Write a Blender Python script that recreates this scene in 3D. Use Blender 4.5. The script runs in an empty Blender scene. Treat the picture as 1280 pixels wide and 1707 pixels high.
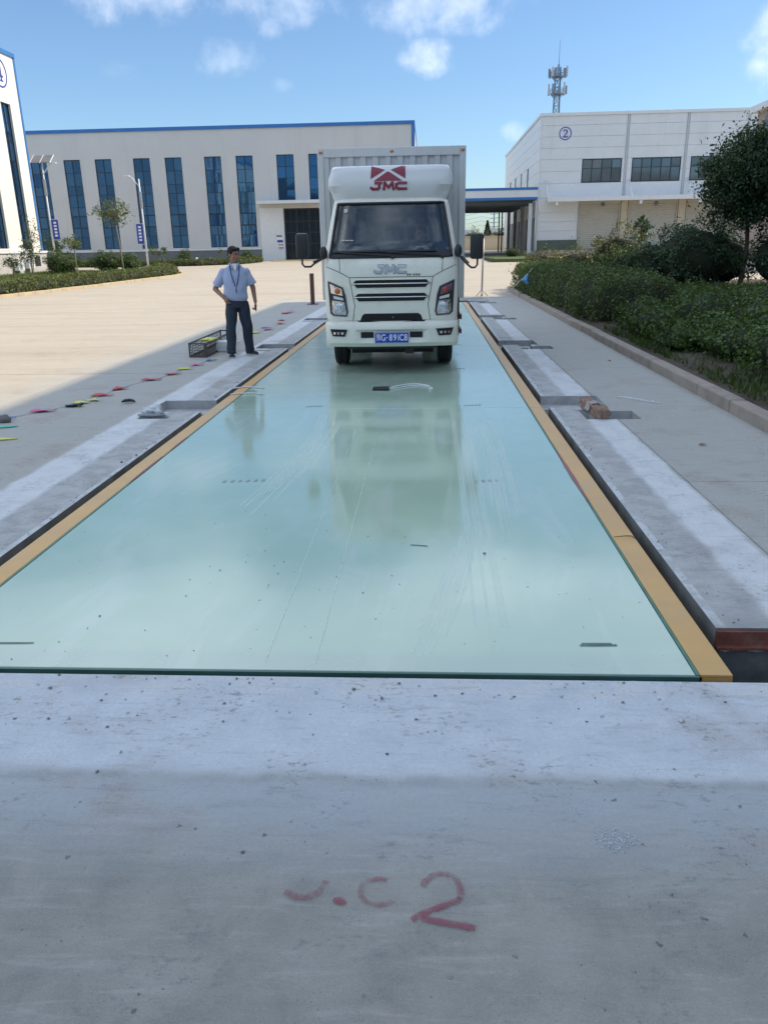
import bpy, bmesh, math, random
import numpy as np
from mathutils import Matrix, Vector, Euler
random.seed(7)
rng = np.random.default_rng(11)
SC = bpy.context.scene
COL = SC.collection
R = math.radians

# ---------------------------------------------------------------- camera
cam_d = bpy.data.cameras.new('camera')
cam = bpy.data.objects.new('camera', cam_d)
COL.objects.link(cam)
PITCH, YAW, ROLL = R(18.83), R(3.40), R(1.05)
_f = Vector((-math.sin(YAW) * math.cos(PITCH), math.cos(YAW) * math.cos(PITCH), -math.sin(PITCH)))
_r = Vector((math.cos(YAW), math.sin(YAW), 0))
_u = _r.cross(_f)
_r2 = _r * math.cos(ROLL) - _u * math.sin(ROLL)
_u2 = _r * math.sin(ROLL) + _u * math.cos(ROLL)
_m = Matrix((_r2, _u2, -_f)).transposed().to_4x4()
_m.translation = (0, 0, 1.65)
cam.matrix_world = _m
cam_d.sensor_fit = 'VERTICAL'
cam_d.sensor_height = 36.0
cam_d.lens = 36.0 * 1290.0 / 1707.0
cam_d.clip_start = 0.05
cam_d.clip_end = 3000
SC.camera = cam

# ---------------------------------------------------------------- exposure
SC.view_settings.view_transform = 'Standard'
SC.view_settings.look = 'None'
SC.view_settings.gamma = 1.0
SC.view_settings.use_curve_mapping = False
SC.view_settings.exposure = 0.92

# ---------------------------------------------------------------- sun
SUN_EL = R(45.0)
SUN_AZ = R(77.6)            # clockwise from +Y
sun_dir = Vector((math.sin(SUN_AZ) * math.cos(SUN_EL), math.cos(SUN_AZ) * math.cos(SUN_EL), math.sin(SUN_EL)))
sun_d = bpy.data.lights.new('sun', 'SUN')
sun_d.energy = 2.75
sun_d.angle = R(0.5)
sun_d.color = (1.0, 0.84, 0.63)
sun = bpy.data.objects.new('sun', sun_d)
COL.objects.link(sun)
sun.rotation_euler = sun_dir.to_track_quat('Z', 'Y').to_euler()
sun.location = (30, 10, 40)

# ---------------------------------------------------------------- world: sky and clouds
world = bpy.data.worlds.new('World')
SC.world = world
world.use_nodes = True
wn = world.node_tree
wn.nodes.clear()


class NT:
    """tiny node-tree helper"""
    def __init__(s, tree):
        s.t = tree

    def n(s, kind, **kw):
        nd = s.t.nodes.new(kind)
        for k, v in kw.items():
            setattr(nd, k, v)
        return nd

    def put(s, sock, v):
        if hasattr(v, 'is_output'):
            s.t.links.new(v, sock)
        elif v is not None:
            if sock.type == 'RGBA' and len(v) == 3:
                v = (*v, 1)
            sock.default_value = v

    def m(s, op, a, b=None, c=None, clamp=False):
        nd = s.n('ShaderNodeMath', operation=op)
        nd.use_clamp = clamp
        for i, v in enumerate((a, b, c)):
            if v is not None:
                s.put(nd.inputs[i], v)
        return nd.outputs[0]

    def dot(s, a, v):
        nd = s.n('ShaderNodeVectorMath', operation='DOT_PRODUCT')
        s.put(nd.inputs[0], a)
        nd.inputs[1].default_value = v
        return nd.outputs['Value']

    def mix(s, f, a, b, blend='MIX'):
        nd = s.n('ShaderNodeMix', data_type='RGBA', blend_type=blend)
        s.put(nd.inputs[0], f)
        s.put(nd.inputs[6], a)
        s.put(nd.inputs[7], b)
        return nd.outputs[2]

    def noise(s, vec, scale, detail=4, rough=.55, dist=0, col=False):
        nd = s.n('ShaderNodeTexNoise')
        nd.inputs['Scale'].default_value = scale
        nd.inputs['Detail'].default_value = detail
        nd.inputs['Roughness'].default_value = rough
        nd.inputs['Distortion'].default_value = dist
        s.put(nd.inputs['Vector'], vec)
        return nd.outputs['Color' if col else 'Fac']

    def vor(s, vec, scale, feature='F1', rnd=1.0):
        nd = s.n('ShaderNodeTexVoronoi', feature=feature)
        nd.inputs['Scale'].default_value = scale
        nd.inputs['Randomness'].default_value = rnd
        s.put(nd.inputs['Vector'], vec)
        return nd.outputs['Distance']

    def step(s, v, lo, hi):
        nd = s.n('ShaderNodeMapRange', interpolation_type='SMOOTHSTEP')
        s.put(nd.inputs[0], v)
        nd.inputs[1].default_value = lo
        nd.inputs[2].default_value = hi
        return nd.outputs[0]

    def ramp(s, v, lo, hi, a=0., b=1.):
        nd = s.n('ShaderNodeMapRange')
        s.put(nd.inputs[0], v)
        for i, q in enumerate((lo, hi, a, b)):
            nd.inputs[i + 1].default_value = q
        return nd.outputs[0]

    def pos(s):
        return s.n('ShaderNodeNewGeometry').outputs['Position']

    def xyz(s, v):
        nd = s.n('ShaderNodeSeparateXYZ')
        s.put(nd.inputs[0], v)
        return nd.outputs

    def comb(s, x, y, z):
        nd = s.n('ShaderNodeCombineXYZ')
        for i, v in enumerate((x, y, z)):
            s.put(nd.inputs[i], v)
        return nd.outputs[0]

    def scalev(s, v, sc):
        nd = s.n('ShaderNodeVectorMath', operation='MULTIPLY')
        s.put(nd.inputs[0], v)
        nd.inputs[1].default_value = sc
        return nd.outputs[0]


W = NT(wn)
sky = W.n('ShaderNodeTexSky', sky_type='NISHITA')
sky.sun_disc = False
sky.sun_elevation = SUN_EL
sky.sun_rotation = SUN_AZ
sky.altitude = 50
sky.air_density = 1.0
sky.dust_density = 0.8
sky.ozone_density = 2.0
wdir = W.n('ShaderNodeTexCoord').outputs['Generated']
wx_, wy_, wz_ = W.xyz(wdir)
warp = W.noise(wdir, 20, 4, .5, .2)
fine = W.noise(wdir, 52, 6, .6, .1)
cloud = None
# clouds: unit direction, half width, half height, strength
for (dx, dy, dz, hw, hh, st) in [(-.31, .92, .262, .095, .034, .85), (-.16, .955, .258, .085, .03, .7),
                                 (-.22, .955, .20, .036, .020, .5), (-.165, .97, .175, .022, .010, .42),
                                 (0.0, .968, .252, .10, .036, .75), (0.0, .98, .20, .036, .021, .95),
                                 (.10, .99, .125, .017, .012, .5), (.35, .915, .19, .032, .038, .85),
                                 (-.335, .925, .185, .026, .013, .22), (-.17, .958, .232, .015, .015, .45)]:
    c = Vector((dx, dy, dz)).normalized()
    t_ = Vector((c.y, -c.x, 0)).normalized()
    b_ = t_.cross(c)
    a1 = W.m('DIVIDE', W.dot(wdir, t_), hw)
    b1 = W.m('DIVIDE', W.m('SUBTRACT', W.dot(wdir, b_), 0.0), hh)
    r2 = W.m('ADD', W.m('MULTIPLY', a1, a1), W.m('MULTIPLY', b1, b1))
    v = W.m('SUBTRACT', 1.0, r2)
    v = W.m('ADD', v, W.m('MULTIPLY_ADD', warp, 3.2, -1.75))
    v = W.m('ADD', v, W.m('MULTIPLY_ADD', fine, 1.7, -.85))
    v = W.step(v, -.2, 2.1)
    v = W.m('MULTIPLY', v, W.step(r2, 4.0, 1.2))
    v = W.m('MULTIPLY', v, W.step(W.dot(wdir, c), .5, .7))
    v = W.m('MULTIPLY', v, st * .72)
    cloud = v if cloud is None else W.m('MAXIMUM', cloud, v)
# bright cloud above the view, added to lift the light in the shade
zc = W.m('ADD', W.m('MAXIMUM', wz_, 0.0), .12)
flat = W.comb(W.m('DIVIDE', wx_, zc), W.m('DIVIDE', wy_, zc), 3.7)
fill_cloud = W.step(W.noise(flat, 1.1, 7, .6, .25), .42, .62)
fill_cloud = W.m('MULTIPLY', fill_cloud, W.step(wz_, .27, .45))
fill_cloud = W.m('MULTIPLY', fill_cloud, .95)
skyc = W.mix(1.0, sky.outputs[0], (0.66, 0.79, 0.90), 'MULTIPLY')
colr = W.mix(cloud, W.mix(fill_cloud, skyc, (10.2, 11.3, 12.6)), (6.9, 7.3, 7.9))
bg = W.n('ShaderNodeBackground')
bg.inputs['Strength'].default_value = 0.10
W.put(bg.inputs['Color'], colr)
wn.links.new(bg.outputs[0], W.n('ShaderNodeOutputWorld').inputs['Surface'])
SC.cycles.max_bounces = 8
SC.cycles.transparent_max_bounces = 12
SC.cycles.caustics_reflective = False
SC.cycles.caustics_refractive = False

# ---------------------------------------------------------------- materials
def new_mat(name):
    m = bpy.data.materials.new(name)
    m.use_nodes = True
    t = m.node_tree
    t.nodes.clear()
    k = NT(t)
    bs = k.n('ShaderNodeBsdfPrincipled')
    out = k.n('ShaderNodeOutputMaterial')
    t.links.new(bs.outputs[0], out.inputs['Surface'])
    return m, k, bs, out


def bump(k, bs, h, strength, dist=.01):
    b = k.n('ShaderNodeBump')
    b.inputs['Strength'].default_value = strength
    b.inputs['Distance'].default_value = dist
    k.put(b.inputs['Height'], h)
    k.t.links.new(b.outputs[0], bs.inputs['Normal'])


def mk(name, col, rough=.6, metal=0., var=.12, scale=6., dirt=None, dirt_amt=.0, dirt_scale=2.5, bmp=0., bscale=60., spec=.5, coat=0., bdist=.01, streak=0):
    """painted / plain surface with a little tonal wear"""
    m, k, bs, _ = new_mat(name)
    p = k.pos()
    n = k.noise(p, scale, 5, .6)
    a = tuple(min(1, c * (1 - var)) for c in col)
    b = tuple(min(1, c * (1 + var)) for c in col)
    c = k.mix(k.ramp(n, .3, .7), a, b)
    if dirt:
        c = k.mix(k.m('MULTIPLY', k.step(k.noise(k.scalev(p, (1, 1, streak)) if streak else p, dirt_scale, 7, .65), .5, .72), dirt_amt), c, dirt)
    k.put(bs.inputs['Base Color'], c)
    k.put(bs.inputs['Roughness'], k.ramp(n, .3, .7, max(.0, rough * .9), min(1, rough * 1.1)))
    bs.inputs['Metallic'].default_value = metal
    bs.inputs['Specular IOR Level'].default_value = spec
    bs.inputs['Coat Weight'].default_value = coat
    if bmp:
        bump(k, bs, k.noise(p, bscale, 4, .6), bmp, bdist)
    return m


def glass_mat(name, tint, refl=1.45):
    m, k, bs, out = new_mat(name)
    k.t.nodes.remove(bs)
    tr = k.n('ShaderNodeBsdfTransparent')
    tr.inputs[0].default_value = (*tint, 1)
    gl = k.n('ShaderNodeBsdfGlossy')
    gl.inputs['Roughness'].default_value = .02
    fr = k.n('ShaderNodeFresnel')
    fr.inputs[0].default_value = refl
    mx = k.n('ShaderNodeMixShader')
    k.t.links.new(fr.outputs[0], mx.inputs[0])
    k.t.links.new(tr.outputs[0], mx.inputs[1])
    k.t.links.new(gl.outputs[0], mx.inputs[2])
    k.t.links.new(mx.outputs[0], out.inputs['Surface'])
    return m


def leaf_mat(name, c1, c2, c3=None, amt3=.1, rough=.5, nscale=2.0):
    m, k, bs, out = new_mat(name)
    g = k.n('ShaderNodeNewGeometry')
    rnd = g.outputs['Random Per Island']
    n = k.noise(g.outputs['Position'], nscale, 3, .6)
    f = k.m('ADD', k.m('MULTIPLY', rnd, .55), k.ramp(n, .3, .7, -.1, .55), clamp=True)
    c = k.mix(f, c1, c2)
    if c3:
        c = k.mix(k.m('LESS_THAN', k.m('FRACT', k.m('MULTIPLY', rnd, 17.3)), amt3), c, c3)
    k.put(bs.inputs['Base Color'], c)
    bs.inputs['Roughness'].default_value = rough
    bs.inputs['Specular IOR Level'].default_value = .35
    tl = k.n('ShaderNodeBsdfTranslucent')
    k.put(tl.inputs[0], k.mix(.5, c, (.16, .22, .03)))
    mx = k.n('ShaderNodeMixShader')
    mx.inputs[0].default_value = .22
    k.t.links.new(bs.outputs[0], mx.inputs[1])
    k.t.links.new(tl.outputs[0], mx.inputs[2])
    k.t.links.new(mx.outputs[0], out.inputs['Surface'])
    return m


def concrete_ground():
    m, k, bs, _ = new_mat('yard_concrete')
    p = k.pos()
    x, y, z = k.xyz(p)
    n1 = k.noise(p, .9, 6, .62)
    n2 = k.noise(p, 5.0, 6, .62, .4)
    n3 = k.noise(p, 60, 4, .7)
    nst = k.noise(k.scalev(p, (.25, 2.2, 1)), 1.0, 6, .62, .3)      # trowel and tyre streaks across the yard
    nw = k.noise(p, 3.2, 4, .6)
    xw = k.m('ADD', x, k.m('MULTIPLY_ADD', nw, .10, -.05))
    yw = k.m('ADD', y, k.m('MULTIPLY_ADD', nw, .09, -.045))
    base = k.mix(k.ramp(n1, .3, .7), (.25, .25, .225), (.335, .325, .285))
    base = k.mix(k.m('MULTIPLY', k.step(n2, .46, .70), .55), base, (.195, .200, .19))
    base = k.mix(k.m('MULTIPLY', k.step(n2, .52, .30), .35), base, (.36, .35, .325))
    # dusty tan yard slabs; sun warmth put in the colour beyond the shadow edge
    tan = k.mix(k.ramp(nst, .3, .7), (.395, .345, .268), (.48, .425, .335))
    tan = k.mix(k.m('MULTIPLY', k.step(k.noise(k.scalev(p, (.05, .5, 1)), 1.0, 6, .6), .52, .66), .45), tan, (.34, .29, .22))
    sunlit_yardm = k.m('MAXIMUM', k.step(xw, -4.3, -5.6), k.step(yw, 27.2, 29.0))
    c = k.mix(sunlit_yardm, base, tan)
    side = k.mix(k.ramp(n2, .3, .7), (.40, .395, .365), (.52, .51, .47))
    sidem = k.m('MULTIPLY', k.m('MAXIMUM', k.step(xw, 1.86, 1.92), k.m('MULTIPLY', k.step(xw, -3.1, -3.2), k.step(xw, -5.6, -4.4))), k.m('MULTIPLY', k.step(yw, 2.7, 3.0), k.step(yw, 29, 27)))
    c = k.mix(k.m('MULTIPLY', sidem, .75), c, side)

    def band(v, lo, hi, s=.02):
        return k.m('MULTIPLY', k.step(v, lo - s, lo + s), k.step(v, hi + s, hi - s))
    along = band(y, 3.2, 26.2, .2)
    # rough grey strip next to the pit
    rg = k.mix(k.step(n2, .40, .62), (.47, .48, .475), (.37, .38, .38))
    c = k.mix(k.m('MULTIPLY', along, k.m('MAXIMUM', band(xw, 1.27, 1.60), band(xw, -2.82, -2.44))), c, rg)
    # pale cement slurry strips
    wh = k.mix(k.ramp(n2, .3, .7), (.60, .625, .645), (.74, .76, .775))
    c = k.mix(k.m('MULTIPLY', k.m('MULTIPLY', along, band(xw, 1.585, 1.875, .03)), k.step(n2, .20, .40)), c, wh)
    c = k.mix(k.m('MULTIPLY', k.m('MULTIPLY', along, band(xw, -3.16, -2.80, .035)), k.step(n2, .22, .42)), c, wh)
    # arris of the pit edge
    c = k.mix(k.m('MULTIPLY', k.m('MULTIPLY', along, k.step(n2, .42, .55)), k.m('MAXIMUM', band(x, 1.295, 1.345, .008), band(x, -2.50, -2.455, .008))), c, (.62, .65, .66))
    # front strip: pale at the pit, greyer towards the camera
    fr = k.mix(k.ramp(n2, .3, .7), (.53, .585, .645), (.67, .72, .775))
    fm = k.m('MULTIPLY', k.step(yw, 2.05, 2.19), k.step(y, 2.80, 2.74))
    c = k.mix(k.m('MULTIPLY', fm, .92), c, fr)
    c = k.mix(k.m('MULTIPLY', k.m('MULTIPLY', k.step(yw, 2.625, 2.645), k.step(y, 2.80, 2.74)), k.step(n2, .40, .56)), c, (.62, .64, .655))
    c = k.mix(k.m('MULTIPLY', k.m('MULTIPLY', band(yw, 2.08, 2.125, .035), k.step(n2, .35, .62)), .75), c, (.24, .25, .25))
    fm2 = k.m('MULTIPLY', k.step(yw, 1.55, 2.10), k.step(yw, 2.14, 2.06))
    c = k.mix(k.m('MULTIPLY', fm2, k.ramp(n2, .3, .7, .55, .95)), c, (.43, .475, .52))
    # dark specks, mud crumbs and stains
    pd_ = k.n('ShaderNodeVectorMath', operation='ADD')
    k.put(pd_.inputs[0], p)
    k.put(pd_.inputs[1], k.scalev(k.noise(p, 45, 3, .6, col=True), (.045, .03, 0)))
    sp = k.step(k.vor(pd_.outputs[0], 11.0), .10, .05)
    sp = k.m('MULTIPLY', sp, k.step(k.noise(p, 2.0, 3), .44, .54))
    c = k.mix(k.m('MULTIPLY', sp, .85), c, (.07, .08, .085))
    mud = k.m('MULTIPLY', k.step(k.noise(k.scalev(p, (1, 1.7, 1)), 21, 7, .78, .3), .535, .60), k.step(k.noise(p, 2.6, 3, .5), .50, .60))
    mud = k.m('MULTIPLY', mud, k.step(y, 14, 8))
    c = k.mix(k.m('MULTIPLY', mud, .62), c, (.17, .18, .185))
    crack = k.step(k.vor(k.scalev(p, (1, 1, 1)), .55, 'DISTANCE_TO_EDGE'), .004, .0015)
    c = k.mix(k.m('MULTIPLY', crack, k.m('MULTIPLY', k.step(y, 2.0, 1.8), .06)), c, (.16, .165, .16))
    rust = k.m('MULTIPLY', k.step(k.noise(p, 1.3, 5, .6), .54, .68), .34)
    c = k.mix(rust, c, (.32, .25, .20))
    trow = k.noise(k.scalev(p, (1.2, 9, 1)), 3.0, 7, .68, .6)
    c = k.mix(k.m('MULTIPLY', k.step(trow, .52, .66), .22), c, (.50, .51, .51))
    c = k.mix(k.m('MULTIPLY', k.step(trow, .46, .34), .20), c, (.16, .165, .165))
    n4 = k.noise(p, 190, 3, .75)
    c = k.mix(k.ramp(n3, .2, .8, .0, .26), c, (.14, .14, .14))
    pore = k.m('MULTIPLY', k.step(k.vor(p, 58), .17, .09), k.step(k.noise(p, 4.2, 3), .46, .58))
    c = k.mix(k.m('MULTIPLY', pore, .55), c, (.12, .125, .125))
    c = k.mix(k.m('MULTIPLY', k.ramp(n4, .3, .7, -.3, .5), .35, clamp=True), c, (.60, .61, .60))
    k.put(bs.inputs['Base Color'], c)
    k.put(bs.inputs['Roughness'], k.ramp(n2, .3, .7, .62, .85))
    bs.inputs['Specular IOR Level'].default_value = .35
    bump(k, bs, k.m('ADD', k.m('MULTIPLY', n3, .5), k.m('MULTIPLY', n2, .8)), .42, .012)
    return m


def deck_material():
    m, k, bs, _ = new_mat('mint_deck_paint')
    p = k.pos()
    x, y, z = k.xyz(p)
    n1 = k.noise(p, .8, 5, .6)
    n2 = k.noise(p, 3.5, 6, .62, .5)
    nx = k.noise(k.scalev(p, (.35, 3.0, 1)), 1.4, 6, .62, .3)
    c = k.mix(k.ramp(n1, .3, .7), (.37, .52, .39), (.43, .585, .445))
    c = k.mix(k.m('MULTIPLY', k.step(n2, .50, .72), .40), c, (.44, .57, .49))
    # dusty near the front edge
    c = k.mix(k.m('MULTIPLY', k.step(y, 4.4, 2.9), k.ramp(nx, .35, .7, .05, .5)), c, (.45, .56, .49))
    c = k.mix(k.m('MULTIPLY', k.step(y, 3.0, 2.90), .35), c, (.37, .43, .40))
    # trodden dust further up the deck
    c = k.mix(k.m('MULTIPLY', k.step(y, 6.0, 11.0), k.ramp(n2, .35, .65, .15, .5)), c, (.52, .60, .53))
    sm = k.noise(k.scalev(p, (2.2, .55, 1)), 1.1, 6, .62, 1.2)
    c = k.mix(k.m('MULTIPLY', k.step(sm, .50, .68), .38), c, (.53, .62, .55))
    # crumbs and scuffs
    sp = k.m('MULTIPLY', k.step(k.vor(p, 6.5), .055, .03), k.step(k.noise(p, 1.6, 3), .47, .55))
    sp = k.m('MULTIPLY', sp, k.step(y, 6.5, 4.5))
    c = k.mix(k.m('MULTIPLY', sp, .85), c, (.06, .10, .10))
    sc = k.m('MULTIPLY', k.step(k.noise(k.scalev(p, (1, 2.4, 1)), 22, 5, .7), .62, .67), k.step(k.noise(p, 1.5, 3), .56, .66))
    c = k.mix(k.m('MULTIPLY', sc, .5), c, (.15, .24, .22))
    k.put(bs.inputs['Base Color'], c)
    r = k.ramp(n2, .3, .75, .06, .15)
    r = k.m('ADD', r, k.m('MULTIPLY', k.step(y, 4.2, 2.8), .16))
    r = k.m('ADD', r, k.m('MULTIPLY', k.step(y, 7.5, 12), .10))
    k.put(bs.inputs['Roughness'], r)
    bs.inputs['Specular IOR Level'].default_value = .85
    bs.inputs['Coat Weight'].default_value = .15
    bs.inputs['Coat Roughness'].default_value = .07
    h = k.m('ADD', k.m('MULTIPLY', k.noise(p, 1.1, 3, .5), 1.0), k.m('MULTIPLY', nx, .25))
    bump(k, bs, h, .028, .02)
    return m


M = {}
M['ground'] = concrete_ground()
M['deck'] = deck_material()
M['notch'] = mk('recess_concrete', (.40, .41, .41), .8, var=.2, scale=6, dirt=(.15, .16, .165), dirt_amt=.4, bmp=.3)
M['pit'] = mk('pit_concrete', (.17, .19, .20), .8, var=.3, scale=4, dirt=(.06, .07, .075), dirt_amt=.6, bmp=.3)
M['orange'] = mk('ochre_primer', (.60, .345, .105), .42, var=.10, scale=3, dirt=(.47, .36, .22), dirt_amt=.75, dirt_scale=1.6, bmp=.05)
M['seam'] = mk('green_seam', (.06, .17, .12), .5, var=.3, scale=9)
M['redstain'] = mk('red_oxide_stain', (.27, .085, .085), .55, var=.3, scale=5)
M['deck_edge'] = mk('dark_green_steel', (.045, .12, .10), .45, var=.2, scale=4)
M['beam'] = mk('girder_steel', (.10, .14, .13), .5, var=.2, scale=3)
M['rust'] = mk('rusty_angle', (.17, .055, .04), .6, var=.4, scale=9, dirt=(.30, .22, .18), dirt_amt=.6, dirt_scale=6)
M['chalk'] = mk('chalk', (.78, .80, .80), .9, var=.1)
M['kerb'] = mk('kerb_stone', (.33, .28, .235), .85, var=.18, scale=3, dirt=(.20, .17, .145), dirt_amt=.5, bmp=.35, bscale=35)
M['kerb_lit'] = mk('kerb_stone_sunlit', (.46, .38, .26), .85, var=.14, scale=2, bmp=.3)  # brighter copy of the kerb stone, sunlight put into its colour
M['soil'] = mk('soil', (.085, .065, .045), .95, var=.4, scale=7, bmp=.8, bscale=25, bdist=.05)
M['lawn'] = mk('lawn_soil', (.07, .10, .03), .95, var=.35, scale=3, bmp=.6, bscale=30, bdist=.05)
M['cladding'] = mk('grey_white_cladding', (.56, .56, .55), .5, streak=.10, var=.035, scale=.35, dirt=(.47, .47, .46), dirt_amt=.35, dirt_scale=1.3)
M['cladding_b'] = mk('white_sandwich_panel', (.68, .70, .71), .45, streak=.10, var=.04, scale=.5, dirt=(.52, .53, .53), dirt_amt=.35, dirt_scale=1.5)
M['cream'] = mk('cream_cladding', (.76, .75, .69), .5, var=.03, scale=.4)
M['plinth'] = mk('plinth_grey', (.15, .16, .17), .7, var=.12, scale=1.2)
M['plinth_pale'] = mk('plinth_pale', (.46, .45, .44), .8, var=.15, scale=2, dirt=(.33, .32, .31), dirt_amt=.5)
M['plinth_green'] = mk('plinth_green', (.10, .13, .10), .7, var=.15, scale=1.2)
M['blue'] = mk('blue_trim', (.035, .16, .44), .4, var=.08, scale=1)
M['darkblue'] = mk('blue_paint_print', (.03, .06, .36), .5, var=.05)
M['mullion'] = mk('dark_mullion', (.010, .018, .03), .4, var=.1)
M['cwhite'] = mk('white_trim', (.70, .71, .71), .45, var=.05)
M['beige'] = mk('beige_wall', (.40, .35, .27), .75, var=.08, scale=1, dirt=(.33, .29, .23), dirt_amt=.4)
M['beige_lit'] = mk('beige_wall_lit', (.55, .49, .38), .8, var=.08, scale=.6)  # boundary wall's sunlit tone put into its colour; cream piers share it
M['brownwall'] = mk('brown_wall', (.36, .29, .245), .8, var=.1, scale=1)
M['roofgrey'] = mk('grey_roofing', (.13, .15, .17), .7, var=.1)
M['shutter'] = mk('shutter_steel', (.44, .425, .37), .5, var=.06, scale=1.2, dirt=(.36, .34, .30), dirt_amt=.4)
M['soffit'] = mk('soffit_steel', (.16, .20, .25), .5, var=.1)
M['downpipe'] = mk('painted_downpipe', (.46, .49, .51), .5, var=.08)
M['galv'] = mk('galvanised', (.36, .38, .40), .45, metal=.6, var=.1, scale=5)
M['tower'] = mk('tower_steel', (.18, .24, .31), .5, metal=.3, var=.1)
M['lamp_white'] = mk('lamp_white', (.66, .68, .70), .35, var=.04)
M['dark'] = mk('dark_plastic', (.018, .020, .022), .45, var=.15)
M['black'] = mk('black_void', (.008, .009, .010), .7, var=.1)
M['rubber'] = mk('tyre_rubber', (.018, .018, .019), .75, var=.25, scale=14, dirt=(.06, .06, .055), dirt_amt=.5, dirt_scale=6, bmp=.2)
M['letter'] = mk('brushed_letter', (.50, .52, .53), .32, metal=.8, var=.05)
M['chrome'] = mk('chrome', (.72, .74, .76), .09, metal=1., var=.03)
M['steel'] = mk('brushed_rim', (.40, .41, .42), .4, metal=.7, var=.1)
M['cab'] = mk('cab_paint', (.80, .79, .70), .24, var=.02, scale=1.5, dirt=(.55, .52, .44), dirt_amt=.42, dirt_scale=2.6, coat=.5)
M['defl'] = mk('deflector_paint', (.68, .70, .71), .32, var=.03, scale=1.5, dirt=(.55, .55, .52), dirt_amt=.2, coat=.3)
M['boxskin'] = mk('box_skin', (.58, .59, .585), .42, metal=.15, var=.04, scale=1.6, dirt=(.40, .40, .39), dirt_amt=.4, dirt_scale=1.4)
M['boxframe'] = mk('box_frame', (.62, .63, .62), .4, metal=.15, var=.04)
M['logo_red'] = mk('logo_red', (.25, .03, .06), .4, var=.04)
M['plate_blue'] = mk('plate_blue', (.015, .06, .42), .35, var=.04)
M['white_print'] = mk('white_print', (.82, .83, .84), .45, var=.02)
M['amber'] = mk('amber_lens', (.50, .13, .02), .15, var=.1, coat=.8)
M['redlens'] = mk('red_lens', (.30, .04, .04), .2, var=.1, coat=.5)
M['redprimer'] = mk('red_primer', (.17, .06, .05), .6, var=.2)
M['lens'] = glass_mat('clear_lens', (.92, .94, .95))
M['windscreen'] = glass_mat('windscreen_glass', (.93, .98, .98), 1.8)
M['mirror'] = mk('mirror_glass', (.5, .52, .55), .05, metal=1., var=.02)
M['seat'] = mk('seat_cloth', (.20, .22, .23), .9, var=.2)
M['brownpost'] = mk('brown_post', (.11, .045, .04), .55, var=.15)
M['skin'] = mk('skin', (.29, .155, .105), .5, var=.10, scale=14)
M['hair'] = mk('hair', (.006, .006, .006), .8, var=.2, scale=60, bmp=.5, bscale=120)
M['shirt'] = mk('pale_blue_shirt', (.37, .43, .60), .8, var=.06, scale=9, bmp=.5, bscale=16, bdist=.012)
M['shirt_white'] = mk('white_shirt', (.62, .64, .68), .8, var=.05, scale=9)
M['collar_in'] = mk('white_undershirt', (.70, .70, .70), .85, var=.05)
M['trousers'] = mk('navy_trousers', (.022, .034, .055), .8, var=.2, scale=6, bmp=.5, bscale=14, bdist=.012)
M['belt'] = mk('belt', (.012, .011, .011), .4, var=.1)
M['shoe'] = mk('shoe', (.022, .022, .026), .5, var=.1)
M['sole'] = mk('sole', (.40, .40, .40), .7, var=.1)
M['lanyard'] = mk('lanyard_blue', (.02, .035, .16), .7, var=.1)
M['cage'] = mk('rusty_cage', (.075, .06, .055), .6, var=.25, scale=20)
M['foam'] = mk('white_foam', (.74, .76, .78), .8, var=.04, scale=20, bmp=.2)
M['brick'] = mk('red_brick', (.28, .175, .13), .9, var=.25, scale=18, dirt=(.42, .36, .31), dirt_amt=.6, dirt_scale=14, bmp=.6, bscale=60)
M['cloth'] = mk('dusty_cloth', (.42, .40, .37), .95, var=.12, scale=12)
M['film'] = mk('crumpled_film', (.55, .58, .60), .3, var=.12, scale=14)
M['bag_grey'] = mk('grey_sack', (.30, .31, .32), .8, var=.2, scale=12)
M['stone'] = mk('stone', (.16, .15, .145), .9, var=.2, scale=12, bmp=.4)
M['f_red'] = mk('flag_red', (.50, .055, .07), .6, var=.1)
M['f_pink'] = mk('flag_pink', (.62, .13, .30), .6, var=.1)
M['f_yellow'] = mk('flag_yellow', (.62, .62, .12), .6, var=.1)
M['f_blue'] = mk('flag_blue', (.04, .18, .58), .6, var=.1)
M['f_green'] = mk('flag_green', (.06, .45, .30), .6, var=.1)
M['f_sky'] = mk('flag_light_blue', (.10, .36, .62), .6, var=.1)
M['cord'] = mk('white_cord', (.70, .72, .74), .6, var=.05)
M['hose'] = mk('blue_hose', (.02, .22, .60), .35, var=.06)
M['bark'] = mk('bark', (.11, .085, .06), .9, var=.3, scale=18, bmp=.6, bscale=40)
M['bark_pale'] = mk('bark_pale', (.20, .175, .14), .9, var=.25, scale=18, bmp=.5)
M['core'] = mk('foliage_core', (.018, .024, .010), .95, var=.4, scale=9)  # dark filler added inside foliage to stop see-through
M['leaf_dark'] = leaf_mat('leaf_dark', (.016, .044, .028), (.042, .090, .036), None, rough=.34)
M['leaf_hedge'] = leaf_mat('leaf_hedge', (.034, .070, .022), (.11, .165, .04), (.13, .085, .03), .05)
M['leaf_light'] = leaf_mat('leaf_light', (.032, .070, .018), (.095, .16, .032), None)
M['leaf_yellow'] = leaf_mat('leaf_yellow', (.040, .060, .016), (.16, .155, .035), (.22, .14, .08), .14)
M['leaf_mid'] = leaf_mat('leaf_mid', (.028, .060, .018), (.085, .14, .038), None)
M['leaf_olive'] = leaf_mat('leaf_olive', (.055, .085, .024), (.15, .18, .055), (.14, .09, .045), .06)
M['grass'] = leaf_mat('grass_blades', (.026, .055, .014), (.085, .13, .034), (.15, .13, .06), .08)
M['grass_lit'] = leaf_mat('grass_lit_blades', (.05, .085, .018), (.13, .17, .04), (.18, .14, .06), .10)


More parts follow.
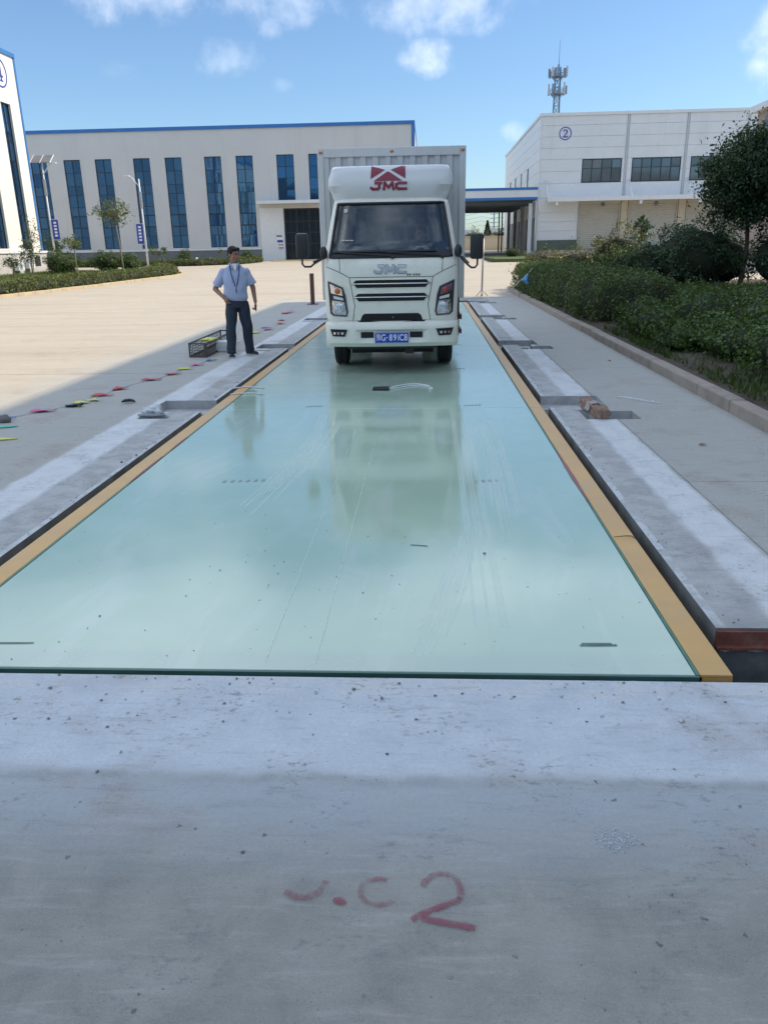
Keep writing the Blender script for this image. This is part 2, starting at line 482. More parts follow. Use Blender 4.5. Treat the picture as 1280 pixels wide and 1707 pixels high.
def blue_glass():
    m, k, bs, _ = new_mat('blue_window_glass')
    p = k.pos()
    oi = k.n('ShaderNodeObjectInfo').outputs['Random']
    k.put(bs.inputs['Base Color'], k.mix(oi, (.028, .09, .19), (.05, .14, .27)))
    bs.inputs['Metallic'].default_value = .75
    bs.inputs['Roughness'].default_value = .04
    bump(k, bs, k.noise(p, .7, 2, .5), .05, .05)
    return m


def grey_glass():
    m, k, bs, _ = new_mat('grey_window_glass')
    oi = k.n('ShaderNodeObjectInfo').outputs['Random']
    k.put(bs.inputs['Base Color'], k.mix(oi, (.10, .14, .16), (.17, .21, .23)))
    bs.inputs['Metallic'].default_value = .55
    bs.inputs['Roughness'].default_value = .10
    return m


M['bglass'] = blue_glass()
M['gglass'] = grey_glass()


def paint_mark(name, col, keep, op=.85):
    """worn paint sprayed on concrete: gaps let the ground show"""
    m, k, bs, out = new_mat(name)
    p = k.pos()
    k.put(bs.inputs['Base Color'], col)
    bs.inputs['Roughness'].default_value = .9
    tr = k.n('ShaderNodeBsdfTransparent')
    mx = k.n('ShaderNodeMixShader')
    uv = k.n('ShaderNodeAttribute')
    uv.attribute_name = 'edge'
    e = uv.outputs['Fac']
    n = k.m('ADD', k.m('MULTIPLY', k.noise(p, 38 if op > .5 else 7, 5, .7), .75), k.m('MULTIPLY', k.noise(p, 11, 3), .45))
    k.put(mx.inputs[0], k.m('MULTIPLY', k.m('MULTIPLY', k.step(n, .50 - keep * .3, .80 - keep * .25), op), k.step(e, .0, .55)))
    k.t.links.new(tr.outputs[0], mx.inputs[1])
    k.t.links.new(bs.outputs[0], mx.inputs[2])
    k.t.links.new(mx.outputs[0], out.inputs['Surface'])
    return m


M['redpaint'] = paint_mark('worn_red_paint', (.30, .095, .13), .42, .75)
M['redpaint_faint'] = paint_mark('faint_red_paint', (.32, .13, .15), .30, .55)
M['tyredust'] = paint_mark('pale_tyre_dust', (.90, .94, .92), .75, .20)
M['chalkline'] = paint_mark('chalk_line', (.76, .82, .81), .42, .6)

# ---------------------------------------------------------------- geometry helpers
def tag(o, label=None, cat=None, group=None, kind=None):
    if label: o['label'] = label
    if cat: o['category'] = cat
    if group: o['group'] = group
    if kind: o['kind'] = kind
    return o


def empty(name, loc, label, cat, group=None, rz=0.):
    o = bpy.data.objects.new(name, None)
    o.empty_display_size = .3
    COL.objects.link(o)
    o.location = loc
    o.rotation_euler = (0, 0, rz)
    return tag(o, label, cat, group)


def link(o, parent=None, local=False):
    COL.objects.link(o)
    if parent is not None:
        o.parent = parent
        if not local:
            o.matrix_parent_inverse = world_of(parent).inverted()
    return o


def world_of(o):
    if o.parent is None:
        return o.matrix_basis.copy()
    return world_of(o.parent) @ o.matrix_parent_inverse @ o.matrix_basis


class MB:
    """collects faces, then links them as ONE mesh object"""
    def __init__(s):
        s.v, s.f, s.mi = [], [], []
        s.cur = 0

    def add(s, vs, fs):
        b = len(s.v)
        s.v.extend([tuple(v) for v in vs])
        s.f.extend([tuple(i + b for i in f) for f in fs])
        s.mi.extend([s.cur] * len(fs))
        return s

    def box(s, x0, x1, y0, y1, z0, z1, c=0.):
        if c <= 0:
            vs = [(x, y, z) for z in (z0, z1) for y in (y0, y1) for x in (x0, x1)]
            return s.add(vs, [(0, 2, 3, 1), (4, 5, 7, 6), (0, 1, 5, 4), (2, 6, 7, 3), (0, 4, 6, 2), (1, 3, 7, 5)])
        bm = bmesh.new()
        bmesh.ops.create_cube(bm, size=1)
        for v in bm.verts:
            v.co = Vector(((x0 + x1) / 2 + v.co.x * (x1 - x0), (y0 + y1) / 2 + v.co.y * (y1 - y0), (z0 + z1) / 2 + v.co.z * (z1 - z0)))
        bmesh.ops.bevel(bm, geom=bm.edges[:], offset=c, segments=2, profile=.5, affect='EDGES')
        s.bm(bm)
        return s

    def bm(s, bm, mat=None):
        bm.verts.index_update()
        s.add([(mat @ v.co) if mat else v.co for v in bm.verts], [[v.index for v in f.verts] for f in bm.faces])
        bm.free()
        return s

    def bar(s, p0, p1, w, h=None, up=(0, 0, 1)):
        """rectangular bar from p0 to p1"""
        h = w if h is None else h
        p0, p1 = Vector(p0), Vector(p1)
        d = (p1 - p0).normalized()
        up = Vector(up)
        if abs(d.dot(up)) > .98:
            up = Vector((1, 0, 0))
        a = d.cross(up).normalized()
        b = a.cross(d)
        vs = []
        for p in (p0, p1):
            for (i, j) in ((-1, -1), (1, -1), (1, 1), (-1, 1)):
                vs.append(p + a * (i * w / 2) + b * (j * h / 2))
        return s.add(vs, [(0, 3, 2, 1), (4, 5, 6, 7), (0, 1, 5, 4), (1, 2, 6, 5), (2, 3, 7, 6), (3, 0, 4, 7)])

    def tube(s, pts, rad, n=8, cap=True, flat=1., ref=None):
        """swept round tube through pts; rad: number or list; flat squashes it along ref"""
        pts = [Vector(p) for p in pts]
        if not isinstance(rad, (list, tuple)):
            rad = [rad] * len(pts)
        vs, fs = [], []
        ref = Vector(ref) if ref else Vector((.13, .21, .97))
        for i, p in enumerate(pts):
            d = (pts[min(i + 1, len(pts) - 1)] - pts[max(i - 1, 0)]).normalized()
            a = d.cross(ref)
            if a.length < 1e-3:
                a = d.cross(Vector((1, 0, 0)))
            a.normalize()
            b = d.cross(a)
            for k in range(n):
                t = 2 * math.pi * k / n
                vs.append(p + (a * math.cos(t) + b * math.sin(t) * flat) * rad[i])
        for i in range(len(pts) - 1):
            for k in range(n):
                fs.append((i * n + k, i * n + (k + 1) % n, (i + 1) * n + (k + 1) % n, (i + 1) * n + k))
        if cap:
            fs.append(tuple(range(n))[::-1])
            fs.append(tuple((len(pts) - 1) * n + k for k in range(n)))
        return s.add(vs, fs)

    def loft(s, rings, cap=True):
        n = len(rings[0])
        vs = [v for r in rings for v in r]
        fs = []
        for i in range(len(rings) - 1):
            for k in range(n):
                fs.append((i * n + k, i * n + (k + 1) % n, (i + 1) * n + (k + 1) % n, (i + 1) * n + k))
        if cap:
            fs.append(tuple(range(n))[::-1])
            fs.append(tuple((len(rings) - 1) * n + k for k in range(n)))
        return s.add(vs, fs)

    def ell(s, c, r, n=14, m=9, rot=None):
        c = Vector(c)
        vs, fs = [], []
        for i in range(m + 1):
            ph = math.pi * i / m
            for k in range(n):
                t = 2 * math.pi * k / n
                p = Vector((r[0] * math.sin(ph) * math.cos(t), r[1] * math.sin(ph) * math.sin(t), r[2] * math.cos(ph)))
                if rot is not None:
                    p = rot @ p
                vs.append(c + p)
        for i in range(m):
            for k in range(n):
                fs.append((i * n + k, (i + 1) * n + k, (i + 1) * n + (k + 1) % n, i * n + (k + 1) % n))
        return s.add(vs, fs)

    def prism(s, poly, d0, d1, fn):
        """poly in (a,b); fn(a,b,d) -> xyz; d0 front, d1 back"""
        n = len(poly)
        vs = [fn(a, b, d0) for a, b in poly] + [fn(a, b, d1) for a, b in poly]
        fs = [tuple(range(n)), tuple(range(2 * n - 1, n - 1, -1))]
        fs += [(i, i + n, (i + 1) % n + n, (i + 1) % n) for i in range(n)]
        return s.add(vs, fs)

    def build(s, name, mats, parent=None, smooth=False, local=False, origin=None, angle=None, weld=False):
        me = bpy.data.meshes.new(name)
        v = np.array(s.v, dtype=float)
        if parent is None and not local:
            if origin is None:
                lo, hi = v.min(0), v.max(0)
                origin = ((lo[0] + hi[0]) / 2, (lo[1] + hi[1]) / 2, lo[2])
            v = v - np.array(origin)
        me.from_pydata([tuple(q) for q in v], [], s.f)
        if not isinstance(mats, (list, tuple)):
            mats = [mats]
        for m in mats:
            me.materials.append(m)
        if len(mats) > 1:
            me.polygons.foreach_set('material_index', s.mi)
        bm = bmesh.new()
        bm.from_mesh(me)
        if weld:
            bmesh.ops.remove_doubles(bm, verts=bm.verts, dist=1e-5)
        bmesh.ops.recalc_face_normals(bm, faces=bm.faces)
        bm.to_mesh(me)
        bm.free()
        if smooth:
            me.polygons.foreach_set('use_smooth', [True] * len(me.polygons))
            if angle:
                try:
                    me.set_sharp_from_angle(angle=R(angle))
                except Exception:
                    pass
        o = bpy.data.objects.new(name, me)
        link(o, parent, local)
        if parent is None and not local:
            o.location = origin
        return o


def cells(us, vs, df, fn, mb, matf=None):
    """grid of faces with per-cell depth; steps between depths become walls; None = open"""
    us, vs = sorted(set(np.round(us, 5))), sorted(set(np.round(vs, 5)))
    D = {}
    for i in range(len(us) - 1):
        for j in range(len(vs) - 1):
            D[i, j] = df((us[i] + us[i + 1]) / 2, (vs[j] + vs[j + 1]) / 2)
    cache = {}

    def P(i, j, d):
        k = (i, j, round(d, 5))
        if k not in cache:
            cache[k] = len(mb.v)
            mb.v.append(tuple(fn(us[i], vs[j], d)))
        return cache[k]

    def face(idx, d):
        mb.f.append(idx)
        mb.mi.append(matf(d) if matf else mb.cur)
    for (i, j), d in D.items():
        if d is None:
            continue
        face((P(i, j, d), P(i + 1, j, d), P(i + 1, j + 1, d), P(i, j + 1, d)), d)
        e = D.get((i + 1, j))
        if e is not None and abs(e - d) > 1e-6:
            face((P(i + 1, j, d), P(i + 1, j + 1, d), P(i + 1, j + 1, e), P(i + 1, j, e)), max(d, e))
        e = D.get((i, j + 1))
        if e is not None and abs(e - d) > 1e-6:
            face((P(i, j + 1, d), P(i + 1, j + 1, d), P(i + 1, j + 1, e), P(i, j + 1, e)), max(d, e))


SLOPE = .0113


def zt(y):
    """height of the yard: level round the pit, falling gently towards it from the halls"""
    return max(0., SLOPE * (min(y, 130.) - 30.))


# ---------------------------------------------------------------- ground with the weighbridge pit
holes = [(-2.46, 1.30, 2.748, 26.0, .85), (-5.0, 1.40, 2.748, 3.215, .85), (1.40, 3.4, 2.70, 3.215, .85)]
for k in range(4):
    a = 8.31 + 5.63 * k
    holes += [(1.30, 1.93, a, a + .66, .10), (1.30, 1.80, a, a + .36, .34),
              (1.58, 1.80, a - .32, a, .22), (1.58, 2.12, a - .62, a - .21, .22)]
    b = 8.20 + 5.60 * k
    holes += [(-3.06, -2.46, b, b + .66, .10), (-2.90, -2.46, b, b + .36, .34),
              (-3.04, -2.72, b - .36, b - .25, .12)]
grooves = [(1.885, 1.893, 3.3, 26, .006), (1.893, 3.06, 5.516, 5.524, .008), (1.893, 3.06, 11.1, 11.11, .008),
           (1.893, 3.06, 16.8, 16.812, .008), (-60, -3.2, 5.0, 5.02, .012), (-60, -3.2, 11.0, 11.02, .012), (-60, -3.2, 17.0, 17.02, .012),
           (-60, -3.2, 23.0, 23.02, .012), (-4.9, -4.895, 2.6, 30, .004), (-9.6, -9.58, 2.6, 30, .01), (-14.3, -14.28, 2.6, 30, .01),
           ]
rects = grooves + holes
us = [-600, -120, -60, 60, 120, 600] + [q for r in rects for q in r[:2]]
vs = [-80, 30] + [q for r in rects for q in r[2:4]]


def gdepth(x, y):
    d = 0.
    for r in rects:
        if r[0] < x < r[1] and r[2] < y < r[3]:
            d = r[4] if r[4] > d else d
    return d


mb = MB()
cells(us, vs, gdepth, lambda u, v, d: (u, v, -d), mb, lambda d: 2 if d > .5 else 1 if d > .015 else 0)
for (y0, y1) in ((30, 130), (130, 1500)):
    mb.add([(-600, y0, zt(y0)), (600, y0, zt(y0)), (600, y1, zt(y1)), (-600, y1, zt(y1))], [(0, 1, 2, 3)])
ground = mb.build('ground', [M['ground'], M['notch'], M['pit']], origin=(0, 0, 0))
tag(ground, 'concrete yard with the open weighbridge pit cut in it', kind='structure')

# rusty steel angle facing the broken end of the right-hand slab
mb = MB()
mb.box(1.302, 3.4, 3.196, 3.2145, -.078, -.010)
mb.box(1.302, 3.4, 3.17, 3.2145, -.090, -.078)
tag(mb.build('edge_angle', M['rust'], ground), 'rusty steel angle on the right slab end')
mb = MB()
mb.box(-5.0, -2.462, 3.196, 3.2145, -.078, -.010)
mb.box(-5.0, -2.462, 3.17, 3.2145, -.090, -.078)
tag(mb.build('edge_angle', M['rust'], ground), 'rusty steel angle on the left slab end')
mb = MB()
for i in range(14):
    x = 1.33 + i * .14 + random.uniform(-.03, .03)
    w = random.uniform(.03, .10)
    mb.tube([(x, 3.19, -.098), (x + w / 2, 3.185, -.093), (x + w, 3.19, -.099)], [.006, random.uniform(.009, .013), .005], 6)
mb.build('mortar_smear', M['cwhite'], ground, smooth=True)

# ---------------------------------------------------------------- the weighbridge deck
wb = empty('weighbridge', (-.58, 2.8, 0), 'long mint green weighbridge deck with ochre side beams set in the pit', 'weighbridge')
XL, XR = -2.25, 1.09
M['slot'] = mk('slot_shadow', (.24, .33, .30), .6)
ends = [2.80, 8.31, 13.93, 19.55, 25.2]
for i in range(4):
    y0, y1 = ends[i] + (.004 if i else 0), ends[i + 1] - .004
    mb = MB()
    mb.box(XL + .012, XR - .012, y0, y1, -.014, 0.0, .003)
    plate = mb.build('deck_plate', M['deck'], wb)
    # rows of bolt slots, uncut: slot shadow laid on as colour
    for yy, xa, xb, nn in ((5.54 + 5.62 * i, -1.53, -1.24, 6), (5.54 + 5.62 * i, .36, .51, 4), (y1 - .10 + (.24 if i == 0 else .2), -1.33, -1.18, 5), (y1 - .10 + (.24 if i == 0 else .2), .41, .57, 5)):
        if yy > 25: continue
        for q in range(nn):
            x = xa + (xb - xa) * q / (nn - 1)
            mb = MB()
            mb.box(x - .012, x + .012, yy - .030 + .006 * q, yy + .025 + .006 * q, -.002, .0025)
            mb.build('bolt_slot', M['slot'], plate)
    for sx, xa, xb in ((-1, XL - .135, XL - .006), (1, XR + .006, XR + .135)):
        mb = MB()
        mb.box(xa, xb, y0, y1, -.012, 0.002, .003)
        xw_ = xa if sx < 0 else xb - .008
        mb.box(xw_, xw_ + .008, y0, y1, -.26, -.0125)
        mb.box(xa, xb, y0, y1, -.268, -.2605)
        if i == 0:
            mb.box(xa + .0085, xb - .0085, y0, y0 + .008, -.26, -.0125)
        mb.build('side_beam', M['orange'], wb)
        mb = MB()
        xs_ = XL - .004 if sx < 0 else XR - .010
        mb.box(xs_, xs_ + .014, y0, y1, -.012, .0012)
        mb.build('seam_strip', M['seam'], wb)
# red oxide patches showing along the seams
for (x, y0, y1, w) in ((XR - .004, 5.0, 6.4, .013), (XL + .0, 5.5, 6.3, .009), (XL + .0, 6.5, 7.0, .007)):
    n = 12
    vsl, fsl = [], []
    for q in range(n + 1):
        t = q / n
        ww = w * math.sin(math.pi * t) * random.uniform(.6, 1.2) + .004
        y = y0 + (y1 - y0) * t
        vsl += [(x - ww, y, .0045), (x + ww * .8, y, .0045)]
    for q in range(n):
        fsl.append((2 * q, 2 * q + 1, 2 * q + 3, 2 * q + 2))
    mb = MB()
    mb.add(vsl, fsl)
    mb.build('primer_stain', M['redstain'], wb)
mb = MB()
mb.box(XL, XR, 2.786, 2.7985, -.05, -.0015)
mb.box(XL, XR, 2.786, 2.96, -.062, -.0505)
mb.build('front_edge', M['deck_edge'], wb)
for x in (-1.95, -1.3, -.6, .1, .75):
    mb = MB()
    mb.box(x - .15, x + .15, 2.97, 25.1, -.33, -.0145)
    mb.build('girder', M['beam'], wb)
# pale tyre tracks dragged over the paint and two chalk lines
def ribbon(name, paths, w, mat, parent, z=.0028):
    vsl, fsl, ed = [], [], []
    for path in paths:
        b = len(vsl)
        for i, p in enumerate(path):
            p = Vector((p[0], p[1], 0))
            q = Vector((*path[min(i + 1, len(path) - 1)][:2], 0)) - Vector((*path[max(i - 1, 0)][:2], 0))
            q.normalize()
            nrm = Vector((-q.y, q.x, 0))
            ww = w * (path[i][2] if len(path[i]) > 2 else 1)
            for k, e in ((-1, 0.), (0, 1.), (1, 0.)):
                a = p + nrm * (k * ww / 2)
                vsl.append((a.x, a.y, z))
                fade = 1.0
                ed.append(e * fade)
        for i in range(len(path) - 1):
            for k in (0, 1):
                c = b + i * 3 + k
                fsl.append((c, c + 1, c + 4, c + 3))
    me = bpy.data.meshes.new(name)
    me.from_pydata(vsl, [], fsl)
    at = me.attributes.new('edge', 'FLOAT', 'POINT')
    at.data.foreach_set('value', ed)
    me.materials.append(mat)
    o = bpy.data.objects.new(name, me)
    return link(o, parent)


def bez(p0, p1, p2, p3, n=20):
    return [tuple((1 - t) ** 3 * np.array(p0) + 3 * (1 - t) ** 2 * t * np.array(p1) + 3 * (1 - t) * t * t * np.array(p2) + t ** 3 * np.array(p3)) for t in np.linspace(0, 1, n)]


tracks = []
def jittered(path):
    j = random.uniform(-.012, .012)
    a, b = random.randint(0, 4), random.randint(0, 5)
    path = [(x + j, y, .6 + .5 * math.sin(math.pi * i / len(path))) for i, (x, y) in enumerate(path)]
    return path[a:len(path) - b]


for q in range(7):
    o = q * .030
    tracks.append(bez((-1.30 + o, 4.6), (-1.2 + o, 5.6), (-.96 + o * .7, 6.8), (-1.14 + o * .6, 8.2)))
    if q < 5:
        tracks.append(bez((-1.05 + o, 5.5), (-.98 + o, 6.2), (-.86 + o * .6, 7.0), (-.98 + o, 8.2)))
for q in range(8):
    o = q * .026
    tracks.append(bez((.42 + o, 4.3), (.44 + o, 5.6), (.58 + o, 7.4), (.33 + o, 8.2)))
for q in range(6):
    o = q * .028
    tracks.append(bez((.22 + o, 2.95), (.24 + o, 4.5), (.26 + o, 6.5), (.25 + o, 8.2)))
    tracks.append(bez((-.1 + o, 2.95), (.02 + o, 3.4), (.12 + o, 3.9), (.16 + o, 4.6)))
tracks = [jittered(t_) for t_ in tracks if random.random() < .85]
tr = ribbon('tyre_tracks', tracks, .026, M['tyredust'], wb)
tag(tr, kind='stuff')
ch = ribbon('chalk_line', [[(-.685, y) for y in np.linspace(2.86, 7.7, 30)]], .007, M['chalkline'], wb, .0032)
ribbon('chalk_line', [[(-.47, y) for y in np.linspace(2.85, 6.75, 30)]], .007, M['chalkline'], wb, .0032)
tag(ribbon('scuff_mark', [[(.66, 3.035), (.73, 3.035), (.82, 3.04)], [(.67, 3.05), (.8, 3.052)], [(-1.93, 3.0), (-1.76, 3.005)], [(-.1, 4.23), (-.04, 4.22), (0., 4.21)]], .018, paint_mark('dark_scuff', (.10, .17, .17), .75), wb, .003))

# blue hose showing in the gap below the front edge
mb = MB()
mb.tube([(.66, 2.772, -.06), (.74, 2.762, -.028), (.82, 2.758, -.016), (.90, 2.762, -.028), (.98, 2.772, -.06), (1.02, 2.775, -.3)], .011, 8)
tag(mb.build('hose', M['hose'], smooth=True), 'blue hose looping in the gap before the deck front edge', 'hose')

# figures sprayed on the apron
def brush(path, w, wob=.12):
    out = []
    for i, p in enumerate(path):
        out.append((p[0], p[1], 1 + random.uniform(-wob, wob)))
    return out


num = ribbon('painted_number', [brush(bez((.088, 1.632), (.065, 1.605), (.0, 1.595), (-.04, 1.555), 12), 1)], .024, M['redpaint'], None, .0035)
tag(num, 'worn red spray painted figure 2 on the grey concrete apron', 'marking')
ribbon('stroke', [brush(bez((-.012, 1.668), (.005, 1.735), (.105, 1.735), (.088, 1.628), 16), 1)], .026, M['redpaint_faint'], num, .0035)
ribbon('stroke', [brush(bez((-.015, 1.562), (.03, 1.552), (.08, 1.545), (.122, 1.535), 8), 1)], .027, M['redpaint'], num, .0040)
num2 = ribbon('painted_number', [brush(bez((-.385, 1.640), (-.345, 1.600), (-.285, 1.615), (-.278, 1.680), 14), 1)], .028, M['redpaint_faint'], None, .0035)
tag(num2, 'half rubbed out red painted figure left of the painted dot on the apron', 'marking')
num3 = ribbon('painted_number', [brush([(-.13 + .05 * math.cos(t), 1.645 + .045 * math.sin(t)) for t in np.linspace(1.2, 5.6, 18)], 1)], .022, M['redpaint_faint'], None, .0035)
tag(num3, 'very faint round red figure between the painted dot and the figure 2', 'marking')
dotm = ribbon('painted_dot', [[(-.252, 1.613, .35), (-.243, 1.612, .8), (-.234, 1.610, 1.), (-.224, 1.607, .85), (-.214, 1.604, .3)]], .034, M['redpaint'], None, .0035)
tag(dotm, 'small faded red painted dot on the apron concrete', 'marking')
# a rough patch of grey gravelly mortar stuck on the apron
mb = MB()
for i in range(260):
    a, r_ = random.uniform(0, 6.28), math.sqrt(random.random())
    x, y = .55 + .068 * r_ * math.cos(a), 1.865 + .045 * r_ * math.sin(a) * (1.2 if math.cos(a) < .3 else .8)
    q = random.uniform(.0015, .0038)
    mb.ell((x, y, q * .25), (q, q, q * .6), 5, 3)
gp = mb.build('mortar_crumbs', mk('mortar_crumb', (.42, .45, .48), .9, var=.4, scale=160))
tag(gp, 'patch of grey mortar crumbs stuck on the apron right of the red number', 'debris', kind='stuff')

# ---------------------------------------------------------------- buildings
def text_mesh(name, body, size, mat, mtx, parent=None, extrude=.004, sx=1., align='CENTER', offset=0., local=False):
    cu = bpy.data.curves.new('tmp_text', 'FONT')
    cu.body = body
    cu.size = size
    cu.extrude = extrude
    cu.offset = offset
    cu.align_x = align
    cu.align_y = 'CENTER'
    cu.resolution_u = 4
    ob = bpy.data.objects.new('tmp_text', cu)
    COL.objects.link(ob)
    dg = bpy.context.evaluated_depsgraph_get()
    me = bpy.data.meshes.new_from_object(ob.evaluated_get(dg))
    bpy.data.objects.remove(ob)
    bpy.data.curves.remove(cu)
    me.name = name
    for v in me.vertices:
        v.co = mtx @ Vector((v.co.x * sx, v.co.y, v.co.z))
    me.materials.clear()
    me.materials.append(mat)
    o = bpy.data.objects.new(name, me)
    return link(o, parent, local)


def facing(origin, right, up=(0, 0, 1)):
    r, u = Vector(right).normalized(), Vector(up).normalized()
    n = r.cross(u)
    m = Matrix((r, u, n)).transposed().to_4x4()
    m.translation = Vector(origin)
    return m


PANES = {}


def window(root, fn, u0, u1, v0, v1, cols, rows, depth, glass, bar=.06, label=None, thick_rows=()):
    """frame with mullions as one part, every pane a sub-part; fn(u,v,d)->xyz, d into the wall"""
    mb = MB()

    def fbox(a0, a1, b0, b1, d0, d1):
        mb.prism([(a0, b0), (a1, b0), (a1, b1), (a0, b1)], d0, d1, fn)
    vs_ = [v0 + (v1 - v0) * q for q in rows]
    us_ = [u0 + (u1 - u0) * q for q in cols]
    e = .0015
    fbox(u0 + e, u0 + bar, v0 + e, v1 - e, depth - .05, depth + .02)
    fbox(u1 - bar, u1 - e, v0 + e, v1 - e, depth - .05, depth + .02)
    fbox(u0 + bar, u1 - bar, v0 + e, v0 + bar, depth - .05, depth + .02)
    fbox(u0 + bar, u1 - bar, v1 - bar, v1 - e, depth - .05, depth + .02)
    for u in us_[1:-1]:
        fbox(u - bar / 2, u + bar / 2, v0 + bar, v1 - bar, depth - .047, depth + .017)
    for i, v in enumerate(vs_[1:-1]):
        w = bar * (1.5 if i in thick_rows else .62)
        fbox(u0 + bar, u1 - bar, v - w / 2, v + w / 2, depth - .043, depth + .013)
    fr = mb.build('window', M['mullion'], root)
    if label:
        fr['label'] = label
    for i in range(len(us_) - 1):
        for j in range(len(vs_) - 1):
            a = fn((us_[i] + us_[i + 1]) / 2, (vs_[j] + vs_[j + 1]) / 2, depth - .012)
            w, h = us_[i + 1] - us_[i], vs_[j + 1] - vs_[j]
            p00, p10, p01 = Vector(fn(0, 0, 0)), Vector(fn(1, 0, 0)), Vector(fn(0, 1, 0))
            key = (round(w, 3), round(h, 3), glass.name, tuple((p10 - p00)))
            if key not in PANES:
                pm = MB()
                ru, rv = (p10 - p00), (p01 - p00)
                nn = Vector(fn(0, 0, 1)) - p00
                pts = [ru * (sx * w / 2) + rv * (sy * h / 2) + nn * dd for dd in (0, .010) for sx, sy in ((-1, -1), (1, -1), (1, 1), (-1, 1))]
                me = bpy.data.meshes.new('pane')
                me.from_pydata([tuple(q) for q in pts], [], [(0, 1, 2, 3), (7, 6, 5, 4), (0, 4, 5, 1), (1, 5, 6, 2), (2, 6, 7, 3), (3, 7, 4, 0)])
                me.materials.append(glass)
                PANES[key] = me
            o = bpy.data.objects.new('pane', PANES[key])
            o.parent = fr
            # every pane sits a hair out of true, as real glazing does
            o.matrix_parent_inverse = world_of(fr).inverted()
            o.location = a
            o.rotation_euler = (random.gauss(0, .008), 0, random.gauss(0, .008))
            COL.objects.link(o)
    return fr


# ---- long hall straight ahead
hall = empty('factory_hall', (-40, 85, zt(85)), 'long pale grey hall with tall narrow blue windows and blue roof edge behind the truck', 'building')
fm = lambda u, v, d: (u, 85 + d, v)
wins = [(x, x + 1.73, 2.02, 10.76) for x in (-51.3, -47.8, -44.3, -40.86, -37.35, -34.07, -30.07, -26.78, -22.70, -19.46)]
wup = [(x, x + 1.76, 6.40, 10.78) for x in (-15.3, -12.03, -8.3, -5.0)]
door = (-14.86, -10.95, .55, 5.70)
reg = [(w, .16) for w in wins + wup] + [(door, 1.2)]
us = [-75, -1.37] + [q for r_, _ in reg for q in r_[:2]]
vs = [.3, 1.83, 13.25] + [q for r_, _ in reg for q in r_[2:4]]


def hd(u, v):
    for r_, d in reg:
        if r_[0] < u < r_[1] and r_[2] < v < r_[3]:
            return d
    return 0.


mb = MB()
cells(us, vs, hd, fm, mb)
mb.add([(-75, 85, .3), (-75, 125, .3), (-75, 125, 13.25), (-75, 85, 13.25), (-1.37, 85, .3), (-1.37, 125, .3), (-1.37, 125, 13.25), (-1.37, 85, 13.25)],
       [(0, 1, 2, 3), (4, 7, 6, 5), (1, 5, 6, 2), (3, 2, 6, 7)])
mb.build('wall', M['cladding'], hall)
mb = MB()
mb.box(-75.1, -1.30, 84.90, 84.995, 13.24, 13.56)
mb.box(-75.1, -1.30, 84.995, 125, 13.26, 13.56)
mb.box(-1.62, -1.30, 84.93, 84.996, .4, 13.238)
mb.build('roof_trim', M['blue'], hall)
mb = MB()
mb.box(-75, -17.37, 84.93, 84.994, .2, 1.74)
mb.build('plinth', M['plinth'], hall)
mb = MB()
mb.box(-75, -17.37, 84.88, 84.994, 1.742, 1.86)
mb.build('plinth_ledge', M['cwhite'], hall)
rows = [0, .142, .247, .377, .477, .612, .712, .857, 1.0]
for w in wins:
    window(hall, fm, *w, (0, .5, 1), rows, .14, M['bglass'], .075, thick_rows=(1, 2))
for w in wup:
    window(hall, fm, *w, (0, .5, 1), (0, .245, .5, .745, 1), .14, M['bglass'], .075)
mb = MB()
mb.box(-17.34, -14.90, 84.94, 84.993, .5, 5.78)
pw = mb.build('entrance_panel', M['cwhite'], hall)
mb = MB()
mb.box(-17.36, -10.4, 83.6, 84.99, 6.12, 6.36)
mb.box(-17.30, -10.46, 83.66, 84.9, 6.365, 6.42)
mb.build('canopy', M['cladding_b'], hall)
# glazed door leaves set back in the opening
for (a, b) in ((-14.84, -13.57), (-13.55, -12.27), (-12.25, -10.97)):
    mb = MB()
    for x in (a, b - .09):
        mb.box(x, x + .09, 85.26, 85.34, .62, 5.66)
    for z in (.62, 2.2, 3.3, 4.4, 5.57):
        mb.box(a + .09, b - .09, 85.26, 85.34, z, z + .09)
    mb.box((a + b) / 2 - .03, (a + b) / 2 + .03, 85.27, 85.33, .71, 5.57)
    lf = mb.build('door_leaf', M['mullion'], hall)
    for z0, z1 in ((.71, 2.2), (2.29, 3.3), (3.39, 4.4), (4.49, 5.57)):
        for x0, x1 in ((a + .09, (a + b) / 2 - .03), ((a + b) / 2 + .03, b - .09)):
            mb = MB()
            mb.box(x0, x1, 85.295, 85.31, z0, z1)
            mb.build('pane', M['gglass_d'] if 'gglass_d' in M else M.setdefault('gglass_d', mk('dark_door_glass', (.012, .022, .03), .06, var=.1)), lf)
mb = MB()
mb.box(-15.6, -10.2, 80.5, 84.9, zt(80) + .01, .66)
mb.build('door_step', M['kerb_lit'], hall)
# notice boards beside the door
for (x0, x1, z0, z1, mt) in ((-15.72, -15.15, 2.95, 3.10, 'plinth'), (-15.70, -15.10, 2.68, 2.86, 'white_print'), (-15.66, -15.08, 2.40, 2.62, 'darkblue'), (-15.60, -15.05, 1.72, 2.34, 'white_print')):
    mb = MB()
    mb.box(x0, x1, 84.90, 84.935, z0, z1)
    nb = mb.build('notice_board', M[mt], hall)
    if mt == 'white_print' and z1 - z0 > .4:
        mb = MB()
        for q in range(4):
            for zz in (1.80, 2.08):
                mb.box(x0 + .06 + q * .125, x0 + .14 + q * .125, 84.892, 84.898, zz, zz + .17)
        mb.build('notice_print', M['logo_red'], nb)
        mb = MB()
        mb.box(x0 + .03, x1 - .03, 84.892, 84.898, 1.735, 1.775)
        mb.build('notice_band', M['darkblue'], nb)

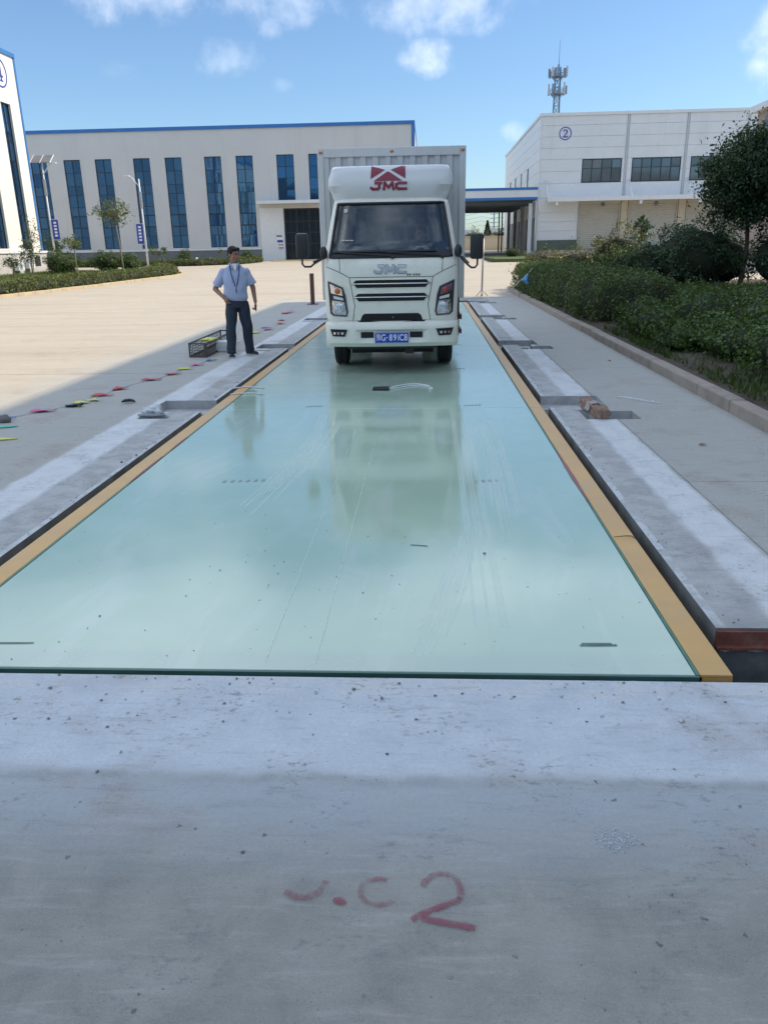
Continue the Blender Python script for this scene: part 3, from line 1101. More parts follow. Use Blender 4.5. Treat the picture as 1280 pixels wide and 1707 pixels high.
# ---- building with the circled 4 at the left edge
b4 = empty('factory_building', (-28.53, 45, zt(45)), 'cream building with circled blue 4 at the left edge, standing in sun', 'building')
X4 = -28.53
f4 = lambda u, v, d: (X4 - d, u, v)
w4 = [(y, y + 1.30, 2.05, 11.40) for y in (56.42, 53.22, 50.0, 46.8, 43.6, 40.4, 37.2, 34.0)]
us = [20, 59.1] + [q for w in w4 for q in w[:2]]
vs = [.0, 14.5] + [q for w in w4 for q in w[2:4]]
mb = MB()
cells(us, vs, lambda u, v: .22 if any(w[0] < u < w[1] and w[2] < v < w[3] for w in w4) else 0., f4, mb)
mb.add([(X4, 20, 0), (X4 - 40, 20, 0), (X4 - 40, 20, 14.5), (X4, 20, 14.5), (X4, 59.1, 0), (X4 - 40, 59.1, 0), (X4 - 40, 59.1, 14.5), (X4, 59.1, 14.5)],
       [(0, 1, 2, 3), (4, 7, 6, 5), (1, 5, 6, 2), (3, 2, 6, 7)])
mb.build('wall', M['cream'], b4)
mb = MB()
mb.box(X4 + .003, X4 + .09, 19.9, 59.20, 14.47, 14.74)
mb.box(X4 - 40, X4 + .003, 19.9, 59.20, 14.505, 14.74)
mb.box(X4 - .10, X4 + .05, 59.103, 59.22, 1.9, 14.468)
mb.box(X4 + .003, X4 + .05, 59.02, 59.10, 1.9, 14.468)
mb.build('roof_trim', M['blue'], b4)
mb = MB()
mb.box(X4 + .003, X4 + .22, 20, 59.32, -.1, 1.74)
mb.build('plinth', M['plinth_pale'], b4)
mb = MB()
mb.box(X4 + .003, X4 + .30, 20, 59.38, 1.743, 1.90)
mb.build('plinth_ledge', M['cwhite'], b4)
for w in w4:
    window(b4, f4, *w, (0, .5, 1), (0, .12, .245, .37, .5, .62, .745, .87, 1), .20, M['bglass'], .055)
    mb = MB()
    mb.box(X4 - .2, X4 + .05, w[0] - .05, w[1] + .05, 1.95, 2.045)
    mb.build('window_sill', M['cwhite'], b4)


def ring(mb, fn, cu, cv, r0, r1, d0, d1, n=40):
    vs_, fs = [], []
    for k in range(n):
        t = 2 * math.pi * k / n
        for r_, d in ((r0, d0), (r1, d0), (r1, d1), (r0, d1)):
            vs_.append(fn(cu + r_ * math.cos(t), cv + r_ * math.sin(t), d))
    for k in range(n):
        for q in range(4):
            a, b = k * 4 + q, k * 4 + (q + 1) % 4
            c, d = ((k + 1) % n) * 4 + (q + 1) % 4, ((k + 1) % n) * 4 + q
            fs.append((a, b, c, d))
    mb.add(vs_, fs)


SERIF2 = [(-.30, .33), (-.27, .20), (-.19, .21), (-.19, .29), (-.10, .40), (.05, .40), (.13, .28), (.10, .10), (-.05, -.12), (-.32, -.42), (-.32, -.5), (.32, -.5), (.36, -.24), (.29, -.24), (.24, -.36), (-.12, -.36), (.12, -.12), (.29, .10), (.31, .26), (.24, .42), (.08, .5), (-.12, .5), (-.24, .44)]
SERIF4A = [(.06, .5), (.16, .5), (.16, -.12), (.32, -.12), (.32, -.24), (.16, -.24), (.16, -.42), (.28, -.42), (.28, -.5), (-.10, -.5), (-.10, -.42), (.02, -.42), (.02, -.24), (-.36, -.24), (-.36, -.14)]
for (root, fn, cu, cv, rr, poly, hole, nm) in ((b4, f4, 56.95, 13.2, .90, SERIF4A, None, '4'),):
    mb = MB()
    ring(mb, fn, cu, cv, rr * .90, rr, -.03, -.004)
    em = mb.build('emblem_ring', M['darkblue'], root)
    mb = MB()
    # left-handed axis: u grows away from the viewer's left, so the figure is mirrored in u
    for pl in ([(.06, .5), (.17, .5), (.17, -.42), (.02, -.42), (.02, .5)], [(-.10, -.5), (.29, -.5), (.29, -.425), (-.10, -.425)],
               [(-.37, -.24), (.015, -.24), (.015, -.13), (-.37, -.13)], [(.175, -.24), (.33, -.24), (.33, -.13), (.175, -.13)], [(-.37, -.125), (-.26, -.125), (.015, .36), (.015, .5)]):
        mb.prism([(cu + a * rr * 1.15, cv + b * rr * 1.15) for a, b in pl], -.028, -.005, fn)
    mb.build('emblem_figure', M['darkblue'], root)
for (y, z) in ((56.1, .70), (54.6, .60)):
    mb = MB()
    mb.box(X4 + .28, X4 + .60, y - .42, y + .42, z, z + .60, .02)
    ac = mb.build('outdoor_unit', M['lamp_white'], b4)
    mb = MB()
    f_ac = lambda u, v, d: (X4 + .60 - d, u, v)
    ring(mb, f_ac, y - .1, z + .3, .20, .225, -.012, .002, 20)
    for q in range(6):
        a = q * math.pi / 6
        mb.bar((X4 + .607, y - .1 - .2 * math.cos(a), z + .3 - .2 * math.sin(a)), (X4 + .607, y - .1 + .2 * math.cos(a), z + .3 + .2 * math.sin(a)), .008)
    mb.build('fan_grille', M['dark'], ac)
mb = MB()
mb.box(X4 + .215, X4 + .235, 57.35, 58.2, .85, 1.5)
mb.build('vent_opening', M['dark'], b4)

# ---- building with the circled 2 on the right
b2 = empty('warehouse', (28, 85, zt(85)), 'white panelled warehouse with circled blue 2, roller doors and long canopy', 'building')
XB = 11.10
mb = MB()
mb.box(XB + .06, 52, 85.06, 121.5, .5, 13.70)
mb.build('wall', M['cladding_b'], b2)
courses = [6.15, 7.48, 8.585, 9.69, 10.72, 11.74, 12.75, 13.72]
bays = [XB, 19.58, 25.30, 31.05, 36.8, 42.5, 48.2, 52]
bw = [(15.30, 19.20), (20.18, 24.95), (25.88, 30.65), (31.6, 36.4), (37.3, 42.1)]
wpan = {}


def panel(root, x0, x1, z0, z1, name='wall_panel', y=85., ax=0):
    g = .012
    w, h = x1 - x0 - 2 * g, z1 - z0 - 2 * g
    key = (round(w, 3), round(h, 3), ax)
    if key not in wpan:
        q = MB()
        if ax == 0:
            q.box(-w / 2, w / 2, 0, .055, -h / 2, h / 2)
        else:
            q.box(0, .055, -w / 2, w / 2, -h / 2, h / 2)
        me = bpy.data.meshes.new(name)
        me.from_pydata(q.v, [], q.f)
        me.materials.append(M['cladding_b'])
        wpan[key] = me
    o = bpy.data.objects.new(name, wpan[key])
    o.parent = root
    o.matrix_parent_inverse = world_of(root).inverted()
    c = (x0 + x1) / 2
    o.location = (c, y + random.uniform(0, .004), (z0 + z1) / 2) if ax == 0 else (y + random.uniform(0, .004), c, (z0 + z1) / 2)
    COL.objects.link(o)


for b in range(len(bays) - 1):
    for j in range(len(courses) - 1):
        x0, x1 = bays[b] + (.13 if b else 0), bays[b + 1] - .13
        seg = [(x0, x1)]
        if j in (1, 2):
            for (a, c) in bw:
                seg = [s_ for (p, q) in seg for s_ in ([(p, q)] if c <= p or a >= q else [(p, a), (c, q)])]
        for (p, q) in seg:
            if q - p > .12:
                panel(b2, p, q, courses[j], courses[j + 1])
sw = [(93.6, 95.0), (100.0, 101.4), (106.4, 107.8), (112.8, 114.2)]
for (ya, yb) in ((85.06, 97.2), (97.2, 109.3), (109.3, 121.5)):
    for j in range(len(courses) - 1):
        seg = [(ya, yb)]
        if j in (1, 2):
            for (a, c) in sw:
                seg = [s_ for (p, q) in seg for s_ in ([(p, q)] if c <= p or a >= q else [(p, a), (c, q)])]
        for (p, q) in seg:
            panel(b2, p, q, courses[j], courses[j + 1], y=XB, ax=1)
f2 = lambda u, v, d: (u, 85.06 + d - .045, v)
for (a, c), n in zip(bw, (4, 5, 5, 5, 5)):
    window(b2, f2, a + .02, c - .02, 7.50, 9.67, [q / n for q in range(n + 1)], (0, .6, 1), .03, M['gglass'], .07)
f2s = lambda u, v, d: (XB + .06 + d - .045, u, v)
for (a, c) in sw:
    window(b2, f2s, a + .02, c - .02, 7.50, 9.67, (0, 1), (0, .5, 1), .03, M['gglass'], .07)
for x in bays[1:-1]:
    mb = MB()
    mb.box(x - .085, x + .085, 84.97, 85.05, 6.2, 13.7)
    mb.build('downpipe', M['downpipe'], b2)
mb = MB()
mb.box(XB - .10, 52.1, 84.90, 84.985, 13.60, 13.86)
mb.box(XB - .10, 52.1, 84.985, 121.6, 13.73, 13.86)
mb.box(XB - .10, XB - .02, 84.985, 121.6, 13.60, 13.728)
mb.box(XB - .06, XB + .05, 84.94, 84.998, 1.16, 13.598)
mb.build('roof_trim', M['cladding_b'], b2)
mb = MB()
f2e = lambda u, v, d: (u, 85 + d, v)
ring(mb, f2e, 13.50, 12.02, .52, .60, -.03, -.006)
mb.build('emblem_ring', M['darkblue'], b2)
mb = MB()
mb.prism([(13.50 + a * .72, 12.02 + b * .72) for a, b in SERIF2], -.028, -.006, f2e)
mb.build('emblem_figure', M['darkblue'], b2)
# lower storey: plain panels, plinth, piers and roller doors
for z0, z1 in ((2.12, 3.0), (3.0, 3.88), (3.88, 4.76), (4.76, 5.62)):
    panel(b2, XB + .06, 15.18, z0, z1)
mb = MB()
mb.box(XB + .005, 15.18, 84.97, 85.055, 1.0, 2.11)
mb.build('plinth', M['plinth_green'], b2)
doors = [(15.25, 19.33), (20.16, 25.0), (25.9, 30.7), (31.6, 36.4), (37.3, 42.1)]
for i, (a, c) in enumerate(doors):
    nx = doors[i + 1][0] if i + 1 < len(doors) else 46
    mb = MB()
    mb.box(c + .10, nx - .10, 84.86, 85.055, 1.1, 5.83)
    mb.build('pier', M['beige_lit'], b2)
    mb = MB()
    n = 22
    vs_, fs = [], []
    for q in range(n + 1):
        z = 1.16 + 4.29 * q / n
        for (zz, d) in ((z, .03), (z + .12, 0)):
            vs_ += [(a + .08, 85.0 + d, zz), (c - .08, 85.0 + d, zz)]
    for q in range(2 * n + 1):
        fs.append((2 * q, 2 * q + 1, 2 * q + 3, 2 * q + 2))
    mb.add(vs_, fs)
    rd = mb.build('roller_door', M['shutter'], b2)
    mb = MB()
    mb.box(a - .02, a + .078, 84.90, 85.05, 1.16, 5.5)
    mb.box(c - .078, c + .02, 84.90, 85.05, 1.16, 5.5)
    mb.box(a - .02, c + .02, 84.88, 85.05, 5.503, 5.82)
    mb.build('door_frame', M['shutter'], rd)
    mb = MB()
    ring(mb, f2e, (a + c) / 2 + .3, 5.46, .03, .20, -.16, -.125, 16)
    mb.build('door_plaque', M['plinth'], rd)
mb = MB()
mb.box(11.78, 46, 82.95, 84.88, 5.90, 6.06)
mb.box(11.78, 46, 82.90, 82.948, 5.70, 6.10)
mb.build('canopy', M['cladding_b'], b2)
for x in (11.85, 20.0, 25.7, 31.4, 37.1):
    mb = MB()
    mb.tube([(x, 84.95, 7.75), (x, 83.05, 6.12)], .055, 8)
    mb.build('tie_rod', M['lamp_white'], b2, smooth=True)
    if x < 30:
        mb = MB()
        mb.box(x + .75, x + 1.0, 82.97, 83.2, 5.36, 5.69)
        mb.build('canopy_lamp', M['lamp_white'], b2)
mb = MB()
mb.box(XB + .02, 52, 82.2, 84.84, .3, 1.14)
mb.build('loading_dock', M['kerb'], b2)

# ---- roofed passage between the two halls
ps = empty('passage_roof', (5, 85, zt(85)), 'roofed passage with white fascia and blue edges between the two halls', 'canopy')
mb = MB()
mb.box(-1.25, 11.02, 84.70, 84.78, 6.26, 6.94)
mb.build('fascia', M['cladding_b'], ps)
for z0, z1 in ((6.02, 6.258), (6.942, 7.18)):
    mb = MB()
    mb.box(-1.25, 11.03, 84.66, 84.80, z0, z1)
    mb.build('edge_trim', M['blue'], ps)
mb = MB()
mb.box(-1.25, 10.98, 84.81, 108, 6.0, 6.12)
mb.build('roof_sheet', M['soffit'], ps)
for y in (88, 91.5, 95, 98.5, 102, 105.5, 107.8):
    mb = MB()
    mb.box(-1.25, 10.97, y - .07, y + .07, 5.72, 5.998)
    mb.build('roof_beam', M['soffit'], ps)
for y in (85.4, 92.5, 100, 107.5):
    mb = MB()
    mb.box(10.25, 10.62, y - .12, y + .12, zt(y) - .1, 5.71)
    mb.build('column', M['cladding_b'] if y < 86 else M['plinth_pale'], ps)
mb = MB()
mb.tube([(10.93, 84.86, .6), (10.93, 84.86, 6.0)], .06, 8)
mb.build('downpipe', M['lamp_white'], ps, smooth=True)
for x in (9.25, 9.65):
    mb = MB()
    mb.box(x - .08, x + .08, 108.2, 108.4, .8, 6.0)
    mb.build('post', M['dark'], ps)
# dark doorways and bays along the shaded flank of the warehouse, below the passage roof
for i, y in enumerate((86.4, 89.6, 93.6, 97.6, 101.6, 105.6, 109.6, 113.6)):
    mb = MB()
    mb.box(XB - .01, XB + .055, y, y + 2.4, 1.1, 4.4)
    mb.build('side_door', M['plinth'] if i % 2 else M['soffit'], b2)

# ---- what shows through the passage: boundary wall, low roofs, conifer, pole
mb = MB()
mb.box(-12, 60, 125, 125.3, .9, 2.98)
mb.box(-12, 60, 124.9, 125.4, 2.983, 3.12)
bwall = mb.build('boundary_wall', M['beige_lit'])
tag(bwall, 'pale boundary wall seen under the passage roof', 'wall')
for (x0, x1, y, h, nm) in ((-1.5, 8.0, 150, 4.6, 'low grey shed roof behind the boundary wall, left of the conifer'), (11.6, 24, 155, 4.9, 'low grey shed roof behind the boundary wall, right of the conifer')):
    sh = empty('shed', ((x0 + x1) / 2, y, 1.1), nm, 'shed')
    mb = MB()
    mb.box(x0, x1, y, y + 8, 1.0, h - .9)
    mb.build('wall', M['beige'], sh)
    mb = MB()
    mb.add([(x0 - .4, y - .5, h - .9), (x1 + .4, y - .5, h - .9), (x1 + .4, y + 4, h), (x0 - .4, y + 4, h), (x0 - .4, y + 8.5, h - .9), (x1 + .4, y + 8.5, h - .9),
            (x0 - .4, y - .5, h - 1.0), (x1 + .4, y - .5, h - 1.0), (x0 - .4, y + 8.5, h - 1.0), (x1 + .4, y + 8.5, h - 1.0)],
           [(0, 1, 2, 3), (3, 2, 5, 4), (6, 7, 1, 0), (8, 4, 5, 9), (0, 3, 4, 8, 6), (1, 7, 9, 5, 2), (6, 8, 9, 7)])
    mb.build('roof', M['roofgrey'], sh)
up = empty('utility_pole', (13.1, 165, 1.1), 'thin utility pole with wires far behind the boundary wall', 'pole')
mb = MB()
mb.tube([(13.1, 165, 1.0), (13.1, 165, 9.0)], [.14, .10], 8)
mb.build('mast', M['soffit'], up)
mb = MB()
for z in (5.3, 6.1, 6.9, 7.7):
    mb.bar((12.3, 165, z), (13.9, 165, z), .08)
mb.build('crossarm', M['soffit'], up)
mb = MB()
for z in (5.35, 6.15, 6.95, 7.75):
    mb.tube([(-14 + q * 2.73, 165, z + .3 * math.sin(3 * q)) for q in range(0, 11)] + [(13.1, 165, z)] + [(40, 165, z + .2)], .022, 4)
mb.build('wire', M['soffit'], up)

# ---- brown-rendered building at the right edge and the pale block whose shadow covers the pit
br = empty('brown_building', (30, 55, zt(55)), 'brown rendered building with white eaves behind the big dark tree', 'building')
mb = MB()
mb.box(23.2, 40, 44, 62, .2, 10.2)
mb.build('wall', M['brownwall'], br)
mb = MB()
mb.box(22.75, 40.4, 43.6, 62.4, 10.203, 10.62)
mb.build('eaves', M['cladding_b'], br)
for y in (60.0, 57.0, 54.0, 51.0, 48.0):
    mb = MB()
    mb.box(23.14, 23.196, y - .5, y + .5, 8.0, 9.8)
    mb.build('window', M['gglass'], br)
OH = 19.26 * math.tan(SUN_EL)
ob = empty('office_block', (22, 3, 0), 'tall pale office block along the right side of the yard', 'building')
mb = MB()
mb.box(14.0, 30, -26, 30.4, -.1, OH)
mb.build('wall', M['cladding'], ob)
for z in (1.2, 4.6, 8.0):
    for q in range(11):
        y = -23.5 + q * 5
        mb = MB()
        mb.box(13.95, 13.996, y - .9, y + .9, z, z + 1.8)
        mb.build('window', M['gglass'], ob)

for (x0, x1, y, h, gable, lb) in ((-62, -22, -62, 12.5, 4.0, 'grey works hall with gabled roof behind the photographer'), (-12, 30, -70, 11, 0, 'flat roofed grey works building behind the photographer')):
    bk = empty('works_building', ((x0 + x1) / 2, y, 0), lb, 'building')
    mb = MB()
    mb.box(x0, x1, y - 20, y, -.1, h)
    mb.build('wall', M['plinth'], bk)
    mb = MB()
    mb.add([(x0 - .5, y + .4, h + .01), (x1 + .5, y + .4, h + .01), ((x0 + x1) / 2, y + .4, h + .4 + gable), (x0 - .5, y - 20.4, h + .01), (x1 + .5, y - 20.4, h + .01), ((x0 + x1) / 2, y - 20.4, h + .4 + gable)], [(0, 1, 2), (3, 5, 4), (0, 2, 5, 3), (1, 4, 5, 2), (0, 3, 4, 1)])
    mb.build('roof', M['roofgrey'], bk)

# ---- telecom tower
tw = empty('telecom_tower', (22.1, 150, 1.1), 'grey lattice telecom tower with two rings of antennas rising behind the warehouse', 'tower')
TX, TY = 22.05, 150
mb = MB()
lv = [1.1 + 1.45 * q for q in range(21)]
hw = lambda z: 1.6 - (z - 1.1) / 22 * 1.12 if z < 23 else .48 - (z - 23) * .012
for sx, sy in ((-1, -1), (1, -1), (1, 1), (-1, 1)):
    for z0, z1 in zip(lv[:-1], lv[1:]):
        mb.bar((TX + sx * hw(z0), TY + sy * hw(z0), z0), (TX + sx * hw(z1), TY + sy * hw(z1), z1), .13)
mb.build('leg_frame', M['tower'], tw)
mb = MB()
cr = ((-1, -1), (1, -1), (1, 1), (-1, 1))
for z0, z1 in zip(lv[:-1], lv[1:]):
    for q in range(4):
        (a, b), (c, d) = cr[q], cr[(q + 1) % 4]
        mb.bar((TX + a * hw(z0), TY + b * hw(z0), z0), (TX + c * hw(z1), TY + d * hw(z1), z1), .07)
        mb.bar((TX + c * hw(z0), TY + d * hw(z0), z0), (TX + a * hw(z1), TY + b * hw(z1), z1), .07)
        mb.bar((TX + a * hw(z1), TY + b * hw(z1), z1), (TX + c * hw(z1), TY + d * hw(z1), z1), .07)
mb.build('bracing', M['tower'], tw)
fz = lambda zz: (lambda u, v, d: (TX + u, TY + v, zz + d))
for zp in (26.1, 28.75):
    mb = MB()
    ring(mb, fz(zp), 0, 0, .5, 1.15, -.08, .08, 16)
    ring(mb, fz(zp + .75), 0, 0, 1.12, 1.18, -.03, .03, 16)
    for q in range(8):
        a = q * math.pi / 4
        mb.bar((TX + 1.15 * math.cos(a), TY + 1.15 * math.sin(a), zp), (TX + 1.15 * math.cos(a), TY + 1.15 * math.sin(a), zp + .8), .06)
        mb.bar((TX + .45 * math.cos(a), TY + .45 * math.sin(a), zp - .7), (TX + 1.1 * math.cos(a), TY + 1.1 * math.sin(a), zp - .05), .06)
    mb.build('platform', M['tower'], tw)
    for q in range(9):
        a = q * 2 * math.pi / 9 + .3 + zp
        x, y = TX + 1.5 * math.cos(a), TY + 1.5 * math.sin(a)
        mb = MB()
        mb.box(x - .14, x + .14, y - .08, y + .08, zp - .1, zp + 1.35 + .3 * math.sin(q * 2.3))
        mb.bar((TX + 1.15 * math.cos(a), TY + 1.15 * math.sin(a), zp + .45), (x, y, zp + .45), .06)
        mb.build('antenna', M['tower'] if q % 3 else M['plinth_pale'], tw)
mb = MB()
mb.tube([(TX + .1, TY, 30), (TX + .1, TY, 34.3)], [.07, .03], 6)
mb.build('lightning_rod', M['tower'], tw)

# ---------------------------------------------------------------- vegetation
def leaves(name, pts, size, mat, parent, jit=.35, nrm=None, droop=0., aspect=.5, fold=True):
    """one leaf-shaped face pair per point, all in one mesh (a crown)"""
    pts = np.asarray(pts, float)
    n = len(pts)
    a = rng.normal(size=(n, 3))
    if nrm is not None:
        a = a * .75 + np.asarray(nrm) * 1.0
    a[:, 2] += .25
    a /= np.linalg.norm(a, axis=1)[:, None]
    b = rng.normal(size=(n, 3))
    b[:, 2] -= droop
    b -= (b * a).sum(1)[:, None] * a
    b /= np.linalg.norm(b, axis=1)[:, None] + 1e-9
    c = np.cross(a, b)
    L = size * (1 + jit * rng.normal(size=n)).clip(.45, 1.9)
    L = L[:, None]
    w = L * aspect
    lift = a * L * .16
    v = np.empty((n, 4, 3))
    v[:, 0] = pts - b * L * .5
    v[:, 1] = pts + c * w * .5 + lift * .5
    v[:, 2] = pts + b * L * .5 - lift * .4
    v[:, 3] = pts - c * w * .5 + lift * .5
    me = bpy.data.meshes.new(name)
    me.vertices.add(n * 4)
    me.vertices.foreach_set('co', v.reshape(-1))
    me.loops.add(n * 4)
    me.loops.foreach_set('vertex_index', np.arange(n * 4, dtype=np.int32))
    me.polygons.add(n)
    me.polygons.foreach_set('loop_start', np.arange(0, n * 4, 4, dtype=np.int32))
    me.polygons.foreach_set('loop_total', np.full(n, 4, dtype=np.int32))
    me.materials.append(mat)
    me.update(calc_edges=True)
    o = bpy.data.objects.new(name, me)
    return link(o, parent)


def limb_path(p0, p1, bend=.12, n=5):
    p0, p1 = Vector(p0), Vector(p1)
    L = (p1 - p0).length
    o = Vector((random.uniform(-1, 1), random.uniform(-1, 1), random.uniform(.0, .6))) * bend * L
    return [p0.lerp(p1, t) + o * math.sin(math.pi * t) for t in np.linspace(0, 1, n)]


def tree(name, x, y, z0, h, crown_z, rx, rz, nclump, nleaf, lsize, mat, label, trunk_r=.06, bark='bark', lean=(0, 0), spread=.30, group=None, clear=.0, multi=1, cat='tree', shape=1., droop=.2):
    root = empty(name, (x, y, z0), label, cat, group)
    top = Vector((x + lean[0], y + lean[1], z0 + h))
    cc = Vector((x + lean[0] * .8, y + lean[1] * .8, crown_z))
    mb = MB()
    forks = []
    for q in range(multi):
        off = Vector((random.uniform(-.12, .12), random.uniform(-.1, .1), 0)) * (multi > 1)
        fk = Vector((x + lean[0] * .5, y + lean[1] * .5, crown_z - rz * .75)) + off * 2
        mb.tube(limb_path((x + off.x, y + off.y, z0 - .05), fk, .05, 6), [trunk_r * 1.25, trunk_r * 1.05, trunk_r, trunk_r * .95, trunk_r * .9, trunk_r * .8], 8)
        forks.append(fk)
    tr_ = mb.build('trunk', M[bark], root, smooth=True)
    clumps = []
    for q in range(nclump):
        for _ in range(40):
            d = Vector((random.gauss(0, 1), random.gauss(0, 1), random.gauss(0, 1))).normalized() * (random.random() ** .45)
            if d.z < -.2 and abs(d.z) * shape > .9: continue
            break
        p = cc + Vector((d.x * rx * (1 - .25 * max(0, d.z)), d.y * rx * (1 - .25 * max(0, d.z)), d.z * rz))
        clumps.append(p)
    mb = MB()
    for i, p in enumerate(clumps):
        if i % 2 == 0 or nclump < 30:
            fk = random.choice(forks)
            st = fk.lerp(Vector((cc.x, cc.y, p.z)), random.uniform(.0, .6))
            mb.tube(limb_path(st, p, .12, 4), [trunk_r * .42, trunk_r * .3, trunk_r * .18, trunk_r * .07], 5)
    for fk in forks:
        mb.tube(limb_path(fk, (cc.x + (fk.x - cc.x) * .5, cc.y, cc.z + rz * .75), .05, 5), [trunk_r * .8, trunk_r * .6, trunk_r * .4, trunk_r * .25, trunk_r * .1], 6)
    mb.build('limbs', M[bark], root, smooth=True)
    pts = []
    for p in clumps:
        k = int(nleaf * random.uniform(.5, 1.5))
        s = rx * spread * random.uniform(.6, 1.25)
        pts.append(rng.normal(size=(k, 3)) * (s, s, s * .7) * .6 + np.array(p))
    leaves('crown', np.vstack(pts), lsize, M[mat], root, droop=droop)
    return root


def bush_points(c, r, n, lump=.22, bottom=.15, seed=0):
    """points in a lumpy shell so that the outline is uneven"""
    c, r = np.array(c), np.array(r)
    d = rng.normal(size=(n, 3))
    d /= np.linalg.norm(d, axis=1)[:, None]
    ph = rng.uniform(0, 6.28, 9)
    k = 1 + lump * (np.sin(d[:, 0] * 4.1 + ph[0]) * np.sin(d[:, 1] * 3.7 + ph[1]) + .7 * np.sin(d[:, 2] * 6.3 + ph[2] + d[:, 0] * 5) + .5 * np.sin(d[:, 0] * 11 + ph[3]) * np.sin(d[:, 2] * 9 + ph[4]))
    rad = 1 - np.abs(rng.normal(size=n)) * .16
    rad = np.where(rng.random(n) < .16, rad + np.abs(rng.normal(size=n)) * .17, rad)
    p = c + d * r * (k * rad)[:, None]
    nr = d
    ok = p[:, 2] > c[2] - r[2] + bottom * r[2] * .5
    return p[ok], nr[ok]


def bush(name, x, y, z0, rx, ry, h, n, lsize, mat, label, group=None, cat='shrub', lump=.3):
    root = empty(name, (x, y, z0), label, cat, group)
    c = (x, y, z0 + h * .50)
    p, nr = bush_points(c, (rx, ry, h * .52), n, lump)
    leaves('foliage', p, lsize, M[mat], root, nrm=nr)
    mb = MB()
    mb.ell((x, y, z0 + h * .46), (rx * .78, ry * .78, h * .42), 14, 8)  # solid dark core added behind the leaves; real stems follow
    for q in range(7):
        a = random.uniform(0, 6.28)
        mb.tube([(x + .1 * math.cos(a), y + .1 * math.sin(a), z0 - .05), (x + rx * .7 * math.cos(a), y + ry * .7 * math.sin(a), z0 + h * random.uniform(.5, .85))], [.03, .012], 5)
    mb.build('inner_core', M['core'], root, smooth=True)
    return root


def hedge(name, path, width, h, n, lsize, mat, label, z0fn=None, group=None, lump=.10, top_jit=.10, wfun=None):
    """clipped hedge along a path with an uneven top"""
    path = [Vector((p[0], p[1], 0)) for p in path]
    seg = [(b - a).length for a, b in zip(path[:-1], path[1:])]
    tot = sum(seg)
    z0fn = z0fn or (lambda x, y: zt(y) + .10)
    root = empty(name, (path[0].x, path[0].y, z0fn(path[0].x, path[0].y)), label, 'hedge', group)

    def at(s):
        for L, a, b in zip(seg, path[:-1], path[1:]):
            if s <= L or b is path[-1]:
                d = (b - a).normalized()
                return a + d * s, d
            s -= L
    P, N = [], []
    S = rng.random(n) * tot
    U = rng.random(n)
    ph = rng.uniform(0, 6.28, 6)
    for s, u in zip(S, U):
        c, d = at(s)
        nn = Vector((-d.y, d.x, 0))
        w = width * (wfun(s / tot) if wfun else 1)
        wob = 1 + lump * (math.sin(s * 2.1 + ph[0]) + .8 * math.sin(s * 4.7 + ph[1]) + .5 * math.sin(s * 9.1 + ph[2]))
        hh = h * (1 + lump * .7 * (math.sin(s * 1.7 + ph[3]) + .7 * math.sin(s * 5.3 + ph[4])))
        per = 2 * hh + w
        t = u * per
        end = min(s, tot - s)
        shrink = 1 - .5 * math.exp(-end / .35)
        if t < hh:
            off, z, nr = -w / 2 * wob * (1 - .25 * (t / hh) ** 4), t, -nn
        elif t < hh + w:
            q = (t - hh) / w * 2 - 1
            off, z, nr = q * w / 2 * wob * .85, hh * (1 - .10 * q ** 4), Vector((0, 0, 1))
        else:
            t -= hh + w
            off, z, nr = w / 2 * wob * (1 - .25 * (t / hh) ** 4), t, nn
        g = abs(random.gauss(0, 1)) * .07
        p = c + nn * off * shrink - nr * g + nn * random.gauss(0, .03) + d * random.gauss(0, .02)
        zz = z0fn(c.x, c.y) + max(.02, z * (1 if shrink > .9 else shrink + .1) + abs(random.gauss(0, top_jit)) * (nr.z > .5) - (g if nr.z > .5 else 0))
        P.append((p.x, p.y, zz))
        N.append(tuple(nr))
    leaves('foliage', np.array(P), lsize, M[mat], root, nrm=np.array(N))
    mb = MB()
    rings = []
    m = max(3, int(tot / .8))
    for i in range(m + 1):
        s = .25 + (tot - .5) * i / m
        c, d = at(s)
        nn = Vector((-d.y, d.x, 0))
        w = width * (wfun(s / tot) if wfun else 1)
        z0 = z0fn(c.x, c.y) - .03
        k = .35 if i in (0, m) else 1
        rings.append([c + nn * (o * w * k) + Vector((0, 0, z0 + zz * h * (k + .3 if k < 1 else 1))) for o, zz in ((-.40, 0), (-.42, .55), (-.33, .86), (0, .91), (.33, .86), (.42, .55), (.40, 0))])
    mb.loft(rings)  # solid dark core added inside the hedge to stop see-through
    mb.build('inner_core', M['core'], root, smooth=True)
    return root


def grass(name, poly_fn, n, h, mat, label, parent=None):
    """blades: thin upright faces"""
    P = np.array([poly_fn() for _ in range(n)])
    a = rng.uniform(0, 6.28, n)
    hh = h * rng.uniform(.5, 1.3, n)
    w = .012 + .01 * rng.random(n)
    lean = rng.normal(size=(n, 2)) * .35
    v = np.empty((n, 3, 3))
    dx, dy = np.cos(a) * w, np.sin(a) * w
    v[:, 0] = P + np.stack([dx, dy, np.zeros(n)], 1)
    v[:, 1] = P - np.stack([dx, dy, np.zeros(n)], 1)
    v[:, 2] = P + np.stack([lean[:, 0] * hh, lean[:, 1] * hh, hh], 1)
    me = bpy.data.meshes.new(name)
    me.vertices.add(n * 3)
    me.vertices.foreach_set('co', v.reshape(-1))
    me.loops.add(n * 3)
    me.loops.foreach_set('vertex_index', np.arange(n * 3, dtype=np.int32))
    me.polygons.add(n)
    me.polygons.foreach_set('loop_start', np.arange(0, n * 3, 3, dtype=np.int32))
    me.polygons.foreach_set('loop_total', np.full(n, 3, dtype=np.int32))
    me.materials.append(M[mat])
    me.update(calc_edges=True)
    o = bpy.data.objects.new(name, me)
    link(o, parent)
    return tag(o, label, 'grass', kind='stuff')


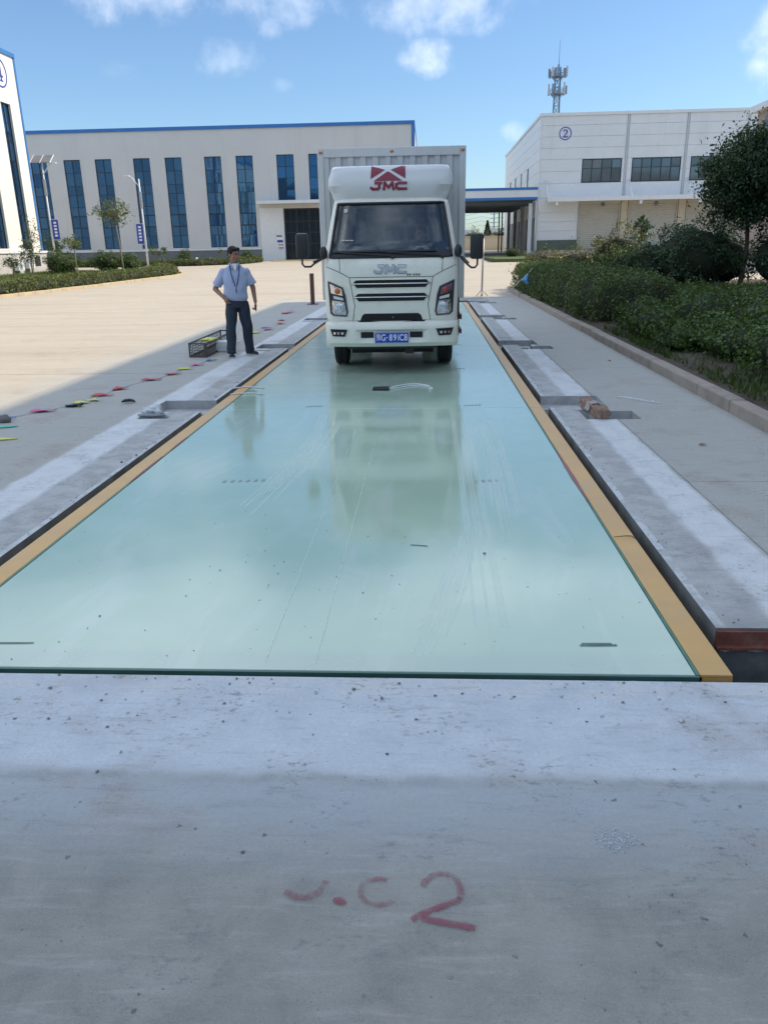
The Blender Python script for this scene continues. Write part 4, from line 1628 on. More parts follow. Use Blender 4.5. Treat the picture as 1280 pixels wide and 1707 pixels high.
def kerb_run(name, path, w, h, stone, mat, label, zfn=lambda x, y: zt(y)):
    """row of kerb stones, each stone an object"""
    root = bpy.data.objects.new(name, None)
    COL.objects.link(root)
    root.location = (path[0][0], path[0][1], zfn(*path[0]))
    tag(root, label, 'kerb')
    pts = [Vector((p[0], p[1], 0)) for p in path]
    cache = {}
    for a, b in zip(pts[:-1], pts[1:]):
        L = (b - a).length
        n = max(1, round(L / stone))
        d = (b - a).normalized()
        ang = math.atan2(d.y, d.x)
        l = L / n
        key = round(l, 2)
        if key not in cache:
            q = MB()
            q.box(-l / 2 + .005, l / 2 - .005, -w / 2, w / 2, -.12, h, .018)
            me = bpy.data.meshes.new('kerb_stone')
            me.from_pydata(q.v, [], q.f)
            me.materials.append(M[mat])
            cache[key] = me
        for i in range(n):
            c = a + d * (l * (i + .5))
            o = bpy.data.objects.new('kerb_stone', cache[key])
            COL.objects.link(o)
            o.parent = root
            o.matrix_parent_inverse = world_of(root).inverted()
            o.location = (c.x + random.gauss(0, .004), c.y, zfn(c.x, c.y) + random.gauss(0, .003))
            o.rotation_euler = (random.gauss(0, .006), 0, ang + random.gauss(0, .003))
    return root


# ---- bed on the right behind the kerb
kerb_run('kerb', [(3.15, -6), (3.15, 27.0)], .17, .125, 1.0, 'kerb', 'long row of tan kerb stones edging the right-hand planting bed')
kerb_run('kerb', [(3.15, 27.25), (3.17, 31.0), (3.5, 32.2), (4.4, 33.0), (9, 33.6), (16, 34)], .17, .14, .9, 'kerb', 'kerb stones turning the far corner of the right-hand bed')
mb = MB()
bedp = [(3.23, -6), (13.9, -6), (13.9, 34.0), (9, 33.5), (4.4, 32.9), (3.55, 32.1), (3.25, 31), (3.23, 27)]
N1, N2 = 12, 44
vsb, fsb = [], []
for j in range(N2 + 1):
    for i in range(N1 + 1):
        x = 3.235 + (13.85 - 3.235) * (i / N1) ** 1.4
        y = -6 + 39.3 * j / N2
        vsb.append((x, y, .085 + .05 * math.sin(x * 2.1) * math.sin(y * 1.3) * (i > 0) + .04 * random.random() * (i > 0) + .02 * (x - 3.2) * .5))
for j in range(N2):
    for i in range(N1):
        a = j * (N1 + 1) + i
        fsb.append((a, a + 1, a + N1 + 2, a + N1 + 1))
mb.add(vsb, fsb)
tag(mb.build('planting_bed', M['soil'], smooth=True, origin=(0, 0, 0)), kind='structure')
zb = lambda x, y: .10 + .01 * (x - 3.2)
hedge('hedge', [(4.30, 15.9), (4.25, 20), (4.2, 24), (4.12, 28), (4.1, 31.2)], 1.85, .88, 33000, .062, 'leaf_hedge',
      'long clipped dark green hedge beside the kerb, right of the pit', zb, lump=.07, top_jit=.07)
def blob_hedge(name, spec, label, lsize, mat, n, group=None):
    root = empty(name, (spec[0][0], spec[0][1], zb(*spec[0][:2])), label, 'shrub', group)
    P, N = [], []
    mb = MB()
    for (x, y, rx, ry, h) in spec:
        h *= random.uniform(1.1, 1.45)
        p, q = bush_points((x, y, zb(x, y) + h * .45), (rx, ry, h * .55), int(n / len(spec)), .22)
        P.append(p); N.append(q)
        mb.ell((x, y, zb(x, y) + h * .4), (rx * .72, ry * .72, h * .40), 12, 8)  # solid dark core added inside each shrub
    leaves('foliage', np.vstack(P), lsize, M[mat], root, nrm=np.vstack(N))
    mb.build('inner_core', M['core'], root, smooth=True)
    return root


blob_hedge('low_shrub', [(4.55, 13.6, .62, .8, .60), (4.1, 15.0, .6, .7, .52), (3.95, 13.8, .5, .8, .42), (3.95, 12.2, .5, .8, .40), (5.2, 15.0, .8, .8, .62), (6.4, 14.6, .9, .8, .7), (4.35, 12.3, .6, .8, .5), (4.3, 10.9, .6, .8, .5), (4.35, 9.5, .6, .8, .5), (8.6, 13.0, .9, 1., .8), (8.2, 11.2, 1., 1., .7), (5.2, 12.4, .8, .8, .62), (4.9, 11.1, .7, .7, .55), (6.1, 13.0, .9, .8, .72), (5.8, 11.4, .9, .9, .62), (7.0, 12.4, .9, 1.0, .75), (6.6, 10.6, .9, .9, .62), (5.3, 9.6, .7, .7, .55), (7.6, 14.2, .9, .9, .8)],
           'fresh green low leafy shrubs at the near end of the right-hand bed', .058, 'leaf_light', 52000)
blob_hedge('low_shrub', [(4.3, 8.1, .55, .8, .45), (4.35, 6.8, .6, .8, .42), (5.6, 8.2, .8, .8, .5), (6.6, 8.8, .8, .8, .55), (5.2, 6.8, .7, .7, .45)],
           'low dark leafy shrub patch nearest the camera in the right-hand bed', .055, 'leaf_mid', 15000)
bush('shrub', 9.0, 28.2, zb(9, 28), 1.45, 1.2, 2.15, 11000, .085, 'leaf_dark', 'big dark round evergreen shrub left of the dark tree trunk')
bush('shrub', 11.9, 27.6, zb(12, 28), 1.35, 1.2, 1.95, 9000, .085, 'leaf_dark', 'dark evergreen shrub right of the dark tree trunk, cut by the picture edge')
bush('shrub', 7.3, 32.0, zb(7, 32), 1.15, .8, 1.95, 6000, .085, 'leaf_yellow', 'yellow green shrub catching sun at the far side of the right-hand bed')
bush('shrub', 10.5, 29.9, zb(10, 28), 1.2, .9, 1.75, 6000, .085, 'leaf_dark', 'dark shrub directly behind the stem of the dark tree')
bush('shrub', 13.2, 29.3, zb(10, 28), 1.0, .9, 1.7, 4000, .085, 'leaf_dark', 'dark shrub at the very right picture edge behind the cut shrub')
bush('shrub', 7.9, 28.9, zb(8, 28), 1.0, .9, 1.55, 5000, .085, 'leaf_dark', 'dark shrub filling the gap left of the big round evergreen shrub')
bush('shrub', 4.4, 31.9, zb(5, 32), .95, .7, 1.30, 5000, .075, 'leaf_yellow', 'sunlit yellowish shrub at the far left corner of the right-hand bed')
bush('shrub', 5.75, 32.2, zb(5, 32), .85, .7, 1.35, 4000, .075, 'leaf_olive', 'olive shrub between the two yellowish shrubs of the right-hand bed')
bush('shrub', 7.2, 29.4, zb(7, 29), 1.0, .9, 1.35, 5000, .08, 'leaf_mid', 'mid green shrub in front of the yellow green shrub in the right-hand bed')
tree('evergreen_tree', 10.55, 28.0, zb(10.5, 28), 5.0, 3.60, 1.62, 1.62, 230, 115, .11, 'leaf_dark', 'big dark evergreen tree with round crown in the right-hand bed', .075, 'bark', spread=.26, droop=.4)
tree('sapling', 11.75, 46.0, zt(46) + .05, 3.1, 2.45, .50, .80, 26, 46, .12, 'leaf_dark', 'small thin sapling in front of the roller doors', .03, 'bark')
grass('tall_grass', lambda: (random.uniform(5.3, 12.8), random.uniform(14.0, 27), zb(6, 20)), 32000, .30, 'grass', 'dark uncut grass behind the clipped hedge')
grass('tall_grass', lambda: (3.35 + abs(random.gauss(0, .35)), random.uniform(4, 15.5), zb(3.4, 8)), 1600, .10, 'grass', 'thin grass tufts along the inner side of the kerb')
# grass verge beside the passage
mb = MB()
mb.box(5.3, 11.0, 66.0, 84.2, .3, zt(75) + .14)
mb.box(5.15, 5.298, 66.0, 84.2, .3, zt(75) + .20)
mb.box(5.15, 11.0, 65.85, 65.998, .3, zt(75) + .10)
tag(mb.build('verge', M['lawn']), 'dark grass verge beside the passage', kind='structure')
bush('shrub', 8.2, 80.0, zt(80), .8, .8, .9, 900, .12, 'leaf_mid', 'small round shrub on the verge under the passage roof')

# ---- green island on the left
kp = [(-17.6, 24.0), (-17.2, 29), (-17.03, 31.1), (-16.6, 34.5), (-16.15, 38), (-15.75, 43.6), (-15.3, 48.0), (-15.5, 50.5), (-16.3, 53.2), (-17.6, 55.3), (-20.0, 57.2), (-24, 59.5), (-28.2, 60.8)]
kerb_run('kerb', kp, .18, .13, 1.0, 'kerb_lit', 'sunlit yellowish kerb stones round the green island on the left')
mb = MB()
isl = [(x - .12, y) for x, y in kp] + [(-28.2, 24)]
mb.add([(x, y, zt(y) + .10) for x, y in isl], [tuple(range(len(isl)))])
tag(mb.build('lawn', M['lawn'], origin=(0, 0, 0)), kind='structure')
hp = [(-18.1, 29.0), (-17.75, 31.5), (-17.3, 35), (-16.85, 38.5), (-16.45, 43.6), (-16.05, 47.6), (-16.3, 50.3), (-17.2, 52.6), (-18.6, 54.4)]
hedge('hedge', hp, 1.15, .46, 21000, .085, 'leaf_olive', 'low olive green edging hedge along the kerb of the left island', lambda x, y: zt(y) + .10, lump=.12, top_jit=.07)
def isl_pt():
    while True:
        y = random.uniform(30, 58)
        x = random.uniform(-28, -17.5)
        if x < -17.3 - max(0, y - 50) * .9:
            return (x, y, zt(y) + .10)
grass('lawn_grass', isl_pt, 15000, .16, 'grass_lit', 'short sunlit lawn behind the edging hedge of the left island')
tree('young_tree', -25.3, 50.6, .30, 3.95, 3.05, .62, 1.35, 26, 15, .10, 'leaf_olive', 'thin sparse young tree before the cream wall, leftmost of the two in line', .035, 'bark_pale', lean=(.45, 0), spread=.34)
tree('young_tree', -23.65, 47.5, .28, 2.6, 1.75, .60, .62, 24, 30, .10, 'leaf_dark', 'small dark young tree with clear stem before the pale plinth', .035, 'bark', spread=.32)
tree('young_tree', -22.4, 42.8, .22, 1.6, 1.32, .55, .42, 18, 34, .085, 'leaf_dark', 'short dark standard bush tree nearest the edging hedge at the left', .03, 'bark', spread=.34)
bush('shrub', -23.9, 41.6, .24, .85, .8, 1.25, 3200, .085, 'leaf_mid', 'rounded shrub cut by the left picture edge')
bush('shrub', -24.85, 54.0, .36, 1.15, 1.0, 1.45, 5200, .10, 'leaf_mid', 'broad dark green shrub left of the short lollipop tree')
tree('young_tree', -22.3, 50.6, .32, 2.65, 2.28, .60, .55, 20, 36, .10, 'leaf_olive', 'short lollipop tree between the two broad shrubs of the left island', .035, 'bark_pale', spread=.36)
bush('shrub', -22.75, 56.6, .38, 1.05, .95, 1.32, 5000, .10, 'leaf_mid', 'broad green shrub at the foot of the taller young tree')
bush('shrub', -21.35, 57.2, .38, .75, .7, 1.15, 2500, .10, 'leaf_light', 'lighter green shrub right of the taller young tree stem')
tree('young_tree', -21.35, 56.0, .36, 5.1, 4.35, 1.15, .95, 40, 34, .13, 'leaf_olive', 'taller young tree with airy crown left of the lamp with no solar panel', .055, 'bark_pale', lean=(-.35, 0), spread=.30, droop=.6)
tree('young_tree', -35.0, 75.0, zt(75), 3.4, 2.6, 1.1, .95, 30, 50, .14, 'leaf_dark', 'dark dense tree against the far hall beside the blue banner', .07, 'bark', spread=.34)
tree('young_tree', -20.6, 61.5, zt(61), 2.2, 1.75, .62, .42, 16, 36, .11, 'leaf_mid', 'small bushy tree at the foot of the lamp with no solar panel', .03, 'bark', spread=.36)
hedge('hedge', [(-34, 72.2), (-26, 70.4), (-20.5, 70.2), (-17.2, 73.5), (-16.6, 80)], 1.3, .42, 9000, .13, 'leaf_olive', 'low far hedge strip before the grey plinth of the hall', lambda x, y: zt(y) + .05, lump=.16)
for (x, y, r_, h, lb) in ((-22.5, 74.5, .65, 1.3, 'round shrub before the plinth, left of the man'), (-16.95, 75.5, .55, 1.1, 'round shrub before the plinth, right of the man head'), (-27.6, 73.0, .5, 1.0, 'small round shrub before the plinth, right of the lamp')):
    bush('shrub', x, y, zt(y), r_, r_, h, 1100, .13, 'leaf_mid', lb)
tree('sapling', -18.9, 73.4, zt(73), 1.9, 1.55, .25, .5, 8, 16, .12, 'leaf_olive', 'slim sapling before the hall window left of the man', .022, 'bark_pale')
mb = MB()
mb.tube([(-21.0, 73.2, zt(73)), (-21.0, 73.2, zt(73) + .5)], .07, 8)
mb.ell((-21.0, 73.2, zt(73) + .55), (.13, .13, .12), 10, 6)
tag(mb.build('garden_light', M['lamp_white'], smooth=True), 'small white garden light by the far hedge strip', 'light')
pt = empty('conifer', (9.9, 138, 1.1), 'bluish conifer peeping over the boundary wall', 'tree')
mb = MB()
mb.tube([(9.9, 138, 1.0), (9.9, 138, 5.6)], [.12, .02], 6)
mb.build('trunk', M['bark'], pt)
cp = []
for q in range(1500):
    t = random.random() ** .7
    a = random.uniform(0, 6.28)
    r_ = (1 - t) * 1.15 * random.uniform(.5, 1.05) + .05
    cp.append((9.9 + r_ * math.cos(a), 138 + r_ * math.sin(a), 1.6 + 4.1 * t))
leaves('crown', cp, .26, M['leaf_dark'], pt)
for (x, y, lb) in ((7.4, 132, 'far bush top left of the conifer over the boundary wall'), (11.9, 133, 'far bush top right of the conifer over the boundary wall')):
    bush('shrub', x, y, 1.1, 1.5, 1.2, 3.0, 1200, .25, 'leaf_mid', lb)

# ---- street lamps
def street_lamp(x, y, h, label, solar, banner_z):
    z0 = zt(y) + .05
    root = empty('street_lamp', (x, y, z0), label, 'street lamp', 'solar street lamps before the hall')
    mb = MB()
    mb.tube([(x, y, z0), (x, y, h)], [.085, .05], 10)
    mb.build('pole', M['lamp_white'], root, smooth=True)
    mb = MB()
    mb.tube([(x, y, z0), (x, y, z0 + .25)], [.16, .12], 10)
    mb.build('base', M['galv'], root)
    mb = MB()
    mb.tube([(x, y, h - 2.1), (x, y, h - .9)], .105, 10)
    for q in range(5):
        mb.tube([(x, y, h - 2.0 + q * .24), (x, y, h - 1.95 + q * .24)], .125, 10)
    mb.build('battery_case', M['galv'], root, smooth=False)
    sx = 1 if solar else -1
    mb = MB()
    mb.tube([(x, y, h - .55), (x + sx * .28, y, h - .25), (x + sx * .55, y, h + .12), (x + sx * .75, y, h + .22)], [.035] * 4, 8)
    arm = mb.build('arm', M['lamp_white'], root, smooth=True)
    mb = MB()
    mb.box(x + sx * .70 - .02 if sx > 0 else x - 1.15, x + 1.15 if sx > 0 else x - .70, y - .11, y + .11, h + .18, h + .27, .02)
    mb.build('lamp_head', M['lamp_white'], root)
    if solar:
        mb = MB()
        f = lambda u, v, d: (x + .05 + u, y + v * .80 + d * .5, h + .55 + v * .60 - d * .8)
        for u0, u1 in ((-.78, -.03), (.03, .78)):
            mb.prism([(u0, -.5), (u1, -.5), (u1, .5), (u0, .5)], 0, .04, f)
        sp_ = mb.build('solar_panel', M['plinth'], root)
        for u0 in (-.80, -.03, .77):
            mb = MB()
            mb.prism([(u0, -.53), (u0 + .035, -.53), (u0 + .035, .53), (u0, .53)], -.02, .055, f)
            mb.build('panel_frame', M['lamp_white'], sp_)
        mb = MB()
        mb.bar((x, y, h - .3), (x + .05, y, h + .5), .06)
        mb.build('panel_bracket', M['lamp_white'], root)
    mb = MB()
    bx0, bx1 = (x + .10, x + .62) if solar else (x - .62, x - .10)
    mb.box(bx0, bx1, y - .012, y + .012, banner_z, banner_z + 1.5)
    bn = mb.build('banner', M['darkblue'], root)
    mb = MB()
    for q in range(5):
        mb.box((bx0 + bx1) / 2 - .11, (bx0 + bx1) / 2 + .11, y - .018, y - .0125, banner_z + .22 + q * .24, banner_z + .36 + q * .24)
    mb.build('banner_print', M['white_print'], bn)
    mb = MB()
    for zz in (banner_z - .03, banner_z + 1.5):
        mb.bar((x, y, zz), (bx1 + .02 if solar else bx0 - .02, y, zz), .03)
    mb.build('banner_bracket', M['lamp_white'], root)


street_lamp(-29.85, 64.0, 8.1, 'street lamp with solar panel rising beside the cream building corner', True, 2.75)
street_lamp(-22.35, 64.0, 7.05, 'street lamp with no solar panel before the third tall window of the hall', False, 2.3)

# ---------------------------------------------------------------- the box truck (local axes: x right as seen, y towards its tail, z up)
truck = empty('box_truck', (-.485, 10.65, .003), 'white cab box truck with red roof logo standing on the green deck, driver inside', 'truck', rz=R(1.4))
ZR = [.62, .70, .82, .95, 1.10, 1.28, 1.40, 1.47, 1.535, 1.60, 1.75, 1.90, 2.05, 2.15, 2.215, 2.25, 2.285, 2.31]
FR = [.075, .062, .050, .044, .040, .040, .048, .060, .085, .112, .195, .28, .36, .41, .445, .47, .52, .62]
WR = [1.03 * q_ for q_ in (.855, .865, .872, .876, .878, .878, .876, .872, .866, .858, .835, .811, .787, .770, .758, .745, .715, .64)]


def interp(z, arr):
    return float(np.interp(z, ZR, arr))


def cab_w(z):
    return interp(z, WR)


def front_y(x, z):
    w = cab_w(z)
    t = min(1., abs(x) / w)
    return interp(z, FR) + .30 * (1 - (1 - t ** 5.5) ** (1 / 5.5)) + .018 * t * t


REAR = 1.62
fx = [-1, -.992, -.972, -.94, -.905, -.86, -.79, -.70, -.55, -.35, -.12, .12, .35, .55, .70, .79, .86, .905, .94, .972, .992, 1]
side_t = [1.0, .80, .60, .40, .20, .04]


def cab_ring(z, out=0.):
    w = cab_w(z)
    r_ = []
    y0 = front_y(w, z)
    for t in side_t:
        r_.append(Vector((-w - out, y0 + (REAR - y0) * t, z)))
    for q in fx:
        x = q * w
        r_.append(Vector((x + (out if q > .97 else -out if q < -.97 else 0), front_y(x, z) - out, z)))
    for t in reversed(side_t):
        r_.append(Vector((w + out, y0 + (REAR - y0) * t, z)))
    return r_


NS, NF = len(side_t), len(fx)
rings = [cab_ring(z) for z in ZR]
nc = len(rings[0])
ws_rows = range(8, 14)                       # windscreen opening
ws_cols = range(NS + 4, NS + NF - 5)
sd_rows = range(8, 14)
sd_cols = list(range(1, 4)) + list(range(nc - 5, nc - 2))
mb = MB()
vs_ = [tuple(v) for r_ in rings for v in r_]
fs = []
for j in range(len(ZR) - 1):
    for i in range(nc - 1):
        if j in ws_rows and i in ws_cols: continue
        if j in sd_rows and i in sd_cols: continue
        fs.append((j * nc + i, j * nc + i + 1, (j + 1) * nc + i + 1, (j + 1) * nc + i))
    fs.append((j * nc + nc - 1, j * nc, (j + 1) * nc, (j + 1) * nc + nc - 1))
fs.append(tuple(range(nc))[::-1])
fs.append(tuple((len(ZR) - 1) * nc + i for i in range(nc)))
mb.add(vs_, fs)
cabo = mb.build('cab', M['cab'], truck, smooth=True, local=True, angle=38)


def loc(root, mb, name, mat, smooth=False, angle=None):
    return mb.build(name, mat, root, smooth=smooth, local=True, angle=angle)


# windscreen pane and side windows follow the openings
def patch(rows_, cols_, off, th):
    v, f = [], []
    rr = list(rows_) + [max(rows_) + 1]
    cc = list(cols_) + [max(cols_) + 1]
    for d in (off, off - th):
        for j in rr:
            g = cab_ring(ZR[j], d)
            for i in cc:
                v.append(g[i])
    n, m_ = len(cc), len(rr)
    for k in range(2):
        for j in range(m_ - 1):
            for i in range(n - 1):
                a = k * n * m_ + j * n + i
                f.append((a, a + 1, a + n + 1, a + n))
    return v, f


mb = MB()
mb.add(*patch(ws_rows, ws_cols, -.006, .005))
wsn = loc(truck, mb, 'windscreen', M['windscreen'], True)
for cs in (range(1, 4), range(nc - 5, nc - 2)):
    mb = MB()
    mb.add(*patch(sd_rows, cs, -.008, .004))
    loc(truck, mb, 'side_window', M['windscreen'], True)
# black rubber seal and frit round the windscreen
mb = MB()
c0, c1 = NS + 4, NS + NF - 5
edge = []
for j in range(8, 15):
    edge.append(cab_ring(ZR[j], .004)[c0])
for i in range(c0 + 1, c1 + 1):
    edge.append(cab_ring(ZR[14], .004)[i])
for j in range(13, 7, -1):
    edge.append(cab_ring(ZR[j], .004)[c1])
for i in range(c1 - 1, c0 - 1, -1):
    edge.append(cab_ring(ZR[8], .004)[i])
mb.tube(edge + [edge[1]], .017, 6)
loc(truck, mb, 'windscreen_seal', M['dark'], True)
mb = MB()
for zz, hh in ((1.545, .075),):
    v, f = [], []
    xs = np.linspace(-.80, .80, 22)
    for x in xs:
        for z in (zz, zz + hh):
            v.append((x * cab_w(z) / cab_w(1.535), front_y(x, z) - .001, z))
    for i in range(len(xs) - 1):
        f.append((2 * i, 2 * i + 2, 2 * i + 3, 2 * i + 1))
    mb.add(v, f)
loc(truck, mb, 'cowl_panel', M['dark'])


def on_front(mb, poly, d0, d1, dens=.05):
    """plate following the curved cab front; d0/d1 = distance in front of the skin"""
    P = []
    for (a, b) in zip(poly, poly[1:] + poly[:1]):
        L = math.hypot(b[0] - a[0], b[1] - a[1])
        n = max(1, int(L / dens))
        P += [(a[0] + (b[0] - a[0]) * q / n, a[1] + (b[1] - a[1]) * q / n) for q in range(n)]
    # interior strip mesh: fan from centroid
    cx = sum(p[0] for p in P) / len(P)
    cz = sum(p[1] for p in P) / len(P)
    n = len(P)
    v = [(x, front_y(x, z) - d0, z) for x, z in P] + [((x + cx) / 2, front_y((x + cx) / 2, (z + cz) / 2) - d0, (z + cz) / 2) for x, z in P] + [(cx, front_y(cx, cz) - d0, cz)]
    v += [(x, front_y(x, z) - d1, z) for x, z in P]
    f = []
    for i in range(n):
        j = (i + 1) % n
        f += [(i, j, n + j, n + i), (n + i, n + j, 2 * n), (i, 2 * n + 1 + i, 2 * n + 1 + j, j)]
    mb.add(v, f)


def outline(mb, poly, w, off, closed=True):
    P = []
    pr = list(zip(poly, poly[1:] + (poly[:1] if closed else [])))
    if not closed:
        pr = list(zip(poly[:-1], poly[1:]))
    for (a, b) in pr:
        n = max(1, int(math.hypot(b[0] - a[0], b[1] - a[1]) / .05))
        P += [(a[0] + (b[0] - a[0]) * q / n, a[1] + (b[1] - a[1]) * q / n) for q in range(n)]
    if closed:
        P += [P[0], P[1]]
    else:
        P.append(poly[-1])
    mb.tube([(x, front_y(x, z) - off, z) for x, z in P], w, 5)


# panel gaps
mb = MB()
for s in (-1, 1):
    outline(mb, [(s * .862, 1.425), (s * .70, 1.36), (s * .555, 1.285), (s * .54, 1.20), (s * .49, .92), (s * .52, .73)], .0045, .0, False)
    outline(mb, [(s * .685, 1.535), (s * .675, 1.36)], .004, .0, False)
outline(mb, [(-.555, 1.283), (.555, 1.283)], .004, 0, False)
loc(truck, mb, 'panel_gap', M['dark'])
# grille: two black hexagonal slots with a bright bar each
for (zt_, zm, zb_, xt, xm) in ((1.252, 1.200, 1.143, .470, .508), (1.080, 1.028, .970, .445, .488)):
    mb = MB()
    on_front(mb, [(-xt, zt_), (xt, zt_), (xm, zm + .008), (xt - .01, zb_), (-xt + .01, zb_), (-xm, zm + .008)], .003, -.004)
    gr = loc(truck, mb, 'grille_slot', M['black'])
    mb = MB()
    mb.tube([(x, front_y(x, zm) - .010, zm) for x in np.linspace(-xm - .02, xm + .02, 13)], .0105, 6, flat=.8)
    loc(gr, mb, 'grille_bar', M['chrome'], True)
    mb = MB()
    outline(mb, [(-xt, zt_), (xt, zt_), (xm, zm + .008), (xt - .01, zb_), (-xt + .01, zb_), (-xm, zm + .008)], .006, .002)
    loc(gr, mb, 'grille_lip', M['cab'], True)
    mb = MB()
    for q in range(40):
        x = -xt + .02 + q * (2 * xt - .04) / 39
        mb.box(x - .002, x + .002, front_y(x, zm) - .007, front_y(x, zm) - .002, zb_ + .008, zt_ - .008)
    loc(gr, mb, 'grille_mesh', M['dark'])
mb = MB()
lp = [(-.36, .815), (.36, .815), (.395, .79), (.425, .715), (-.425, .715), (-.395, .79)]
on_front(mb, lp, .002, -.004)
lg = loc(truck, mb, 'lower_grille', M['black'])
mb = MB()
for z in (.737, .757, .777, .797):
    xx = .425 - max(0, z - .715) * .5
    mb.tube([(x, front_y(x, z) - .006, z) for x in np.linspace(-xx + .02, xx - .02, 9)], .004, 5)
loc(lg, mb, 'grille_mesh', M['dark'])
mb = MB()
mb.ell((.02, front_y(0, .765) - .01, .765), (.012, .006, .012), 10, 6)
loc(lg, mb, 'camera', M['plinth'], True)
# dark gap above the bumper
mb = MB()
on_front(mb, [(-.86, .735), (-.47, .728), (-.43, .70), (.43, .70), (.47, .728), (.86, .735), (.862, .675), (-.862, .675)], .0015, -.004)
loc(truck, mb, 'bumper_gap', M['black'])

# headlights
for s in (-1, 1):
    poly = [(s * .842, 1.238), (s * .645, 1.155), (s * .612, 1.05), (s * .586, .835), (s * .606, .782), (s * .785, .794), (s * .822, .825)]
    mb = MB()
    on_front(mb, poly, .004, -.01)
    hl = loc(truck, mb, 'headlight', M['dark'])
    mb = MB()
    outline(mb, poly, .007, .005)
    loc(hl, mb, 'bezel', M['plinth'], True)
    # upper turn-signal bay, middle strip, lower main reflector
    mb = MB()
    on_front(mb, [(s * .822, 1.208), (s * .664, 1.140), (s * .648, 1.050), (s * .806, 1.085)], .008, .003)
    ub = loc(hl, mb, 'reflector', M['chrome'] if s < 0 else mk('smoked_reflector', (.30, .20, .24), .15, metal=.8))
    mb = MB()
    mb.ell((s * .718, front_y(.718, 1.115) - .018, 1.112), (.040, .016, .040), 14, 8)
    loc(hl, mb, 'turn_signal', M['amber'] if s < 0 else M['redlens'], True)
    mb = MB()
    on_front(mb, [(s * .778, 1.055), (s * .645, 1.022), (s * .640, .990), (s * .772, 1.012)], .009, .003)
    loc(hl, mb, 'light_strip', M['lamp_white'])
    mb = MB()
    on_front(mb, [(s * .795, .992), (s * .632, .972), (s * .606, .838), (s * .618, .798), (s * .775, .808), (s * .802, .842)], .008, .003)
    loc(hl, mb, 'reflector', M['chrome'])
    mb = MB()
    c = (s * .69, front_y(.69, .895) - .012, .892)
    mb.ell(c, (.062, .016, .068), 16, 8)
    loc(hl, mb, 'main_lamp', mk('headlamp_bulb', (.62, .66, .70), .08, metal=.7, var=.35, scale=45) if s < 0 else bpy.data.materials['headlamp_bulb'], True)
    mb = MB()
    for q in range(5):
        xx = .64 + q * .025
        mb.tube([(s * xx, front_y(xx, .90) - .0265, .84), (s * xx, front_y(xx, .90) - .0285, .90), (s * xx, front_y(xx, .94) - .0265, .945)], .003, 4)
    loc(hl, mb, 'lens_rib', M['lamp_white'])

# bumper: boxed shape with a recessed middle, fog lamps, number plate
BW = .912
def bump_y(x, z):
    t = min(1, abs(x) / BW)
    return -.012 + .30 * (1 - (1 - t ** 6) ** (1 / 6)) + .05 * t * t + (.045 if z < .44 else 0) * ((.44 - z) / .04 if z < .44 else 0) + (.025 * (z - .66) / .04 if z > .66 else 0)


zs = [.375, .40, .43, .50, .585, .61, .66, .69, .705]
xs = sorted(set([round(q * BW, 4) for q in (-1, -.992, -.97, -.94, -.90, -.84)] + [-.70, -.52, -.475, -.42, -.2, 0, .2, .42, .475, .52, .70] + [round(q * BW, 4) for q in (.84, .90, .94, .97, .992, 1)]))
v, f = [], []
for z in zs:
    for x in xs:
        y = bump_y(x, z)
        if abs(x) < .43 and .43 < z < .59: y += .035
        v.append((x, y, z if abs(x) < .45 or z < .6 else z))
n = len(xs)
for j in range(len(zs) - 1):
    for i in range(n - 1):
        f.append((j * n + i, j * n + i + 1, (j + 1) * n + i + 1, (j + 1) * n + i))
b0 = len(v)
for (z, j) in ((.375, 0), (.705, len(zs) - 1)):
    for x in xs:
        v.append((x, max(.34, bump_y(x, z) + .02), z))
for k, j in ((0, 0), (1, len(zs) - 1)):
    for i in range(n - 1):
        a = b0 + k * n + i
        f.append((j * n + i, j * n + i + 1, a + 1, a))
for i in (0, n - 1):
    f.append(tuple(j * n + i for j in range(len(zs))) + (b0 + n + i, b0 + i))
mb = MB()
mb.add(v, f)
bm_ = loc(truck, mb, 'bumper', M['cab'], True, 35)
mb = MB()
for s in (-1, 1):
    mb.box(*sorted((s * .245, s * .415)), .020, .024, .498, .575)
loc(bm_, mb, 'bumper_opening', M['black'])
for s in (-1, 1):
    fb = lambda a, b, d: (s * a, bump_y(a, .56) + d, b)
    mb = MB()
    poly = [(.830, .612), (.600, .606), (.635, .520), (.800, .524)]
    mb.prism(poly, -.016, .03, fb)
    fl = loc(bm_, mb, 'fog_lamp', M['black'])
    mb = MB()
    for xa, xb in ((.640, .690), (.70, .74), (.75, .795)):
        mb.prism([(xa + .004, .578), (xb - .006, .580), (xb - .008, .548), (xa + .012, .546)], -.022, -.012, fb)
    loc(fl, mb, 'fog_reflector', M['chrome'])
    mb = MB()
    mb.prism([(.835, .618), (.835, .613), (.598, .607), (.596, .612)], -.019, .0, fb)
    loc(fl, mb, 'fog_trim', M['dark'])
mb = MB()
mb.box(-.225, .225, -.022, -.008, .428, .570, .006)
pl = loc(bm_, mb, 'number_plate', M['plate_blue'])
pm = Matrix.Translation((0, -.0235, .499)) @ Matrix.Rotation(R(90), 4, 'X')
for t_, x, sx_, sz in (('豫', -.178, .68, .098), ('G', -.112, .80, .118), ('·', -.062, 1., .12), ('8', -.012, .78, .118), ('9', .044, .78, .118), ('1', .090, .72, .118), ('C', .134, .80, .118), ('8', .190, .78, .118)):
    text_mesh('plate_character', t_, sz, M['white_print'], pm @ Matrix.Translation((x, 0, 0)), pl, .0012, sx_, local=True, offset=.0 if t_ == '豫' else .0012)
mb = MB()
for z0, z1 in ((.432, .4345), (.5635, .566)):
    mb.box(-.219, .219, -.0235, -.0222, z0, z1)
loc(pl, mb, 'plate_border', M['white_print'])


